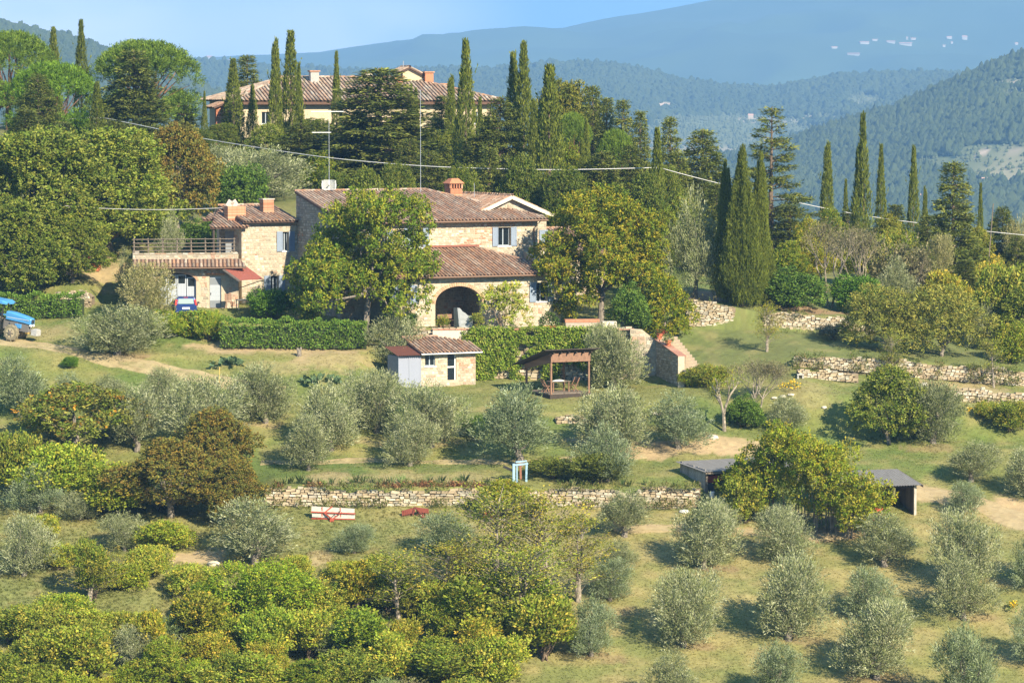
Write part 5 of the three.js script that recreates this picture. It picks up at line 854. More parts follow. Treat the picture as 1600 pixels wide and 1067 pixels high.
const KINDS = {
  olive: ['olive_tree', 'olive tree', (i) => oliveProto(400 + i, { lobesN: [8, 11, 6, 9, 12, 6, 10, 7][i], dense: [0.95, 1.1, 0.8, 1.0, 1.15, 0.75, 1.0, 0.85][i] }), 8],
  thinolive: ['olive_tree', 'olive tree', (i) => oliveProto(440 + i, { lobesN: 6, dense: 0.55, open: 0.15 }), 3],
  linden: ['linden_tree', 'tree', (i) => broadProto(500 + i, { W: 10.5, Ht: 9.3, lobesN: 46, leaves: 62000, len: 0.15, wid: 0.115, bole: 0.16, flat: 0.6, rad: 0.115, inner: 0.5 }), 2],
  lindenA: ['linden_tree', 'tree', () => clumpProto(505, LINDEN_A, 572, 508, 258.4 / F, { fork: [4, 62] }), 1],
  lindenB: ['linden_tree', 'tree', () => clumpProto(506, LINDEN_B, 940, 505, 264.5 / F, { fork: [0, 50], sprays: 4600 }), 1],
  bigbush: ['shrub', 'shrub', (i) => shrubProto(690 + i, { cols: COL.lime, W: 5.6, Ht: 4.4, n: 26, leaves: 30000, stems: 7 }), 1],
  oak: ['oak_tree', 'tree', (i) => broadProto(520 + i, { W: 9, Ht: 10, lobesN: 52, cols: COL.oak, leaves: 62000, bole: 0.1, flat: 0.8, shape: 'dome', len: 0.165, wid: 0.115, rad: 0.115 }), 3],
  rust: ['autumn_tree', 'tree', (i) => broadProto(540 + i, { W: 7.5, Ht: 7.5, lobesN: 36, cols: COL.rust, leaves: 36000, len: 0.15, wid: 0.11, bole: 0.16, flat: 0.72, rad: 0.12, inner: 0.5 }), 3],
  persimmon: ['fruit_tree', 'fruit tree', (i) => broadProto(550 + i, { W: 8, Ht: 5, lobesN: 20, cols: COL.oak.concat(COL.oak, COL.rust, COL.yellow, [[0.5, 0.26, 0.03]]), leaves: 19000, len: 0.15, wid: 0.11, bole: 0.3, flat: 0.6, rad: 0.13, stem: 0.2, inner: 0.3 }), 2],
  leafy: ['leafy_tree', 'tree', (i) => broadProto(560 + i, { W: 5, Ht: 5.5, lobesN: 20, cols: [COL.linden, COL.oak, COL.lime][i % 3], leaves: 21000, len: 0.135, wid: 0.095, bole: 0.12, stem: 0.13, inner: 0.5 }), 3],
  lime: ['shrub', 'shrub', (i) => shrubProto(600 + i, { cols: COL.lime, W: 3.2, Ht: 2.8, n: 14 + i, leaves: 15000 }), 3],
  scrub: ['shrub', 'shrub', (i) => shrubProto(620 + i, { cols: COL.scrub, W: 3.6, Ht: 2.8, n: 12 + i, leaves: 12000 + 800 * i, inner: 0.3, up: 0.9, spread: 0.8 }), 5],
  green: ['evergreen_shrub', 'shrub', (i) => shrubProto(640 + i, { cols: COL.green, W: 3, Ht: 3, n: 13, leaves: 14000, len: 0.12, wid: 0.08 }), 3],
  yellow: ['weeping_tree', 'tree', (i) => broadProto(660 + i, { W: 5.5, Ht: 5, lobesN: 22, cols: COL.yellow, leaves: 17000, len: 0.2, wid: 0.06, bole: 0.12, stem: 0.12, flat: 0.7, shape: 'dome' }), 2],
  thicket: ['tall_thicket', 'shrub', (i) => thicketProto(670), 1],
  cypress: ['cypress', 'cypress', (i) => cypressProto(700 + i, { n: 1000, lobes: [1, 1, 2, 1, 2][i], ragged: 0.18 + 0.06 * i }), 5],
  fatcypress: ['cypress', 'cypress', (i) => cypressProto(720 + i, { lobes: 5 + i, fat: 0.7, ragged: 0.6, n: 5200, fine: 0.7 }), 2],
  conifer: ['conifer', 'conifer', (i) => coniferProto(740 + i, { W: [6, 5, 7, 4.5][i], Ht: 10, whorls: [21, 20, 20, 22][i], per: 8, tip: [0.75, 0.85, 0.6, 0.9][i], density: 1.15 }), 4],
  deodar: ['deodar_cedar', 'conifer', (i) => coniferProto(760, { W: 6.6, Ht: 13, whorls: 15, per: 6, tip: 0.75, droop: 0.03, gap: 0.1, density: 1.3 }), 1],
  pine: ['umbrella_pine', 'pine tree', (i) => pineProto(780 + i), 2],
  greyshrub: ['dry_shrub', 'shrub', (i) => shrubProto(800 + i, { cols: COL.grey, W: 3, Ht: 2.6, n: 8, leaves: 4200, inner: 0.35, up: 0.8 }), 2],
  sapling: ['sapling', 'shrub', (i) => shrubProto(850 + i, { W: 2.3, Ht: 3.4, n: 11, cols: [COL.lime.concat(COL.scrub), COL.lime.concat(COL.oak), COL.scrub.concat(COL.oak)][i], leaves: 12000, len: 0.135, wid: 0.075, up: 1.2, spread: 0.7, inner: 0.2, stems: 9 }), 3],
  bare: ['bare_tree', 'tree', (i) => twigProto(820 + i, { Ht: 5.5, stems: 2 + i, cols: COL.grey, leaves: 2, len: 0.14, wid: 0.06, stem: 0.15 }), 2],
  open: ['open_tree', 'tree', (i) => openProto(840 + i, { stems: [1, 3, 2][i], W: [4, 5.5, 6][i], boughs: [52, 90, 100][i], twigs: 6, leaves: 9, cols: COL.scrub.concat(COL.oak, COL.yellow) }), 3],
  gnarled: ['gnarled_tree', 'tree', () => twigProto(860, { Ht: 4.6, stems: 1, cols: COL.lime, leaves: 4, len: 0.14, wid: 0.07, stem: 0.24, levels: 4, spreadA: 0.75, lean: -0.15 }), 1],
  juniper: ['juniper_bush', 'shrub', (i) => shrubProto(870 + i, { cols: COL.cypress.concat(COL.conifer), W: 2.4, Ht: 3, n: 9, leaves: 8000, len: 0.22, wid: 0.055, up: 1.2, spread: 0.5 }), 2],
  vine: ['climbing_plant', 'climber', (i) => shrubProto(880 + i, { cols: COL.lime.concat(COL.yellow), W: 3.2, Ht: 3.4, n: 11, leaves: 2600, len: 0.17, wid: 0.13, inner: 0.2, stems: 7 }), 2],
};
const ANCHORS = [], protoCache = {}, turnOf = {};
function protoOf(kind, i) { const k = kind + i; return protoCache[k] ??= KINDS[kind][2](i); }
const usedLabels = new Set();
function beside(noun, px, py) {   // a label by the nearest plant that has one of its own
  for (const a of [...ANCHORS].sort((p, q) => Math.hypot(p.px - px, p.py - py) - Math.hypot(q.px - px, q.py - py))) {
    if (a.label.split(' ').length > 11) continue;
    const dx = px - a.px, dy = py - a.py, where = Math.abs(dx) > Math.abs(dy) * 1.2 ? (dx < 0 ? 'just left of' : 'just right of') : dy < 0 ? 'just above' : 'just below', l = noun + ' ' + where + ' the ' + a.label;
    if (!usedLabels.has(l) && l.split(' ').length <= 16) { usedLabels.add(l); return l; }
  }
}
function plant(kind, px, yb, yt, w, label, o = {}) {
  const [name, cat, , n] = KINDS[kind]; turnOf[kind] = (turnOf[kind] ?? -1) + 1;
  const i = o.i ?? turnOf[kind] % n, p = protoOf(kind, i); if (kind === 'olive') w *= 0.88;
  const pos = o.d ? groundAt(px, o.d) : groundPix(px, yb), d = -pos.z, h = at(px, yt, d).y - pos.y, wd = w / F * d;
  const g = thing(o.name ?? name, label, o.cat ?? cat, pos, o.turn ?? hash(px, yt, 7) * 6.283, o.group);
  if (p.trunk) { const t = new MB(); part('trunk', p.trunk, o.bark ?? p.bark, g); }
  part('crown', p.crown, leafMat(o.tint, o.rough), g);
  if (p.exact) g.scale.set(1, h / p.h, 1); else g.scale.set(wd / p.w, h / p.h, (o.flat ?? 1) * wd / p.w);
  if (!o.group) ANCHORS.push({ px, py: (yt + (o.d ? rowOfHeight(pos.y, d) : yb)) / 2, label });
  return g;
}
const T = { warm: [1.15, 1.0, 0.85], pale: [1.2, 1.2, 1.15], dark: [0.8, 0.82, 0.8], cool: [0.85, 0.95, 1.0], gold: [1.15, 1.04, 0.75], fresh: [0.95, 1.1, 0.8], silver: [1.1, 1.1, 1.15] };

// --- ridge at the left
plant('pine', 228, 210, 58, 158, 'largest umbrella pine, wide bright green dome left of the villa', { d: 338, i: 0 });
plant('pine', 82, 200, 92, 132, 'umbrella pine with a lower bright dome at the far left, in front of the others', { d: 322, i: 1, tint: T.fresh });
plant('pine', 14, 200, 44, 140, 'umbrella pine cut by the left edge, its top against the sky', { d: 348, i: 0 });
plant('conifer', 210, 215, 76, 100, 'dark pointed conifer standing before the largest umbrella pine', { d: 324, i: 0, tint: T.dark });
plant('conifer', 60, 200, 112, 84, 'dark conifer in front of the lower umbrella pine at the far left', { d: 314, i: 2, tint: T.dark });
plant('cypress', 128, 190, 27, 24, 'lone tall cypress against the sky between the umbrella pines', { d: 340, i: 0, tint: T.dark });
plant('cypress', 85, 190, 40, 26, 'cypress peeping up behind the left umbrella pines', { d: 352, i: 1 });
plant('cypress', 152, 200, 126, 26, 'short cypress in the gap between the two left umbrella pines', { d: 318, i: 3, tint: T.dark });
plant('cypress', 320, 200, 140, 10, 'tiny thin cypress left of the brick outbuilding', { d: 330, i: 0 });
// --- big trees left of the house
plant('oak', 58, 455, 192, 215, 'huge oak filling the left edge above the tractor', { d: 272, i: 0 });
plant('oak', 170, 400, 193, 190, 'broad oak beside the orange-leaved tree, pale glossy leaves on top', { d: 279, i: 1, tint: T.pale });
plant('oak', 22, 470, 300, 150, 'lower oak at the left edge in front of the huge one', { d: 266.5, i: 2 });
plant('oak', 112, 452, 335, 105, 'small oak right above the left clipped hedge', { d: 268, i: 0 });
plant('rust', 277, 380, 184, 132, 'tree with orange autumn leaves and a bare grey trunk behind the roof terrace', { d: 286, i: 0, bark: bark.grey });
plant('rust', 215, 330, 205, 70, 'small orange-brown tree between the broad oak and the orange-leaved tree', { d: 292, i: 1 });
plant('green', 372, 325, 250, 70, 'bright green bush behind the wing chimneys', { d: 292 });
plant('olive', 345, 300, 222, 95, 'silvery olive behind the orange-leaved tree', { d: 306 });
plant('olive', 415, 310, 222, 130, 'large silvery olive behind the left wing roof', { d: 300, tint: T.silver });
plant('olive', 262, 395, 320, 48, 'small grey olive in shade behind the roof terrace', { d: 274 });
plant('green', 300, 395, 338, 66, 'dark bush behind the roof terrace, right of the bare grey trunk', { d: 280, tint: T.dark });
plant('green', 338, 395, 335, 50, 'dark bush behind the porch of the left wing', { d: 279, tint: T.dark });
plant('green', 322, 395, 358, 34, 'small dark bush at the end of the roof terrace', { d: 271 });
plant('thinolive', 195, 415, 382, 34, 'little silvery shrub beside the large terracotta pot', { d: 268 });
// --- cypresses and conifers round the villa
const CY = 'cypresses round the villa';
[[365, 88, 26, 330, 'cypress in front of the left end of the villa roof'], [395, 130, 16, 326, 'small cypress before the left part of the villa wall'],
 [431, 55, 17, 322, 'slim cypress at the left of the tall pair before the villa'], [455, 45, 28, 324, 'tallest cypress of the cluster before the villa roof'], [471, 95, 17, 321, 'short cypress hugging the right side of the tallest one'],
 [526, 76, 15, 322, 'single narrow cypress before the middle of the villa roof'], [728, 57, 29, 306, 'tall ragged cypress before the right end of the villa'], [705, 114, 15, 326, 'small dark cypress left of the tall ragged one'],
 [750, 150, 12, 328, 'thin cypress at the right corner of the villa'], [640, 128, 13, 322, 'thin cypress beside the big conifer before the villa'], [802, 76, 26, 312, 'left cypress of the tall double one right of the villa'],
 [818, 61, 28, 310, 'right cypress of the tall double one right of the villa'], [834, 150, 15, 306, 'short dark cypress right of the tall double one'], [858, 98, 38, 297, 'thick cypress full of cones behind the right end of the farmhouse'],
 [911, 180, 20, 300, 'slender cypress right of the thick coned one'], [1027, 195, 24, 292, 'ragged cypress above the right linden'], [650, 135, 12, 318, 'second thin cypress beside the big conifer before the villa']].forEach(([x, yt, w, d, l], k) => plant('cypress', x, 0, yt, w * 1.2, l, { d, i: k % 5 }));
[[592, 104, 152, 310, 0, 'big spreading conifer in front of the villa'], [387, 84, 56, 352, 1, 'dark conifer behind the left end of the villa'], [690, 148, 42, 328, 3, 'thin ragged conifer before the right half of the villa'], [782, 148, 84, 300, 2, 'dense conifer below the tall double cypress'],
 [926, 132, 52, 332, 1, 'conifer right of the round brownish tree on the ridge'], [948, 150, 44, 328, 3, 'second conifer along the ridge, right of the round brownish tree'], [973, 153, 46, 326, 1, 'pointed conifer in front of the white distant house'], [1000, 171, 42, 322, 3, 'conifer before the distant quarry'], [1047, 180, 48, 314, 1, 'lone conifer under the distant quarry'],
 [1098, 200, 80, 318, 0, 'bushy conifer standing against the valley, left of the cedar'], [1490, 250, 76, 293, 1, 'broad conifer near the thin leaning pole'], [1568, 320, 62, 308, 2, 'conifer right of the thin leaning pole'], [470, 190, 90, 312, 2, 'shaggy conifer below the tallest cypress'], [740, 212, 70, 300, 3, 'shaggy conifer just above the farmhouse chimney'], [1060, 235, 50, 300, 0, 'small conifer above the grey olive']].forEach(([x, yt, w, d, i, l]) => plant('conifer', x, 0, yt, w * 1.18, l, { d, i, tint: i === 2 ? T.dark : undefined }));
plant('deodar', 1206, 0, 165, 118, 'tall cedar with layered open branches above the lawn', { d: 300 });
plant('fatcypress', 1160, 0, 222, 62, 'massive dark cypress between the two upper stone walls', { d: 264.6, i: 0, tint: T.dark });
plant('fatcypress', 1136, 0, 246, 36, 'narrower cypress grown into the left of the massive one', { d: 266, i: 1 });
plant('fatcypress', 1187, 0, 234, 36, 'narrower cypress grown into the right of the massive one', { d: 265.5, i: 1, turn: 2 });
plant('oak', 880, 0, 118, 100, 'round brownish tree on the ridge right of the villa', { d: 346, i: 2, tint: [1, 0.85, 0.75] });
plant('pine', 895, 0, 172, 56, 'bright green pine with a red trunk behind the slender cypress', { d: 320, i: 1 });
plant('pine', 962, 0, 198, 56, 'small bright pine below the ridge conifers', { d: 312, i: 0 });
// --- cypresses at the right, against the valley
[[1293, 217, 21, 318, 'double-tipped cypress right of the cedar'], [1322, 278, 12, 322, 'tiny cypress between the double-tipped one and the tallest'], [1350, 171, 34, 301, 'tallest cypress at the right, against the far wooded hill'], [1377, 221, 19, 306, 'cypress just right of the tallest right-hand one'], [1428, 224, 21, 306, 'slim upright cypress left of the broad conifer'], [1446, 288, 11, 309, 'tiny cypress beside the slim upright one'], [1533, 284, 12, 316, 'thin faint cypress before the distant houses']].forEach(([x, yt, w, d, l], k) => plant('cypress', x, 0, yt, w, l, { d, i: (k + 2) % 5 }));
// --- wooded slope behind the farmhouse
{
  const R = rng(91), g = 'trees of the wooded slope behind the farmhouse';
  [[500, 232, 70, 306], [545, 215, 60, 312], [520, 262, 70, 288], [640, 215, 60, 302], [670, 232, 80, 296], [700, 200, 60, 318], [765, 228, 60, 292], [815, 235, 70, 290], [880, 215, 70, 306], [885, 255, 80, 288], [940, 235, 80, 298], [985, 225, 70, 306], [960, 280, 90, 284], [1010, 262, 70, 288], [1040, 255, 60, 296], [1070, 300, 70, 284], [1000, 320, 80, 278], [1095, 265, 60, 300], [1120, 285, 60, 296], [310, 200, 60, 318], [350, 190, 60, 326], [420, 190, 70, 318], [490, 205, 60, 322], [560, 190, 60, 328], [1040, 320, 60, 280], [1130, 320, 50, 282], [660, 200, 50, 320], [770, 195, 40, 322], [490, 182, 60, 330], [620, 178, 60, 331], [680, 182, 60, 331], [720, 178, 50, 332], [560, 172, 60, 331], [455, 185, 60, 330], [760, 180, 40, 333], [240, 195, 70, 315], [290, 165, 50, 338], [180, 185, 80, 306], [40, 170, 80, 306], [100, 190, 70, 300], [620, 250, 60, 288], [570, 255, 70, 286], [720, 250, 60, 284]].forEach(([x, yt, w, d]) => { const k = pick(R, ['leafy', 'oak', 'conifer', 'leafy', 'conifer', 'oak']); plant(k, x, 0, yt, w, beside('woodland tree', x, yt + 40), { d, group: g, name: 'woodland_tree', cat: 'tree', tint: pick(R, [undefined, T.dark, T.dark, [0.65, 0.7, 0.7]]) }); });
  const g2 = 'bushes along the right-hand ridge';
  [[1235, 318, 70, 296], [1265, 335, 60, 290], [1300, 318, 60, 300], [1325, 325, 60, 304], [1390, 330, 50, 304], [1400, 318, 60, 310], [1450, 335, 60, 300], [1410, 350, 60, 292], [1360, 365, 80, 284], [1265, 365, 70, 280], [1230, 372, 70, 276], [1440, 385, 70, 282], [1530, 350, 60, 300], [1590, 365, 60, 296], [1545, 395, 70, 282], [1510, 405, 60, 280], [1480, 420, 70, 274], [1600, 330, 70, 306], [1465, 360, 50, 290]].forEach(([x, yt, w, d]) => plant(pick(R, ['scrub', 'leafy', 'conifer', 'olive', 'leafy']), x, 0, yt, w, beside('ridge bush', x, yt + 30), { d, group: g2, name: 'ridge_bush', cat: 'shrub', tint: pick(R, [undefined, T.warm, T.dark]) }));
}
// --- round the house
plant('lindenA', 572, 505, 293, 240, 'big linden before the left half of the farmhouse, hiding its front door', { d: 258.4, i: 0, turn: 0 });
plant('lindenB', 940, 505, 290, 212, 'big linden covering the right end of the farmhouse', { d: 264.5, i: 0, tint: T.warm, turn: 0 });
plant('leafy', 1040, 512, 420, 96, 'drooping tree with yellowing leaves right of the dark green shrub', { d: 260.5, i: 0, tint: T.gold });
plant('green', 982, 518, 436, 60, 'upright dark green shrub beside the garden steps', { d: 258.5 });
plant('olive', 1088, 460, 282, 84, 'tall grey-green olive with a bare trunk, above the left upper wall', { d: 267, i: 2 });
plant('vine', 788, 512, 436, 78, 'yellow-green climber on the loggia wall right of the arch', { d: 260.0, i: 0, flat: 0.35, turn: TURN });
plant('vine', 652, 514, 456, 44, 'leafy climber on the wall left of the arch', { d: 261.2, i: 1, flat: 0.35, turn: TURN });
plant('vine', 745, 512, 487, 24, 'small green bush at the right foot of the arch', { d: 258.6 });
plant('vine', 692, 512, 490, 20, 'small potted green bush at the left foot of the arch', { d: 258.7 });
plant('green', 640, 512, 488, 26, 'green bush below the left climber', { d: 258.5 });
plant('green', 425, 494, 448, 60, 'bright green shrub under the shuttered lower window of the wing', { d: 261, tint: T.fresh });
plant('lime', 482, 500, 462, 26, 'small pale green sapling in the shade left of the big linden', { d: 260 });
plant('olive', 225, 482, 404, 84, 'feathery olive in front of the garage doors', { d: 259.5, i: 4, tint: T.warm });
plant('olive', 182, 553, 470, 132, 'wide olive standing beside the track, left of the clipped hedge', { i: 1 });
plant('olive', 620, 572, 482, 108, 'rounded olive above the stone hut', { d: 256, i: 3 });
plant('olive', 960, 615, 500, 92, 'tall olive in front of the garden steps', { d: 252.5, i: 4 });
// --- lawn and walls at the right
plant('green', 1240, 494, 410, 92, 'dense dark green bush on the pale wall right of the big cypress', { d: 266 });
plant('green', 1205, 488, 425, 50, 'dark green bush squeezed between the big cypress and its neighbour', { d: 267 });
plant('bare', 1298, 480, 335, 84, 'leafless grey twiggy tree above the pale wall', { d: 268, i: 0 });
plant('bare', 1345, 470, 345, 70, 'second leafless twiggy tree, right of the first', { d: 272, i: 1 });
plant('green', 1345, 500, 425, 70, 'glossy green bush right of the leafless tree', { d: 266.5, tint: T.fresh });
plant('greyshrub', 1410, 470, 360, 90, 'grey half-dry shrub below the slim upright cypress', { d: 276 });
plant('olive', 1400, 465, 395, 60, 'silver olive below the grey half-dry shrub', { d: 270 });
plant('bare', 1442, 455, 385, 30, 'pale bare stem beside the grey half-dry shrub', { d: 275, i: 0 });
plant('yellow', 1385, 545, 440, 120, 'yellow-green weeping tree at the left of its pair, above the long right wall', { d: 257.5, i: 0 });
plant('yellow', 1475, 556, 436, 150, 'wider yellow-green weeping tree right of its pair', { d: 257, i: 1 });
plant('olive', 1540, 530, 462, 56, 'silvery olive behind the wider weeping tree', { d: 262 });
plant('scrub', 1572, 540, 405, 110, 'tall dark green bush at the right edge behind the walls', { d: 264, tint: T.dark });
plant('leafy', 1605, 560, 440, 90, 'leafy tree cut by the right edge behind the walls', { d: 261, i: 1 });
plant('lime', 1590, 580, 500, 60, 'pale green bush near the right edge on top of the long wall', { d: 257 });
plant('open', 1555, 606, 528, 46, 'young open tree with a white stem before the long right wall', { d: 252, i: 0 });
plant('open', 1397, 585, 515, 40, 'young open tree in front of the left weeping tree', { d: 252.6, i: 1 });
plant('open', 1200, 548, 468, 44, 'small yellowish tree alone on the lawn', { d: 257, i: 1, tint: T.gold });
plant('greyshrub', 1304, 532, 505, 66, 'low grey-blue lavender clump at the foot of the pale wall', { d: 261, tint: [0.8, 0.9, 1.2] });
plant('leafy', 1392, 694, 566, 110, 'leafy green fruit tree left of the dark olive on the right slope', { i: 1 });
plant('olive', 1462, 692, 588, 106, 'dark dense olive right of the leafy fruit tree', { i: 4, tint: T.dark });
plant('scrub', 1580, 672, 622, 70, 'dark low bush under the crumbling wall at the right edge', { tint: T.dark });
plant('scrub', 1545, 655, 625, 40, 'small bramble in front of the crumbling wall', {});
plant('gnarled', 1134, 674, 572, 66, 'gnarled half-dead tree with a pale bare trunk right of the sandy patch', { bark: bark.pale });
plant('green', 1163, 680, 612, 58, 'round dark green bush right behind the gnarled trunk', { d: 243.6 });
plant('bare', 1185, 668, 555, 84, 'spreading bare grey tree behind the round dark bush', { d: 246, i: 1, bark: bark.pale });
plant('scrub', 1105, 612, 566, 62, 'dark sprawling shrub at the foot of the garden steps', { d: 251, tint: T.dark });
plant('lime', 1080, 606, 574, 36, 'light green bush beside the parapet end', { d: 251.5 });
plant('olive', 1230, 690, 615, 70, 'pale olive half hidden behind the tall thicket', { tint: T.silver, d: 243 });
// --- middle terraces: olives
[[412, 660, 558, 92, 'compact round olive, alone at the left end of the middle terrace', 3], [480, 735, 640, 80, 'small olive with a dark forked trunk on the edge above the dry wall', 0], [515, 703, 588, 98, 'upright olive between the small forked one and the wide clump', 1], [588, 676, 570, 96, 'dark-shaded olive left of the wide clump below the hut', 4], [672, 698, 588, 112, 'wide olive below the hut door', 1], [640, 728, 636, 104, 'olive standing in front of the wide one, its foot on the path', 3], [812, 728, 590, 126, 'broad olive left of the pavilion posts', 5], [955, 706, 592, 116, 'broad olive right below the pavilion', 1], [950, 752, 655, 92, 'olive between the juniper bushes and the broad one below the pavilion', 2], [1060, 700, 603, 106, 'olive with a clear trunk on the sandy patch', 2],
 [310, 700, 582, 132, 'large olive in the left half, behind the rust-brown tree', 4], [212, 705, 590, 90, 'grey olive behind the orange-fruited tree', 1], [372, 652, 594, 60, 'olive just left of the compact round one', 0], [28, 655, 548, 100, 'olive at the left edge below the track', 5], [100, 632, 578, 70, 'faint olive at the left between the track and the orange-fruited tree', 2], [165, 640, 582, 80, 'pale olive above the orange-fruited tree', 3], [250, 640, 570, 80, 'pale olive just below the track', 0],
 [58, 800, 722, 84, 'olive at the left, below the vine-green thicket', 2], [395, 882, 772, 140, 'large round olive below the rust-brown tree', 1], [32, 900, 795, 100, 'dark olive at the left edge', 4], [552, 864, 815, 62, 'young olive with a thin white stem below the dry wall', 2], [702, 872, 795, 92, 'silvery olive left of the tall open tree', 5], [120, 812, 765, 74, 'small silver olive right of the one below the thicket', 0], [190, 860, 795, 90, 'pale olive in the rough grass at the left', 3]].forEach(([x, yb, yt, w, l, i]) => plant('olive', x, yb, yt, w, l, { i: (i + (yb % 3 === 0 ? 6 - (i % 3) * 2 : 0)) % 8, tint: [undefined, T.silver, T.cool][i % 3] }));
// --- the olive grove low on the right
[[1102, 888, 768, 98, 'round olive at the top left of the grassy grove', 1], [1070, 1010, 882, 108, 'olive in the middle of the grove\'s left row', 4], [1056, 1100, 1005, 84, 'lowest olive of the left row, cut by the bottom edge', 2], [925, 1024, 925, 94, 'olive at the left border of the grove, against the scrub', 3], [955, 938, 866, 82, 'olive leaning right, above the one at the left border', 0], [972, 885, 838, 54, 'small olive tucked behind the leaning one', 2], [978, 838, 758, 92, 'olive with a dark forked trunk below the dry wall', 5], [1237, 1000, 848, 110, 'tall olive in the second row of the grove', 1], [1225, 880, 786, 92, 'olive below the tall thicket, top of the second row', 4], [1220, 1090, 994, 98, 'lowest olive of the second row', 3], [1376, 1062, 925, 116, 'large dark-bottomed olive low in the third row', 4], [1358, 965, 880, 94, 'olive just behind the large dark-bottomed one', 0], [1385, 885, 796, 104, 'olive with a slanting trunk in front of the right shed', 5], [1515, 920, 782, 98, 'tall olive in the right row of the grove', 1], [1512, 968, 852, 96, 'olive with a bare trunk right under the tall one', 2], [1516, 1110, 962, 118, 'lowest olive of the right row', 3], [1510, 800, 748, 64, 'small open olive above the right row', 0], [1522, 752, 684, 82, 'olive on the upper right slope', 5], [1612, 778, 690, 70, 'olive cut by the right edge, upper slope', 1], [1625, 920, 820, 90, 'olive cut by the right edge, middle of the grove', 3], [1630, 1040, 940, 90, 'olive cut by the right edge, low in the grove', 0], [1125, 800 + 40, 775, 70, 'olive in front of the left shed', 2]].forEach(([x, yb, yt, w, l, i]) => plant('olive', x, yb, yt, w, l, { i, tint: [undefined, T.cool, T.silver][(i + 1) % 3] }));
// --- left and bottom: autumn trees and the thicket
plant('persimmon', 118, 705, 596, 200, 'wide fruit tree dotted with orange fruit at the left', { i: 0 });
plant('rust', 330, 790, 632, 130, 'taller rust-brown tree in the left half', { i: 0, d: 233 });
plant('rust', 262, 838, 680, 180, 'broad rust-brown tree with dark gaps, left of the taller one', { i: 2, d: 228 });
plant('rust', 360, 830, 715, 90, 'low rust-brown tree at the right foot of the taller one', { i: 1, d: 227 });
plant('scrub', 85, 775, 690, 130, 'green bramble thicket under the orange-fruited tree', { tint: T.fresh });
plant('scrub', 20, 770, 668, 90, 'dark bramble thicket at the left edge', { tint: T.dark });
plant('lime', 170, 800, 720, 120, 'yellow-green bramble mound left of the rust-brown trees', {});
plant('bigbush', 412, 975, 866, 152, 'rounded bright green bush, clear of the scrub', { tint: T.fresh });
plant('open', 770, 965, 748, 130, 'tall open tree with pale bare trunks among yellowing leaves', { i: 1, bark: bark.pale });
plant('open', 858, 955, 752, 160, 'big yellowing tree right of the open pale-trunked one', { i: 2, tint: [1.1, 1, 0.8] });
plant('open', 905, 940, 790, 90, 'smaller yellowing tree at the right flank of the big yellowing one', { i: 1, tint: [1.1, 1, 0.8] });
plant('open', 815, 1010, 835, 150, 'spreading yellow-green tree below the big yellowing one', { i: 2, tint: T.pale });
plant('sapling', 760, 1010, 890, 110, 'bushy green growth at the foot of the open pale-trunked tree', { i: 1 });
plant('sapling', 850, 1030, 920, 90, 'bushy green growth at the right border of the scrub', { i: 0 });
plant('open', 690, 965, 832, 150, 'sparse brownish tree with thin pale branches', { i: 2, tint: T.warm });
plant('open', 620, 980, 860, 100, 'sparse yellowish tree left of the brownish one', { i: 0 });
plant('open', 135, 945, 855, 110, 'open tree with splayed grey branches in the rough grass at the left', { i: 2, tint: T.warm });
plant('juniper', 932, 785, 706, 84, 'dark upright juniper bush above the dry wall', { i: 0, d: 231.5 });
plant('juniper', 862, 770, 712, 76, 'juniper bush right of the blue metal frame', { i: 1, d: 233 });
plant('thicket', 1262, 815, 652, 268, 'tall yellow-green thicket of many stems hiding the shed', { d: 226.5, tint: [1.25, 1.17, 0.9] });
plant('scrub', 1165, 800, 735, 70, 'dark scrub at the left foot of the tall thicket', { d: 227.5 });
plant('leafy', 790, 800, 745, 70, 'yellowing bush covering the dry wall below the blue frame', { i: 2, d: 228, tint: T.gold });
plant('green', 742, 682, 648, 40, 'dark green bush between two olives on the middle terrace', {});
plant('green', 106, 575, 556, 22, 'small bright green bush alone beside the track', { tint: T.fresh });
plant('scrub', 325, 545, 482, 40, 'tall wispy bush at the left end of the clipped hedge', { d: 257.5, tint: T.fresh });
plant('scrub', 262, 545, 488, 60, 'loose green bush before the garage', { d: 257.8, tint: T.fresh });
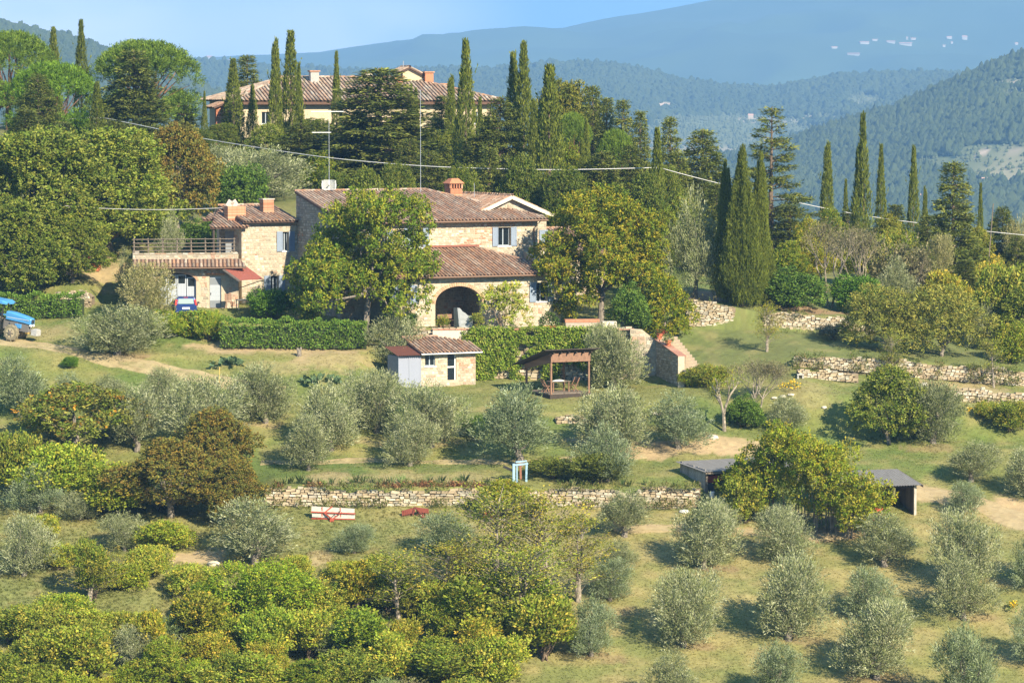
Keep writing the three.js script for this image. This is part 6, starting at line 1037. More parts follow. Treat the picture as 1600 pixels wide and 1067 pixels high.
{
  const R = rng(77), g = 'shrubs of the scrub at the bottom', l = 'shrub of the dense yellow-green scrub filling the bottom left';
  for (let row = 0; row < 6; row++) for (let k = 0; k < 15; k++) {
    const y = 938 + row * 30 + R() * 26, x = -20 + k * 61 + (row % 2) * 30 + R() * 44; if (x > 815 + (y - 930) * 0.05 || (y < 1000 && x > 330 && x < 540) || (y < 985 && x < 90) || (row < 2 && R() < 0.42) || R() < 0.08) continue;
    const kind = pick(R, ['sapling', 'scrub', 'lime', 'sapling', 'scrub', 'sapling', 'leafy', 'sapling', 'thinolive', 'sapling']), w = (kind === 'sapling' ? 46 : 60) + 48 * R(), h = (kind === 'sapling' ? 92 : kind === 'leafy' ? 80 : 58) * (0.65 + 0.6 * R());
    const p = groundPix(x, Math.min(y, 1064)), before = scene.children.length; plant(kind, x, y, y - h, w, l, { d: y > 1064 ? 205 - (y - 1064) / 12 : -p.z, group: g, name: 'scrub_shrub', cat: 'shrub', tint: pick(R, [undefined, T.warm, T.fresh, T.pale, [0.85, 0.9, 0.85], undefined, [0.92, 0.98, 0.95]]) });
    const o = scene.children[before], d = -o.position.z, pr = protoOf(kind, turnOf[kind] % KINDS[kind][3]); o.scale.y = h / F * d / pr.h;
  }
  const lg = 'pale shrubs in the rough grass';
  [[230, 900, 70, 50], [300, 930, 80, 50], [80, 890, 70, 45], [250, 860, 80, 50], [190, 920, 70, 45], [330, 960, 70, 55], [60, 840, 60, 40], [500, 960, 90, 60], [460, 905, 50, 40], [560, 940, 80, 50], [250, 800, 70, 40], [600, 905, 60, 40], [530, 905, 50, 30]].forEach(([x, y, w, h]) => plant(pick(R, ['scrub', 'greyshrub', 'lime']), x, y, y - h, w, beside('pale grass shrub', x, y - h / 2), { group: lg, name: 'grassland_shrub', cat: 'shrub', tint: T.pale }));
  [[200, 1060, 90, 'silver shoots of a wild olive in the scrub at the bottom left'], [255, 1066, 80, 'second clump of silver shoots at the bottom left']].forEach(([x, y, h, lab]) => plant('thinolive', x, y, y - h, 70, lab, { d: 206, tint: T.silver }));
}
// --- clipped hedges, creeper, irises
const HEDGE = COL.green.map((c) => c.map((x) => x * 1.35));
function hedge(label, pts, { h = 1.6, t = 1.1, cols = HEDGE, n = 7, seed = 1, len = 0.13, wid = 0.085 } = {}) {
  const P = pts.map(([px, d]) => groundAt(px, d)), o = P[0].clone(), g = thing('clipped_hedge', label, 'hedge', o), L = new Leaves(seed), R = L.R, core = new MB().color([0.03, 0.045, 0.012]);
  for (let i = 0; i + 1 < P.length; i++) {
    const a = P[i].clone().sub(o), b = P[i + 1].clone().sub(o), l = a.distanceTo(b), dx = (b.x - a.x) / l, dz = (b.z - a.z) / l, m = Math.round(l * h * n * 15);
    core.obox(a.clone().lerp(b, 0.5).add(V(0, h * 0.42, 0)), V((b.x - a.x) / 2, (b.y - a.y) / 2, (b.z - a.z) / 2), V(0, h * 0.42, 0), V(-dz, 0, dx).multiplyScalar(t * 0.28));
    for (let k = 0; k < m; k++) { const s = R(), face = R(), bump = (vnoise((a.x + s * l) * 1.1, i, seed) - 0.5) * 0.5 + (vnoise((a.x + s * l) * 3.3, i, seed) - 0.5) * 0.25; let y, q, out; if (face < 0.5) { y = R() * h; q = 0.5; out = V(-dz, 0.2, dx); } else if (face < 0.9) { y = h + bump * 0.8; q = R() - 0.5; out = V(0, 1, 0); } else { y = R() * h; q = -0.5; out = V(dz, 0.2, -dx); } const c = a.clone().lerp(b, s); L.spray(V(c.x - dz * t * q * (1 + bump), c.y + y + (R() - 0.5) * 0.1, c.z + dx * t * q * (1 + bump)), out.clone().add(V((R() - 0.5), 0.4, (R() - 0.5))).normalize(), 0.14, 6, len, wid, cols, { out, spread: 1 }); }
  }
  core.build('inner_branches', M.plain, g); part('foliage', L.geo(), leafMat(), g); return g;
}
hedge('long clipped green hedge running below the linden to the hut', [[345, 256.4], [420, 256.4], [500, 256.4], [572, 256.5]], { h: 1.75, seed: 31, cols: HEDGE.concat([[0.17, 0.24, 0.04]]) });
hedge('clipped hedge at the left edge behind the tractor', [[-40, 263.4], [40, 263.2], [128, 262.6]], { h: 1.5, seed: 32 });
hedge('unkempt stretch of hedge before the garage court', [[236, 258.6], [290, 258.4], [346, 257.6]], { h: 1.4, t: 1.2, seed: 33, cols: HEDGE.concat(COL.lime), len: 0.15, wid: 0.1 });
{
  const o = at(640, 592, 256.1), g = thing('wall_creeper', 'bright green creeper covering the tall terrace retaining wall', 'climber', o), L = new Leaves(55), R = L.R, cols = [[0.22, 0.31, 0.035], [0.18, 0.28, 0.03], [0.28, 0.36, 0.045], [0.14, 0.22, 0.025], [0.33, 0.35, 0.07]];
  for (let i = 0; i < 6500; i++) {
    const px = 722 + R() * 240, py = 511 + R() * 82, n = fbm(px / 26, py / 20, 2, 3); const bare = (px > 805 && n > 0.56 && py > 535) || (px < 735 && py < 518) || (px > 880 && py > 560 && n > 0.46); if (bare || n > 0.72) continue;
    const p = at(px, py, 256.25 - 0.3 * R() - 0.3 * Math.max(0, vnoise(px / 9, py / 9, 4) - 0.4)).sub(o); L.spray(p, V((R() - 0.5), -0.5 + R() * 0.6, 0.8).normalize(), 0.12, 9, 0.12, 0.095, cols, { out: V(0.2, 0.3, 1), spread: 1 });
  }
  part('foliage', L.geo(), leafMat(), g);
}
{
  const R = rng(15), g = 'iris clumps along the dry wall', lab = 'clump of sword-shaped iris leaves on top of the long dry wall';
  const L = new Leaves(66); for (let k = 0; k < 16; k++) { const a = k / 16 * 6.28; L.leaf({ x: (R() - 0.5) * 0.2, y: 0, z: (R() - 0.5) * 0.2 }, V(Math.cos(a) * 0.5, 1, Math.sin(a) * 0.5).normalize(), V(Math.sin(a) * 0.3, 0.3, 1).normalize(), 0.4 + 0.25 * R(), 0.08, pick(R, [[0.13, 0.2, 0.06], [0.17, 0.24, 0.09], [0.22, 0.25, 0.1]])); }
  const geo = L.geo(); for (let i = 0; i < 30; i++) { const px = 425 + i * 11.5 + R() * 8, p = groundAt(px, 231.0 + R() * 0.8), c = thing('iris_clump', lab, 'plant', p, R() * 6, g); part('leaves', geo, leafMat(), c); c.scale.setScalar(0.7 + 0.7 * R()); }
  for (const [px, d] of [[975, 231.2], [985, 231.0], [895, 231.2], [1010, 231.4]]) { const c = thing('iris_clump', lab, 'plant', groundAt(px, d), R() * 6, g); part('leaves', geo, leafMat(), c); }
  // dry reddish stems hanging over the wall top
  const D = new Leaves(67), o = groundAt(600, 230.8), dg = thing('dry_stems', 'rusty dead stems hanging along the top of the long dry wall', 'plants', o); for (let i = 0; i < 520; i++) { const p = groundAt(425 + R() * 330, 230.75 + R() * 0.5).sub(o); if (vnoise(p.x * 0.7, 3) < 0.42) continue; D.spray(V(p.x, p.y + 0.05, p.z), V((R() - 0.5), -0.2 + R() * 0.9, 1).normalize(), 0.25, 8, 0.2, 0.05, [[0.30, 0.14, 0.07], [0.36, 0.22, 0.1], [0.24, 0.12, 0.06]], { spread: 0.7 }); } part('stems', D.geo(), leafMat(), dg); dg.userData.kind = 'stuff'; delete dg.userData.label; delete dg.userData.category;
  tag(dg, 'rusty dead stems hanging along the top of the long dry wall', 'dry stems', null, 'stuff');
}
{
  const L = new Leaves(91), R = L.R, o = groundAt(700, 232), g = thing('wall_weeds', 'wisps of grass and weeds growing on and under the dry-stone walls', 'weeds', o);
  for (const [x0, x1, y0, y1, d, n] of [[412, 1095, 758, 768, 230.1, 620], [412, 1095, 784, 797, 229.7, 700], [1075, 1150, 466, 474, 263.1, 30], [1192, 1345, 488, 500, 263.1, 50], [1192, 1345, 516, 526, 262.6, 50], [1238, 1640, 556, 582, 253, 330], [1238, 1640, 572, 606, 252.6, 420], [1478, 1640, 606, 618, 247.7, 60], [1478, 1640, 622, 646, 247.3, 70]]) for (let i = 0; i < n; i++) { const t = R(), px = lerp(x0, x1, t), sl = x1 > 1500 ? smooth(1300, 1640, px) * 24 : 0, py = x1 > 1500 ? y0 + sl + R() * 8 : lerp(y0, y1, R()); if (vnoise(px * 0.06, py * 0.03 + d, 5) < 0.45) continue; L.spray(at(px, py, d - 0.15).sub(o), V((R() - 0.5) * 0.8, 0.8, 0.6).normalize(), 0.3, 9, 0.2, 0.04, [[0.15, 0.2, 0.04], [0.22, 0.22, 0.07], [0.3, 0.26, 0.12], [0.11, 0.16, 0.03]], { spread: 0.7, jit: 0.3 }); }
  part('leaves', L.geo(), leafMat(), g); tag(g, null, null, null, 'stuff');
}
// --- grass: countless tufts over the slope
{
  const L = new Leaves(88), R = rng(19); for (let k = 0; k < 9; k++) { const a = R() * 6.28; L.leaf({ x: (R() - 0.5) * 0.16, y: -0.03, z: (R() - 0.5) * 0.16 }, V(Math.cos(a) * 0.6, 1, Math.sin(a) * 0.6).normalize(), V(0.12, 1, 0.18).normalize(), 0.09 + 0.09 * R(), 0.03, [1, 1, 1]); }
  const pts = []; for (let i = 0; i < 200000; i++) { const d = 200 + 80 * Math.pow(R(), 1.15), px = -40 + 1680 * R(); pts.push([px, d]); }
  const m = new THREE.InstancedMesh(L.geo(), leafMat([1, 1, 1], 0.8), pts.length), o = new THREE.Object3D(), c = new THREE.Color(); let n = 0;
  for (const [px, d] of pts) { const p = groundAt(px, d), q = groundColor(p.x, p.z), bare = q[0] > 0.3 && q[0] > q[1] * 1.2; if (bare && R() < 0.93) continue; const y = rowOfHeight(p.y, d); if (y < 300) continue; const lawn = px > 985 && y < 572 && d > 254; const s = (lawn ? 0.25 : 0.35 + 0.45 * R()) * (y > 790 && px > 820 ? 1.0 : y > 790 ? 1.7 : 0.9); o.position.copy(p); o.rotation.set(0, R() * 6.28, 0); o.scale.set(s, s * (0.7 + 0.6 * R()), s); o.updateMatrix(); m.setMatrixAt(n, o.matrix); const g = 1.5 + 0.35 * R(); m.setColorAt(n, c.setRGB(q[0] * g, q[1] * g, q[2] * g)); n++; }
  m.count = n; m.name = 'grass'; scene.add(shade(m)); tag(m, 'rough green and straw-coloured grass over the whole slope', 'grass', null, 'stuff');
}
// ---------------------------------------------------------------- tracks
function track(name, label, pts, w, cols, seed) {
  const P = pts.map(([px, py]) => groundPix(px, py)), c = new THREE.CatmullRomCurve3(P), n = Math.round(c.getLength() / 0.4), pos = [], col = [], uv = [], idx = [], m = 9;
  for (let i = 0; i <= n; i++) { const p = c.getPointAt(i / n), t = c.getTangentAt(i / n), l = Math.hypot(t.x, t.z), sx = -t.z / l, sz = t.x / l, ww = w * (0.85 + 0.4 * vnoise(i * 0.2, seed));
    for (let k = 0; k < m; k++) { const s = (k / (m - 1) - 0.5) * ww + (vnoise(i * 0.5, k, seed) - 0.5) * 0.25, x = p.x + sx * s, z = p.z + sz * s, f = vnoise(x * 2.5, z * 2.5, seed), mid = Math.abs(k - 4) < 1.2 ? 0.75 : 0; pos.push(x, groundY(x, z) + (k === 0 || k === m - 1 ? -0.03 : 0.035), z); col.push(...mix3(mix3(cols[0], cols[1], f), groundColor(x, z), Math.max(mid * f, k < 1 || k > m - 2 ? 0.8 : 0.15))); uv.push(x / 3, z / 3); if (i < n && k < m - 1) { const a = i * m + k; idx.push(a, a + 1, a + m + 1, a, a + m + 1, a + m); } } }
  const g = new THREE.BufferGeometry(); g.setAttribute('position', new THREE.Float32BufferAttribute(pos, 3)); g.setAttribute('color', new THREE.Float32BufferAttribute(col, 3)); g.setAttribute('uv', new THREE.Float32BufferAttribute(uv, 2)); g.setIndex(idx); g.computeVertexNormals();
  const o = structure(name, g, trackMat); if (label) o.userData.label = label;
}
const trackMat = S([1.1, 1.1, 1.1], 0.97, { vertexColors: true, map: grainTex, side: THREE.DoubleSide }), SAND = [[0.50, 0.40, 0.22], [0.40, 0.30, 0.16]];
track('dirt_track', 'sandy farm track running down from the tractor', [[-60, 524], [0, 533], [60, 541], [130, 553], [210, 570], [300, 588], [380, 603], [440, 612]], 1.7, SAND, 3);
track('footpath', 'pale path along the middle olive terrace', [[405, 724], [480, 723], [560, 721], [640, 722], [740, 722], [830, 721], [920, 718], [1010, 712]], 0.9, SAND, 4);
track('lower_track', 'bare earth track below the sheds', [[960, 826], [1060, 826], [1150, 830], [1260, 838], [1330, 838]], 1.5, SAND, 5);
track('grove_track', 'sandy track leaving the grove at the right edge', [[1430, 772], [1480, 775], [1540, 790], [1600, 815], [1680, 840]], 2.6, SAND, 6);

// ---------------------------------------------------------------- timber pavilion with table and chairs
{
  const d = 248.6, p = at(861, 617, d), g = thing('timber_pavilion', 'open timber pavilion with a single-pitch roof on the lawn', 'pavilion', V(p.x, p.y, -d), TURN), L = locator(g);
  const W = L(920, 600, 0).x, D = -3.6, hf = L(861, 552, 0).y, hb = hf - 0.95, mb = (n, f, m = M.wood, par = g) => { const q = new MB(); f(q); return q.build(n, m, par); };
  for (const [x, z, h] of [[0, 0, hf], [W, 0, hf], [0, D, hb], [W, D, hb]]) mb('post', (q) => q.bar(V(x, -0.6, z), V(x, h, z), 0.12), M.wood);
  mb('fascia', (q) => q.box(-0.07, W + 0.07, hf - 0.62, hf - 0.02, 0.08, 0.12)); mb('fascia', (q) => { q.quad(V(-0.1, hf - 0.62, 0.12), V(-0.1, hf - 0.02, 0.12), V(-0.1, hb - 0.02, D - 0.1), V(-0.1, hb - 0.4, D - 0.1)); q.quad(V(-0.06, hf - 0.62, 0.12), V(-0.06, hb - 0.4, D - 0.1), V(-0.06, hb - 0.02, D - 0.1), V(-0.06, hf - 0.02, 0.12)); });
  for (let k = 0; k < 6; k++) mb('rafter', (q) => q.bar(V(lerp(0, W, k / 5), hf + 0.03, 0.45), V(lerp(0, W, k / 5), hb + 0.02 - 0.12, D - 0.6), 0.08, 0.1), M.darkWood);
  const r = mb('roof', (q) => { const s = (hf - hb) / -D, e0 = 0.55, e1 = -0.75, a = [V(-0.75, hf + 0.1 + s * e0, e0), V(W + 0.6, hf + 0.1 + s * e0, e0), V(W + 0.6, hb + 0.1 + s * e1, D + e1), V(-0.75, hb + 0.1 + s * e1, D + e1)], b = a.map((v) => v.clone().add(V(0, 0.05, 0))); q.quad(...b); q.quad(a[3], a[2], a[1], a[0]); for (let i = 0; i < 4; i++) { const k = (i + 1) % 4; q.quad(a[i], a[k], b[k], b[i]); } }, S([0.09, 0.07, 0.06], 0.9, { map: grainTex }));
  const R = rng(3); for (let k = 0; k < 9; k++) mb('deck_board', (q) => q.box(-0.15, W + 0.2, 0.02, 0.09, D + 0.42 * k - 0.2, D + 0.42 * k + 0.2), M.greyWood);
  mb('deck_frame', (q) => q.box(-0.14, W + 0.19, -0.35, 0.015, D - 0.2, 0.12), M.darkWood);
  const tp = V(W * 0.42, 0.09, -1.2).applyMatrix4(g.matrixWorld), t = thing('garden_table', 'wooden garden table under the pavilion', 'table', tp, TURN);
  for (const [x, z] of [[-0.6, -0.35], [0.6, -0.35], [0.6, 0.35], [-0.6, 0.35]]) mb('leg', (q) => q.bar(V(x, 0, z), V(x, 0.7, z), 0.07), M.wood, t); for (let k = 0; k < 5; k++) mb('table_plank', (q) => q.box(-0.75, 0.75, 0.7, 0.74, -0.45 + k * 0.18, -0.28 + k * 0.18), M.greyWood, t);
  const chair = (x, z, turn, label) => { const c = thing('garden_chair', label, 'chair', V(x, 0.09, z).applyMatrix4(g.matrixWorld), turn + TURN); mb('leg', (q) => q.bar(V(-0.22, 0, -0.2), V(-0.22, 0.45, 0.22), 0.04), M.wood, c); mb('leg', (q) => q.bar(V(0.22, 0, -0.2), V(0.22, 0.45, 0.22), 0.04), M.wood, c); mb('leg', (q) => q.bar(V(-0.25, 0, 0.22), V(-0.25, 0.95, -0.28), 0.04), M.wood, c); mb('leg', (q) => q.bar(V(0.25, 0, 0.22), V(0.25, 0.95, -0.28), 0.04), M.wood, c); for (let k = 0; k < 4; k++) mb('seat_slat', (q) => q.box(-0.24, 0.24, 0.44, 0.465, -0.18 + k * 0.11, -0.09 + k * 0.11), M.wood, c); for (let k = 0; k < 3; k++) mb('back_slat', (q) => q.box(-0.25, 0.25, 0.6 + k * 0.12, 0.69 + k * 0.12, -0.2 - k * 0.06, -0.17 - k * 0.06), M.wood, c); return c; };
  chair(W * 0.42 + 1.15, -1.1, -1.4, 'folding wooden chair at the right end of the pavilion table'); chair(W * 0.42 - 1.05, -1.2, 1.5, 'folding wooden chair at the left end of the pavilion table, behind the post');
  const cl = thing('tablecloth', 'pale cloth bundle lying on the pavilion table', 'cloth', V(W * 0.42, 0.835, -1.2).applyMatrix4(g.matrixWorld), TURN); { const q = new THREE.SphereGeometry(1, 14, 8), a = q.attributes.position; for (let i = 0; i < a.count; i++) { const v = V().fromBufferAttribute(a, i), k = 0.8 + 0.5 * vnoise(v.x * 3, v.y * 3, v.z * 3); a.setXYZ(i, v.x * 0.4 * k, Math.max(0, v.y) * 0.09 * k, v.z * 0.22 * k); } q.computeVertexNormals(); part('cloth', q, S([0.7, 0.7, 0.68]), cl); }
}

// ---------------------------------------------------------------- the two sheds behind the thicket
function corrugated(q, A, B, C2, D, n) { for (let i = 0; i < n; i++) for (const [s, e, u, v] of [[0, 0.5, 0, 0.045], [0.5, 1, 0.045, 0]]) { const a = A.clone().lerp(B, (i + s) / n), b = A.clone().lerp(B, (i + e) / n), c = D.clone().lerp(C2, (i + e) / n), d = D.clone().lerp(C2, (i + s) / n); a.y += u; d.y += u; b.y += v; c.y += v; q.quad(a, b, c, d); q.quad(d.clone().add(V(0, -0.015, 0)), c.clone().add(V(0, -0.015, 0)), b.clone().add(V(0, -0.015, 0)), a.clone().add(V(0, -0.015, 0))); } }
{
  const tin = S([0.27, 0.26, 0.245], 0.9, { map: grainTex }), R = rng(45);
  const g = thing('plank_shed', 'low plank shed with a flat grey metal roof at the left of the thicket', 'shed', at(1103, 771, 231.2), TURN), L = locator(g), W = 7.2, yt = L(1103, 737, 0).y, D = -3.2;
  for (let k = 0; k < 11; k++) { const m = new MB(), z0 = D + k * 0.29, t = 0.8 + 0.5 * R(); m.color([0.42 * t, 0.38 * t, 0.34 * t]); m.box(-0.03, 0.01, -0.9, yt + 0.3 - 0.12 * (k / 11) * 2.2 + 0.1 * R(), z0, z0 + 0.27); m.build('plank', M.vert, g); }
  for (const x of [0.05, 2.3, 4.6, 6.9]) { const m = new MB(); m.bar(V(x, -0.9, 0), V(x, yt - 0.05, 0), 0.14); m.build('post', M.greyWood, g); }
  { const m = new MB(); for (let k = 0; k < 24; k++) { const t = 0.7 + 0.5 * R(); m.color([0.12 * t, 0.10 * t, 0.085 * t]); m.box(k * 0.3, k * 0.3 + 0.28, -0.9, yt + 0.25, D, D + 0.03); } m.build('rear_boards', M.vert, g).userData.kind = 'stuff'; }
  { const m = new MB(); corrugated(m, V(-0.25, yt, 0.35), V(W, yt, 0.35), V(W, yt + 0.34, D - 0.2), V(-0.25, yt + 0.34, D - 0.2), 40); m.build('roof', tin, g); }
  { const m = new MB(); m.bar(V(-0.2, yt - 0.08, 0.3), V(W - 0.1, yt - 0.08, 0.3), 0.1); m.build('roof_beam', M.greyWood, g); }
  const rd = thing('red_machine', 'red machine stored in the dark mouth of the plank shed', 'machine', V(0.75, 0.2, -0.9).applyMatrix4(g.matrixWorld), TURN); { const m = new MB().color([0.45, 0.05, 0.03]); m.box(-0.4, 0.5, 0.4, 0.85, -0.3, 0.3); m.bar(V(0.3, 0.8, 0), V(0.9, 0.55, 0.1), 0.1); m.build('body', M.plain, rd); const w = new MB().color([0.05, 0.05, 0.05]); w.tube([V(-0.1, 0.1, 0.3), V(-0.1, 0.1, 0.42)], [0.3, 0.3], 12); w.tube([V(-0.1, 0.1, -0.42), V(-0.1, 0.1, -0.3)], [0.3, 0.3], 12); w.build('wheel', M.plain, rd); }
}
{
  const tin = S([0.27, 0.26, 0.245], 0.9, { map: grainTex }), R = rng(46), g = thing('lean_to_shed', 'open lean-to shed with a grey corrugated roof at the right of the thicket', 'shed', at(1430, 817, 228.6), 0.3), L = locator(g), yt = L(1436, 758, 0.3).y, W = -5.2, D = -3.4, yb = yt + 0.62;
  { const m = new MB(); m.bar(V(0, -0.5, 0), V(0, yt - 0.02, 0), 0.16); m.build('corner_post', S([0.55, 0.5, 0.44], 0.9, { map: woodTex }), g); }
  for (const x of [-2.4, -4.9]) { const m = new MB(); m.bar(V(x, -0.5, -0.05), V(x, yt - 0.02, -0.05), 0.13); m.build('post', M.darkWood, g); }
  for (let k = 0; k < 17; k++) { const m = new MB(), t = 0.7 + 0.6 * R(); m.color([0.15 * t, 0.115 * t, 0.09 * t]); m.box(-k * 0.3 - 0.28, -k * 0.3, -0.5, yb - 0.15 + 0.1 * R(), D, D + 0.03); m.build('plank', M.vert, g); }
  for (let k = 0; k < 9; k++) { const m = new MB(), t = 0.7 + 0.6 * R(); m.color([0.2 * t, 0.155 * t, 0.12 * t]); m.box(0.0, 0.03, -0.5, lerp(yt, yb, k / 9) - 0.1, -0.45 - k * 0.33, -0.13 - k * 0.33); m.build('plank', M.vert, g); }
  { const m = new MB(); m.bar(V(-2.3, yt - 0.15, -0.05), V(-0.9, yt - 1.2, D + 0.1), 0.1); m.bar(V(-2.4, yt - 0.1, 0), V(-0.05, yt - 0.1, 0), 0.12); m.build('brace', M.darkWood, g); }
  { const m = new MB(); corrugated(m, V(W, yt, 0.45), V(0.35, yt, 0.45), V(0.35, yb, D - 0.2), V(W, yb, D - 0.2), 30); m.build('roof', tin, g); const e = new MB().color([0.13, 0.1, 0.08]); e.bar(V(0.36, yt - 0.06, 0.45), V(0.36, yb - 0.06, D - 0.2), 0.05, 0.13); e.build('verge_board', M.vert, g); }
  const t = thing('red_tiller', 'small red two-wheeled tiller in front of the lean-to shed', 'machine', groundPix(1373, 812), 0.4); { const m = new MB().color([0.55, 0.07, 0.04]); m.box(-0.5, 0.5, 0.62, 0.76, -0.12, 0.12); m.box(-0.2, 0.3, 0.35, 0.62, -0.15, 0.15); m.bar(V(-0.5, 0.72, 0.1), V(-0.75, 1.0, 0.25), 0.06); m.bar(V(-0.5, 0.72, -0.1), V(-0.75, 1.0, -0.25), 0.06); m.bar(V(0.15, 0.76, 0), V(0.15, 1.02, 0), 0.16); m.build('frame', M.plain, t); for (const z of [-0.3, 0.3]) { const w = new MB().color([0.2, 0.03, 0.02]); w.tube([V(0.1, 0.28, z - 0.07), V(0.1, 0.28, z + 0.07)], [0.28, 0.28], 14); w.build('wheel', M.plain, t); } const b = new MB().color([0.3, 0.05, 0.03]); for (let k = 0; k < 5; k++) b.bar(V(-0.35, 0.2, -0.3 + k * 0.15), V(-0.35 + 0.1 * (k % 2), -0.02, -0.3 + k * 0.15), 0.05); b.build('tines', M.plain, t); }
  const hay = thing('straw_bale', 'straw-coloured bale just behind the red tiller', 'bale', V(-2.7, -0.1, -0.9).applyMatrix4(g.matrixWorld), 0.3); part('bale', new RoundedBoxGeometry(1.3, 0.7, 0.6, 2, 0.12).translate(0, 0.35, 0), S([0.50, 0.40, 0.2], 1, { map: grainTex }), hay);
}

// ---------------------------------------------------------------- vehicles
function loft(mb, rings) { for (let i = 0; i + 1 < rings.length; i++) { const a = rings[i], b = rings[i + 1], n = a.length; for (let k = 0; k < n; k++) { const m = (k + 1) % n; mb.quad(a[k], a[m], b[m], b[k]); } } const cap = (r, f) => { const c = r.reduce((s, p) => s.add(p), V()).multiplyScalar(1 / r.length); for (let k = 0; k < r.length; k++) { const m = (k + 1) % r.length; f ? mb.tri(c, r[k], r[m]) : mb.tri(c, r[m], r[k]); } }; cap(rings[0], false); cap(rings[rings.length - 1], true); return mb; }
const creased = (mb) => mb;
{
  const p = at(290, 481.5, 261.2), g = thing('parked_car', 'small dark blue hatchback seen from behind, parked before the garage doors', 'car', V(p.x, heightAt(290, 261.2) + 0.02, -261.2), 0.12);
  const paint = new THREE.MeshPhysicalMaterial({ color: new THREE.Color().setRGB(0.018, 0.05, 0.20), roughness: 0.35, metalness: 0.3, clearcoat: 1, clearcoatRoughness: 0.08 });
  const ring = (z, w, b, belt, wt, top) => [V(-w * 0.94, b, z), V(w * 0.94, b, z), V(w, b + 0.14, z), V(w * 1.02, (b + belt) / 2, z), V(w * 0.97, belt, z), V(wt, top - 0.05, z), V(wt * 0.86, top, z), V(-wt * 0.86, top, z), V(-wt, top - 0.05, z), V(-w * 0.97, belt, z), V(-w * 1.02, (b + belt) / 2, z), V(-w, b + 0.14, z)];
  const body = new MB(); loft(body, [ring(0.0, 0.72, 0.32, 0.84, 0.66, 0.92), ring(-0.1, 0.78, 0.26, 0.92, 0.70, 1.02), ring(-0.28, 0.80, 0.24, 0.95, 0.66, 1.44), ring(-0.6, 0.81, 0.22, 0.95, 0.64, 1.53), ring(-1.9, 0.81, 0.22, 0.93, 0.63, 1.54), ring(-2.3, 0.81, 0.22, 0.93, 0.6, 1.42), ring(-2.85, 0.80, 0.22, 0.91, 0.66, 0.98), ring(-3.4, 0.76, 0.24, 0.78, 0.6, 0.84), ring(-3.55, 0.68, 0.3, 0.62, 0.5, 0.68)]); body.build('body', paint, g);
  const gl = new MB(); gl.quad(V(-0.56, 1.03, -0.07), V(0.56, 1.03, -0.07), V(0.53, 1.38, -0.235), V(-0.53, 1.38, -0.235)); gl.build('rear_window', new THREE.MeshPhysicalMaterial({ color: 0x8fa6a0, roughness: 0.08 }), g);
  for (const s of [-1, 1]) { const q = new MB(); q.quad(V(s * 0.806, 0.98, -0.5), V(s * 0.806, 0.98, -1.9), V(s * 0.66, 1.42, -1.75), V(s * 0.66, 1.42, -0.65)); q.build('side_window', M.glass, g); const l = new MB().color([0.62, 0.03, 0.02]); l.obox(V(s * 0.70, 1.12, -0.1), V(0.07, 0, 0), V(-s * 0.03, 0.19, -0.05), V(0, 0.02, 0.04)); l.build('tail_light', S([1, 1, 1], 0.25, { vertexColors: true }), g); const mi = new MB(); mi.box(s * 0.95 - 0.09, s * 0.95 + 0.09, 0.93, 1.07, -1.95, -1.85); mi.build('mirror', M.rubber, g); }
  const bu = new MB(); bu.box(-0.74, 0.74, 0.36, 0.55, 0.0, 0.06); bu.build('bumper', paint, g); const bl = new MB(); bl.box(-0.7, 0.7, 0.25, 0.355, -0.05, 0.05); bl.build('bumper_trim', M.rubber, g); const pl = new MB().color([0.85, 0.86, 0.88]); pl.box(-0.27, 0.27, 0.66, 0.78, 0.0, 0.03); pl.build('number_plate', M.plain, g); const sp = new MB().color([0.45, 0.05, 0.04]); sp.box(-0.16, 0.16, 1.455, 1.49, -0.3, -0.25); sp.build('brake_light', M.plain, g);
  for (const [x, z] of [[-0.72, -0.65], [0.72, -0.65], [-0.72, -2.9], [0.72, -2.9]]) { const w = new MB(); w.tube([V(x - 0.1, 0.29, z), V(x + 0.1, 0.29, z)], [0.29, 0.29], 16); const o = w.build('wheel', M.rubber, g); const r = new MB(); r.tube([V(x - 0.11, 0.29, z), V(x + 0.11, 0.29, z)], [0.17, 0.17], 12); r.build('rim', M.metal, o); }
}
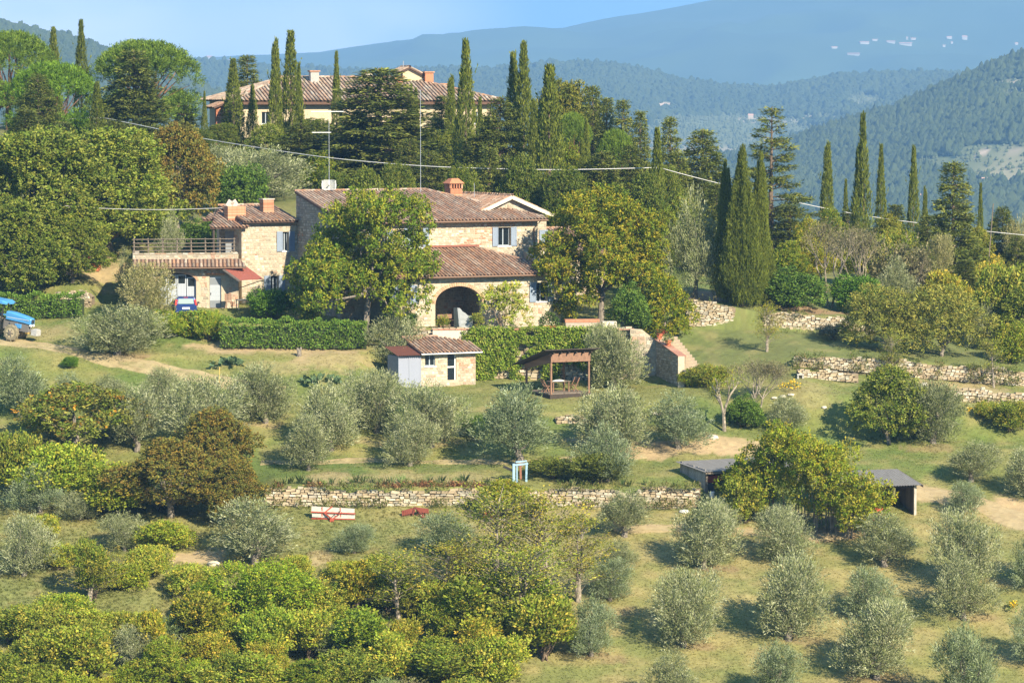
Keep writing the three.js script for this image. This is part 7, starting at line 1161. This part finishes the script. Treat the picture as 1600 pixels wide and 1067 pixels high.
{
  const p = groundPix(20, 531), g = thing('blue_tractor', 'bright blue farm tractor with cab roof, cut off by the left edge', 'tractor', p, -0.42), blue = new THREE.MeshPhysicalMaterial({ color: new THREE.Color().setRGB(0.07, 0.28, 0.58), roughness: 0.5, clearcoat: 0.25 }), mud = S([0.42, 0.35, 0.22], 0.95), rub = S([0.30, 0.26, 0.17], 0.98, { map: grainTex });
  g.rotation.order = 'YXZ'; g.rotation.z = -0.13;
  const ho = new MB(); loft(ho, [[-0.7, 0.32, 1.42, 1.98], [-0.2, 0.33, 1.4, 1.97], [0.8, 0.31, 1.36, 1.83], [1.28, 0.29, 1.3, 1.72], [1.34, 0.26, 1.32, 1.68]].map(([x, w, b, t]) => [V(x, b, w), V(x, b, -w), V(x, t - 0.1, -w), V(x, t, -w * 0.78), V(x, t, w * 0.78), V(x, t - 0.1, w)])); ho.build('bonnet', blue, g);
  const st = new MB(); st.box(-0.6, 1.2, 1.56, 1.6, 0.318, 0.334); st.build('bonnet_stripe', S([0.5, 0.55, 0.6], 0.4), g);
  const gr = new MB(); for (let k = 0; k < 6; k++) gr.box(1.335, 1.36, 1.36 + k * 0.05, 1.39 + k * 0.05, -0.2, 0.2); gr.build('grille', M.rubber, g); for (const z of [-0.17, 0.17]) { const h = new MB().color([0.85, 0.87, 0.85]); h.tube([V(1.2, 1.22, z), V(1.36, 1.22, z)], [0.075, 0.085], 10); h.build('headlight', M.plain, g); }
  const en = new MB().color([0.16, 0.15, 0.14]); en.box(-0.9, 1.15, 0.72, 1.36, -0.24, 0.24); en.box(-0.3, 0.3, 0.95, 1.3, 0.24, 0.36); en.build('engine', M.plain, g); const tk = new MB(); tk.box(0.15, 0.6, 0.95, 1.22, 0.25, 0.42); tk.build('side_tank', blue, g);
  const wt = new MB().color([0.55, 0.55, 0.54]); wt.obox(V(1.68, 0.78, 0), V(0.22, 0, 0), V(0, 0.2, 0), V(0, 0, 0.3)); wt.obox(V(1.68, 0.99, 0), V(0.16, 0, 0), V(0, 0.04, 0), V(0, 0, 0.26)); wt.build('front_weight', M.vert, g); const br = new MB().color([0.6, 0.4, 0.1]); br.box(0.9, 1.5, 0.62, 0.72, -0.18, 0.18); br.build('weight_bracket', M.plain, g);
  const wheel = (x, y, z, r, w) => { const t = new MB(), n = 22; t.tube([V(x, y, z - w / 2), V(x, y, z - w / 2 + 0.05), V(x, y, z + w / 2 - 0.05), V(x, y, z + w / 2)], [r * 0.86, r * 0.97, r * 0.97, r * 0.86], n); for (let k = 0; k < n; k++) { const a = k / n * 6.283, s = k % 2 ? 1 : -1; t.obox(V(x + Math.cos(a) * r * 0.97, y + Math.sin(a) * r * 0.97, z + s * w * 0.24), V(Math.cos(a) * 0.035, Math.sin(a) * 0.035, 0), V(-Math.sin(a) * 0.04, Math.cos(a) * 0.04, 0), V(0, 0, w * 0.22)); } const o = t.build('wheel', rub, g); const rm = new MB(); rm.tube([V(x, y, z - w / 2 - 0.01), V(x, y, z + w / 2 + 0.01)], [r * 0.6, r * 0.6], 18); rm.build('rim', mud, o); const hb = new MB(); for (let k = 0; k < 6; k++) { const a = k / 6 * 6.283; hb.bar(V(x, y, z + w / 2 + 0.02), V(x + Math.cos(a) * r * 0.5, y + Math.sin(a) * r * 0.5, z + w / 2 + 0.02), 0.07, 0.03); } hb.tube([V(x, y, z + w / 2), V(x, y, z + w / 2 + 0.09)], [0.13, 0.1], 10); hb.build('hub', S([0.15, 0.13, 0.11]), o); };
  wheel(0.05, 0.56, 0.62, 0.58, 0.32); wheel(0.05, 0.56, -0.62, 0.58, 0.32); wheel(-1.95, 0.74, 0.68, 0.76, 0.4); wheel(-1.95, 0.74, -0.68, 0.76, 0.4);
  for (const z of [-0.68, 0.68]) { const f = new MB(); f.box(-2.6, -1.2, 1.54, 1.6, z - 0.25, z + 0.25); f.build('mudguard', blue, g); }
  for (const [x, z] of [[-0.95, 0.55], [-0.95, -0.55], [-2.3, 0.6], [-2.3, -0.6]]) { const q = new MB(); q.bar(V(x, 1.2, z), V(x + 0.1, 2.52, z * 0.95), 0.07); q.build('cab_post', M.rubber, g); }
  const rf = new MB(); loft(rf, [[-2.6, 0.62, 2.5, 2.66], [-2.4, 0.72, 2.48, 2.74], [-0.9, 0.72, 2.48, 2.72], [-0.55, 0.62, 2.48, 2.6]].map(([x, w, b, t]) => [V(x, b, w), V(x, b, -w), V(x, t - 0.06, -w), V(x, t, -w * 0.85), V(x, t, w * 0.85), V(x, t - 0.06, w)])); rf.build('cab_roof', blue, g);
  for (const z of [-0.45, 0.45]) { const l = new MB(); l.box(-0.56, -0.5, 2.49, 2.58, z - 0.08, z + 0.08); l.build('work_light', M.rubber, g); } const se = new MB(); se.box(-2.0, -1.5, 1.25, 1.4, -0.25, 0.25); se.box(-2.08, -1.98, 1.4, 1.9, -0.25, 0.25); se.build('seat', M.rubber, g); const swh = new MB(); swh.tube([V(-1.0, 1.4, 0), V(-1.25, 1.75, 0)], [0.03, 0.03], 6); swh.tube([V(-1.27, 1.74, 0), V(-1.29, 1.77, 0)], [0.2, 0.2], 14); swh.build('steering_wheel', M.rubber, g);
}
const RED = [0.36, 0.07, 0.04];
{
  const p = groundPix(520, 812), g = thing('farm_trailer', 'white board trailer bed with a red frame, parked below the dry wall', 'trailer', p, -0.05), w = new MB().color([0.6, 0.56, 0.48]);
  for (const [y, a, b] of [[0.62, -1.42, 1.3], [0.26, -1.38, 1.32]]) { const k = new MB().color([0.62, 0.58, 0.50]); k.obox(V((a + b) / 2, y - 0.03 * 0, 0), V((b - a) / 2, -0.07, 0), V(0, 0.15, -0.03), V(0, 0.0, 0.06)); k.build('side_board', M.vert, g); }
  const f = new MB().color(RED); f.bar(V(-1.46, 0.5, 0.1), V(1.36, 0.40, 0.1), 0.07); f.bar(V(-1.42, 0.08, 0.1), V(1.34, 0.05, 0.1), 0.06); f.bar(V(-0.6, 0.45, 0.14), V(-0.1, 0.85, 0.1), 0.07); f.bar(V(-0.6, 0.45, 0.14), V(-0.1, 0.08, 0.3), 0.07); f.bar(V(-0.1, 0.05, 0.18), V(0.5, 0.5, 0.14), 0.06); f.bar(V(-0.75, 0.8, 0.05), V(-0.75, 0.1, 0.05), 0.06); f.bar(V(0.4, 0.75, 0.05), V(0.45, 0.05, 0.05), 0.05); f.build('frame', M.plain, g);
  const h = new MB().color([0.04, 0.04, 0.04]); h.tube([V(-0.5, 0.3, 0.2), V(-0.2, 0.12, 0.22), V(0.1, 0.4, 0.2), V(0.3, 0.3, 0.2), V(0.4, 0.6, 0.18)], [0.03, 0.03, 0.03, 0.03, 0.03], 6); h.build('hose', M.plain, g); const wh = new MB().color(RED); wh.tube([V(-0.1, 0.0, 0.28), V(-0.1, 0.0, 0.38)], [0.14, 0.14], 12); wh.build('jockey_wheel', M.plain, g);
  for (const z of [-0.6]) for (const x of [-0.3, 0.3]) { const t = new MB(); t.tube([V(x, 0.2, z - 0.1), V(x, 0.2, z + 0.1)], [0.24, 0.24], 12); t.build('wheel', M.rubber, g); }
  const q = groundPix(648, 806), k = thing('disc_harrow', 'rusty red folding harrow lying in the grass right of the white trailer', 'implement', q, 0.2), rust = (f2, n) => { const m = new MB().color([0.22, 0.05, 0.03]); f2(m); m.build(n, M.vert, k); };
  rust((m) => { m.obox(V(-0.45, 0.28, 0), V(0.42, 0.1, 0), V(-0.01, 0.15, -0.05), V(0, 0.01, 0.03)); for (let i = 0; i < 7; i++) m.bar(V(-0.85 + i * 0.12, 0.35, 0), V(-0.85 + i * 0.12, 0.02, 0.1), 0.04); }, 'left_gang'); rust((m) => { m.obox(V(0.45, 0.34, 0), V(0.4, -0.06, 0), V(0, 0.14, -0.05), V(0, 0.01, 0.03)); for (let i = 0; i < 6; i++) m.bar(V(0.1 + i * 0.13, 0.4, 0), V(0.1 + i * 0.13, 0.02, 0.1), 0.04); }, 'right_gang'); rust((m) => { m.bar(V(-0.05, 0.55, 0), V(0.5, -0.05, 0.5), 0.08); m.bar(V(-0.05, 0.55, 0), V(-0.2, 0.1, 0.2), 0.07); m.bar(V(0.3, 0.0, 0.5), V(0.6, -0.02, 0.5), 0.08); }, 'drawbar');
  const q2 = groundPix(770, 808), k2 = thing('red_plough', 'orange-red implement half hidden by the yellowing tree', 'implement', q2, 0.1), m2 = new MB().color([0.55, 0.12, 0.06]); m2.bar(V(-0.6, 0.3, 0), V(0.6, 0.35, 0), 0.12); m2.bar(V(-0.3, 0.32, 0), V(-0.15, 0.7, 0), 0.1); m2.bar(V(0.3, 0.34, 0), V(-0.15, 0.7, 0), 0.08); for (const x of [-0.5, -0.1, 0.3]) m2.obox(V(x, 0.1, 0.05), V(0.12, 0.05, 0), V(0.04, 0.14, 0), V(0, 0, 0.03)); m2.build('frame', M.vert, k2);
  const q3 = groundAt(813, 231.8), k3 = thing('hydraulic_implement', 'upright pale blue metal implement frame standing above the dry wall', 'implement', q3, 0.15), bl = S([0.26, 0.42, 0.56], 0.6), b = (n, f2, mm = bl) => { const m = new MB(); f2(m); m.build(n, mm, k3); };
  b('upright', (m) => m.bar(V(-0.42, -0.2, 0), V(-0.42, 1.2, 0), 0.16, 0.12)); b('upright', (m) => m.bar(V(0.4, -0.1, -0.1), V(0.42, 1.25, -0.05), 0.13, 0.1)); b('top_beam', (m) => m.bar(V(-0.48, 1.1, 0), V(0.5, 1.18, -0.04), 0.13, 0.1)); b('top_beam', (m) => m.bar(V(-0.3, 1.3, 0), V(0.42, 1.36, -0.04), 0.09, 0.08)); b('inner_rail', (m) => m.bar(V(-0.22, 0.0, 0.03), V(-0.22, 1.05, 0.03), 0.07)); b('foot', (m) => m.bar(V(-0.5, -0.05, 0.1), V(-0.15, 0.05, 0.15), 0.12)); b('ram', (m) => m.bar(V(0.03, 0.2, 0), V(0.0, 1.05, -0.02), 0.13), S([0.22, 0.09, 0.05], 0.7)); b('arm', (m) => m.bar(V(-0.5, 0.75, -0.1), V(-1.05, 1.0, -0.3), 0.14), M.rubber);
}

// ---------------------------------------------------------------- masts, poles and wires
{
  const wire = (name, label, pts, r, mat) => { const P = pts.map(([px, py, d]) => at(px, py, d)), o = P[0].clone(), c = new THREE.CatmullRomCurve3(P.map((p) => p.clone().sub(o))), g = new THREE.Mesh(new THREE.TubeGeometry(c, 90, r, 6), mat); g.name = numbered(name); g.position.copy(o); scene.add(shade(g)); tag(g, label, 'cable'); };
  const white = S([0.62, 0.62, 0.62], 0.6);
  wire('overhead_cable', 'pale overhead cable sagging across the slope from the left pines to the cedar', [[-40, 202, 322], [55, 191, 321], [150, 184, 320], [200, 192, 316], [310, 215, 308], [400, 230, 302], [520, 247, 296], [650, 258.5, 293], [740, 262.5, 292], [870, 265, 292], [1000, 262.5, 294], [1030, 261.5, 295]], 0.026, white);
  wire('overhead_cable', 'pale overhead cable running down to the right from behind the ridge conifers', [[1030, 261.5, 295], [1060, 270, 295], [1130, 288, 297], [1250, 317, 302], [1330, 333, 303.5], [1380, 341, 304], [1465, 352, 304], [1530, 360, 304], [1640, 371, 304]], 0.026, white);
  wire('thin_wire', 'thin wire running in to the brick chimney of the left wing', [[60, 318, 270], [150, 325, 270], [250, 327.5, 270], [347, 325, 270]], 0.02, S([0.55, 0.55, 0.55], 0.6));
  const pole = (px, yt, d, label, lean = 0, r = 0.11) => { const b = groundAt(px, d), t = at(px + lean, yt, d), g = thing('utility_pole', label, 'pole', b), m = new MB(); m.tube([V(0, -0.5, 0), t.clone().sub(b)], [r, r * 0.7], 8); m.build('pole', M.greyWood, g); const q = new MB().color([0.7, 0.7, 0.68]); const e = t.clone().sub(b); q.bar(e.clone().add(V(-0.3, -0.15, 0)), e.clone().add(V(0.3, -0.15, 0)), 0.08); if (r > 0.06) q.build('crossarm', M.plain, g); };
  pole(150, 183, 320, 'utility pole hidden behind the short cypress between the pines'); pole(1030, 260, 295.2, 'utility pole hidden in the ridge conifers where the cable changes direction'); pole(1541, 318, 290, 'thin leaning pole at the right, beside the broad conifer', 12, 0.05);
  const aerial = (px, yt, yb, d, label, f) => { const b = at(px, yb, d), t = at(px, yt, d), g = thing('aerial_mast', label, 'aerial', b), h = t.y - b.y, m = new MB(); m.tube([V(0, 0, 0), V(0, h, 0)], [0.022, 0.017], 6); m.build('mast', M.metal, g); f?.(g, h); };
  aerial(514, 172, 300, 270.5, 'white roof mast with crossbars and grid dish above the left roof end', (g, h) => { const bar = (y, a, b, n = 'antenna_boom') => { const m = new MB(); m.bar(V(a, y, 0), V(b, y, 0), 0.05); for (let k = 0; k < 5; k++) m.bar(V(lerp(a, b, k / 4), y, -0.25), V(lerp(a, b, k / 4), y, 0.25), 0.02); m.build(n, M.whiteMetal, g); }; bar(h - 0.1, -1.3, 1.1); bar(h - 1.65, -1.25, 0.15);
    const di = new MB(); for (let k = 0; k < 11; k++) { const y = 0.18 + k * 0.07, w = 0.56 - 0.004 * (k - 5) ** 2 * 1.5, P = []; for (let i = 0; i <= 8; i++) { const s = i / 4 - 1; P.push(V(s * w, y, 0.2 + 0.16 * s * s)); } for (let i = 0; i < 8; i++) di.bar(P[i], P[i + 1], 0.03); } for (const s of [-1, 0, 1]) di.bar(V(s * 0.5, 0.2, 0.2 + 0.13 * s * s), V(s * 0.5, 0.88, 0.2 + 0.13 * s * s), 0.035); di.build('grid_dish', M.whiteMetal, g); const fe = new MB().color([0.1, 0.1, 0.1]); fe.tube([V(0, 0.5, 0.2), V(0, 0.5, 0.5)], [0.03, 0.05], 6); fe.build('dish_feed', M.plain, g); });
  aerial(657, 140, 300, 270.5, 'tall plain white mast behind the middle of the main roof'); aerial(741, 286, 308, 272, 'short white mast between the brick chimney and the pale gable');
}

// ---------------------------------------------------------------- things on the terrace and round the house
const potOf = (name, label, px, py, d, r, hgt, sprigArgs, mat = M.terracotta) => { const p = d ? at(px, py, d) : groundPix(px, py), g = thing(name, label, 'pot', p), m = new MB(); m.lathe(V(0, 0, 0), [[0.01, 0], [r * 0.62, 0], [r * 0.95, hgt * 0.82], [r * 1.06, hgt * 0.82], [r * 1.06, hgt], [r * 0.9, hgt], [r * 0.86, hgt * 0.85], [0.01, hgt * 0.84]], 18); m.build('pot', mat, g); if (sprigArgs) sprig(g, V(0, hgt * 0.9, 0), ...sprigArgs); return g; };
potOf('plant_pot', 'large terracotta pot of red geraniums on the bank left of the garage', 148, 423, 0, 0.5, 0.62, [0.6, 0.45, [[0.08, 0.13, 0.03], [0.1, 0.16, 0.03], [0.5, 0.05, 0.04], [0.07, 0.11, 0.02]], 130, 41]);
potOf('plant_pot', 'wide terracotta bowl with a round citrus bush on the terrace edge', 858, 516, 257.2, 0.5, 0.3, [0.55, 0.85, [[0.06, 0.12, 0.02], [0.09, 0.15, 0.025], [0.05, 0.09, 0.015]], 170, 42]);
potOf('plant_pot', 'shallow red saucer pot on the terrace edge under the climber', 799, 516, 257.2, 0.42, 0.16, [0.25, 0.1, [[0.1, 0.14, 0.03]], 20, 43]);
potOf('plant_pot', 'small terracotta pot on the terrace edge at the foot of the arch', 763, 516, 257.2, 0.24, 0.18, [0.2, 0.15, [[0.1, 0.14, 0.03]], 30, 44]);
{
  const box = (name, cat, label, px, py, d, w, h, dd, col, turn = TURN, n = 'body') => { const p = at(px, py, d), g = thing(name, label, cat, p, turn), m = new MB().color(col); m.box(0, w, 0, h, -dd, 0); m.build(n, M.vert, g); return g; };
  const tr = box('planter_trough', 'planter', 'long brick-topped planter trough on the terrace at the right of the farmhouse', 884, 515, 257.4, 2.4, 0.5, 0.6, [0.5, 0.44, 0.35], 0.15); { const m = new MB().color([0.55, 0.25, 0.14]); m.box(-0.03, 2.43, 0.503, 0.72, -0.63, 0.03); m.build('brick_rim', M.vert, tr); } box('stone_block', 'block', 'pale square stone block between the planter trough and the garden steps', 942, 516, 257.2, 1.0, 0.62, 0.6, [0.75, 0.68, 0.55], 0.15);
  // covered chairs: a cloth hanging in swags
  const cv = thing('draped_cover', 'grey cover draped in folds over stacked chairs under the arch', 'cover', at(724, 513, 259.3), TURN); { const pts = [[-0.62, 1.5], [-0.45, 1.48], [-0.2, 1.22], [0.05, 1.1], [0.3, 0.85], [0.45, 0.92], [0.58, 0.8]], m = new MB(), n = 28, rows = 12; const P = (i, j) => { const s = i / n, t = j / rows, k = s * 6, a = Math.min(5, Math.floor(k)), top = lerp(pts[a][1], pts[a + 1][1], k - a), x = lerp(pts[a][0], pts[a + 1][0], k - a), sw = Math.sin(t * 22 - Math.pow(s * 2 - 1, 2) * 5) * 0.035 * t; return V(x * (1 - 0.1 * t), top * (1 - t), 0.28 + 0.18 * t + sw + 0.05 * Math.sin(s * 9)); }; for (let i = 0; i < n; i++) for (let j = 0; j < rows; j++) m.quad(P(i, j + 1), P(i + 1, j + 1), P(i + 1, j), P(i, j)); const B = (i, j) => { const q = P(i, j); return V(q.x, q.y, -0.35); }; for (let i = 0; i < n; i++) { m.quad(P(i, 0), P(i + 1, 0), B(i + 1, 0), B(i, 0)); m.quad(B(i, 0), B(i + 1, 0), B(i + 1, rows), B(i, rows)); } for (const i of [0, n]) for (let j = 0; j < rows; j++) m.quad(P(i, j), P(i, j + 1), B(i, j + 1), B(i, j)); m.build('cloth', S([0.26, 0.28, 0.29], 0.8, { side: THREE.DoubleSide }), cv); }
  const wb = thing('wooden_bench', 'wooden bench with a box on it, left of the draped cover under the arch', 'bench', at(697, 511, 260.3), TURN); { const m = new MB(); m.box(-0.55, 0.6, 0.42, 0.5, -0.3, 0.15); m.build('seat', M.wood, wb); for (const x of [-0.48, 0.52]) { const l = new MB(); l.box(x - 0.04, x + 0.04, 0, 0.42, -0.28, 0.12); l.build('leg', M.wood, wb); } const b = new MB(); b.box(-0.55, 0.6, 0.6, 0.9, -0.34, -0.29); b.build('backrest', M.wood, wb); }
  const dk = thing('wooden_garden_seat', 'brown wooden seat by the grey side door of the garage', 'chair', at(357, 481, 262.6), 0.3); { const m = new MB(); for (let k = 0; k < 4; k++) m.box(-0.25, 0.25, 0.55 + k * 0.12, 0.65 + k * 0.12, -0.22, -0.18); m.build('backrest', M.wood, dk); const s = new MB(); s.box(-0.25, 0.25, 0.42, 0.47, -0.2, 0.25); s.build('seat', M.wood, dk); for (const [x, z] of [[-0.22, -0.2], [0.22, -0.2], [0.22, 0.22], [-0.22, 0.22]]) { const l = new MB(); l.bar(V(x, 0, z), V(x, z < 0 ? 1.0 : 0.42, z), 0.05); l.build('leg', M.wood, dk); } }
  const tb = thing('dark_table', 'low dark table right of the brown seat, under the red awning', 'table', at(383, 483, 262), 0.3); { const m = new MB().color([0.10, 0.11, 0.12]); m.box(-0.65, 0.65, 0.66, 0.71, -0.4, 0.4); m.build('tabletop', M.plain, tb); for (const [x, z] of [[-0.58, -0.34], [0.58, -0.34], [0.58, 0.34], [-0.58, 0.34]]) { const l = new MB().color([0.08, 0.08, 0.08]); l.bar(V(x, 0, z), V(x, 0.66, z), 0.05); l.build('leg', M.plain, tb); } }
  // coping along the terrace edge
  const o = at(640, 514, 256.4), cp = thing('terrace_coping', 'row of terracotta slabs capping the tall terrace wall', 'coping', o), R = rng(31); for (let px = 676; px < 985; px += 9) { const t = 0.8 + 0.4 * R(), m = new MB().color(mix3([0.50 * t, 0.22 * t, 0.14 * t], [0.6, 0.5, 0.36], 0.4 * R())), a = at(px, 514.2, 256.7).sub(o); m.box(a.x + 0.01, a.x + 0.4, a.y - 0.04, a.y + 0.05, a.z - 0.25, a.z + 0.45); m.build('slab', M.vert, cp); }
  const lw = thing('terrace_kerb', 'low cream-rendered kerb wall between the hut roof and the arch', 'wall', at(676, 526, 256.0)); { const m = new MB().color([0.78, 0.70, 0.54]); m.box(0, 2.45, -0.3, 0.42, -0.25, 0); m.build('wall', M.vert, lw); }
}
// boulders, stakes, flowers
{
  const rock = (px, py, w, h, label, col = [0.72, 0.66, 0.54], seed = 1) => { const p = groundPix(px, py), g = thing('boulder', label, 'stone', p), q = new THREE.IcosahedronGeometry(1, 3), a = q.attributes.position, sc = -p.z / F; for (let i = 0; i < a.count; i++) { const v = V().fromBufferAttribute(a, i), k = 0.75 + 0.45 * vnoise(v.x * 1.6 + seed, v.y * 1.6, v.z * 1.6); a.setXYZ(i, v.x * k * w * sc / 2, v.y * k * h * sc * 0.6, v.z * k * w * sc / 2); } q.computeVertexNormals(); part('stone', q, S(col, 0.95, { map: grainTex }), g); };
  rock(1115, 684, 20, 9, 'smooth pale boulder left of the gnarled tree', undefined, 2); rock(1225, 620, 14, 5, 'flat pale stone in the grass above the bare grey tree', undefined, 3); rock(1212, 622, 12, 4, 'second flat pale stone, left of the first', undefined, 4); rock(1238, 617, 12, 4, 'third flat pale stone, right of the first', undefined, 5); rock(1290, 637, 9, 5, 'small pale stone beside the soil path on the right slope', undefined, 6); rock(1227, 652, 13, 6, 'pale stone above the tall thicket', undefined, 7); rock(1448, 602, 10, 9, 'single pale stone left of the crumbling wall', undefined, 8); rock(1071, 800, 18, 7, 'large flat white stone at the foot of the dry wall near the shed', [0.82, 0.8, 0.72], 9); rock(330, 882, 22, 10, 'cream rock outcrop in the bare soil patch at the left', [0.78, 0.68, 0.48], 10);
  const bn = thing('stone_bench', 'small grey stone bench in the grass below the long right wall', 'bench', groundPix(1252, 591), 0.1); { const m = new MB().color([0.55, 0.55, 0.52]); m.box(-0.22, 0.25, 0.22, 0.3, -0.15, 0.15); m.build('seat', M.vert, bn); for (const x of [-0.16, 0.18]) { const l = new MB().color([0.5, 0.5, 0.47]); l.box(x - 0.05, x + 0.05, -0.1, 0.22, -0.12, 0.12); l.build('leg', M.vert, bn); } }
  const st = thing('garden_stake', 'yellow cane stake beside the squash leaves on the slope', 'stake', groundPix(340, 604)); { const m = new MB().color([0.62, 0.42, 0.12]); m.tube([V(0, -0.2, 0), V(0.06, 1.35, 0)], [0.03, 0.025], 6); m.build('cane', M.plain, st); }
  const sq = thing('squash_plant', 'low clump of broad blue-green squash leaves on the slope', 'plant', groundPix(352, 572)); sprig(sq, V(0, 0.1, 0), 0.9, 0.2, [[0.13, 0.2, 0.1], [0.1, 0.16, 0.08]], 26, 51, 0.34, 0.3);
  const sq2 = thing('squash_plant', 'second clump of blue-green leaves, left of the rounded olive', 'plant', groundPix(500, 598)); sprig(sq2, V(0, 0.1, 0), 1.1, 0.2, [[0.13, 0.2, 0.1], [0.1, 0.16, 0.08]], 26, 52, 0.3, 0.26);
  const stump = thing('tree_stump', 'grey forked stump on the bare bank below the clipped hedge', 'stump', groundPix(466, 556)); { const m = new MB(); m.tube([V(0, -0.2, 0), V(0.02, 0.3, 0), V(-0.15, 0.55, 0)], [0.2, 0.15, 0.07], 8); m.tube([V(0.02, 0.25, 0), V(0.16, 0.62, 0)], [0.12, 0.06], 7); m.build('stump', bark.grey, stump); }
  for (const [px, py, w, lab] of [[1519, 646, 0.45, 'yellow flower clump on the right slope'], [1237, 608, 0.6, 'sprawling yellow flowers left of the stone edging'], [1590, 995 - 40, 0.3, 'yellow flowers in the grove at the right']]) { const f = thing('flower_clump', lab, 'flowers', groundPix(px, py)); sprig(f, V(0, 0.15, 0), w, 0.3, [[0.75, 0.5, 0.03], [0.7, 0.45, 0.02], [0.12, 0.18, 0.04], [0.16, 0.2, 0.05]], 34, px, 0.1, 0.09); }
  for (const [px, py, h, lab] of [[186, 802, 1.2, 'dark green metal post, left of a close pair under the rust-brown trees'], [191, 804, 1.1, 'dark green metal post, right of a close pair under the rust-brown trees']]) { const g = thing('metal_post', lab, 'post', groundPix(px, py)), m = new MB().color([0.05, 0.1, 0.08]); m.tube([V(0, -0.2, 0), V(0, h, 0)], [0.04, 0.04], 6); m.build('post', M.plain, g); }
  const bk = thing('white_bucket', 'whitish bucket beside the plank shed', 'bucket', at(1113, 777, 229.6)); { const m = new MB(); m.lathe(V(0, 0, 0), [[0.01, 0], [0.13, 0], [0.17, 0.36], [0.15, 0.36], [0.12, 0.04], [0.01, 0.03]], 14); m.build('bucket', M.whiteMetal, bk); }
}
// ---------------------------------------------------------------- far houses
{
  const wallM = S([0.45, 0.38, 0.30], 0.9), roofM = S([0.55, 0.33, 0.24], 0.95);
  const dOf = (px, py, d0, d1) => { for (let d = d0; d < d1; d += 10) if (at(px, py, d).y <= heightAt(px, d)) return d; return d1; };
  const house = (px, py, w, h, d, label, tint, group) => { const hit = dOf(px, py + h * 0.5, 1300, 12400); d = hit - 8; const p = groundAt(px, d), s = d / F, W = w * s, Ht = h * s * 0.62, g = thing('distant_house', label, 'house', V(p.x, Math.max(p.y, at(px, py + h * 0.5, d).y), p.z), (hash(px, py, 3) - 0.5) * 0.5, group), m = new MB(), D = W * 0.6; m.box(-W / 2, W / 2, -h * s * 0.3, Ht, -D, 0); m.build('wall', tint ?? wallM, g); const r = new MB(), e = W * 0.04, R = Ht + h * s * 0.3; r.quad(V(-W / 2 - e, Ht, e), V(W / 2 + e, Ht, e), V(W / 2 + e, R, -D / 2), V(-W / 2 - e, R, -D / 2)); r.quad(V(W / 2 + e, Ht, -D - e), V(-W / 2 - e, Ht, -D - e), V(-W / 2 - e, R, -D / 2), V(W / 2 + e, R, -D / 2)); r.tri(V(W / 2 + e, Ht, e), V(W / 2 + e, Ht, -D - e), V(W / 2 + e, R, -D / 2)); r.tri(V(-W / 2 - e, Ht, -D - e), V(-W / 2 - e, Ht, e), V(-W / 2 - e, R, -D / 2)); r.build('roof', roofM, g); };
  const gm = 'houses of the village high on the hazy mountain', bright = S([0.42, 0.40, 0.37], 0.8);
  [[1332, 84, 18, 4, 'lowest house of the mountain village, left of the long white block'], [1303, 74, 9, 4, 'leftmost house of the mountain village'], [1350, 66, 14, 4, 'white house left of centre in the mountain village'], [1366, 62, 8, 3, 'pinkish house in the mountain village, above the white one left of centre'], [1391, 65, 13, 4, 'house just left of the long white block on the mountain'], [1414, 68, 19, 5, 'long white block in the middle of the mountain village'], [1426, 60, 8, 3, 'pink house above the long white block on the mountain'], [1416, 59, 3, 4, 'tiny tower above the long white block on the mountain'], [1482, 58, 8, 4, 'white house of the right-hand group on the mountain'], [1506, 58, 8, 6, 'rightmost house of the right-hand group on the mountain'], [1474, 71, 4, 3, 'small house at the foot of the right-hand mountain group'], [1486, 66, 3, 3, 'tiny house between those of the right-hand mountain group'], [1587, 68, 5, 4, 'lone white house on the mountain near the right edge']].forEach(([x, y, w, h, l]) => house(x, y, w, h, 0, l, bright, gm));
  [[1173, 181, 8, 8, 4300, 'ochre house across the valley, left of the cedar top'], [328, 89, 8, 5, 3000, 'small house on the left hill beside the largest umbrella pine'], [358, 95, 7, 5, 3000, 'small reddish house on the left hill above the villa outbuilding'], [978, 181, 8, 8, 3000, 'white house between the ridge conifers'], [1438, 298, 14, 8, 2200, 'pale house in the valley right of the slim upright cypress'], [1444, 306, 10, 8, 2150, 'second pale house just below the first in the valley'], [1463, 316, 14, 8, 2100, 'low grey-roofed house in the valley left of the broad conifer'], [1524, 338, 9, 16, 2000, 'pinkish tower house right of the broad conifer'], [1541, 280, 12, 7, 2350, 'pinkish farmhouse in the olive groves across the valley'], [1525, 282, 7, 5, 2350, 'tiny building left of the pinkish farmhouse across the valley'], [1592, 285, 14, 5, 2350, 'ochre building at the right edge across the valley'], [1513, 280, 6, 5, 2350, 'small white building at the left of the far olive-grove farm']].forEach(([x, y, w, h, d, l]) => house(x, y, w, h, d, l));
}
renderer.render(scene, camera);
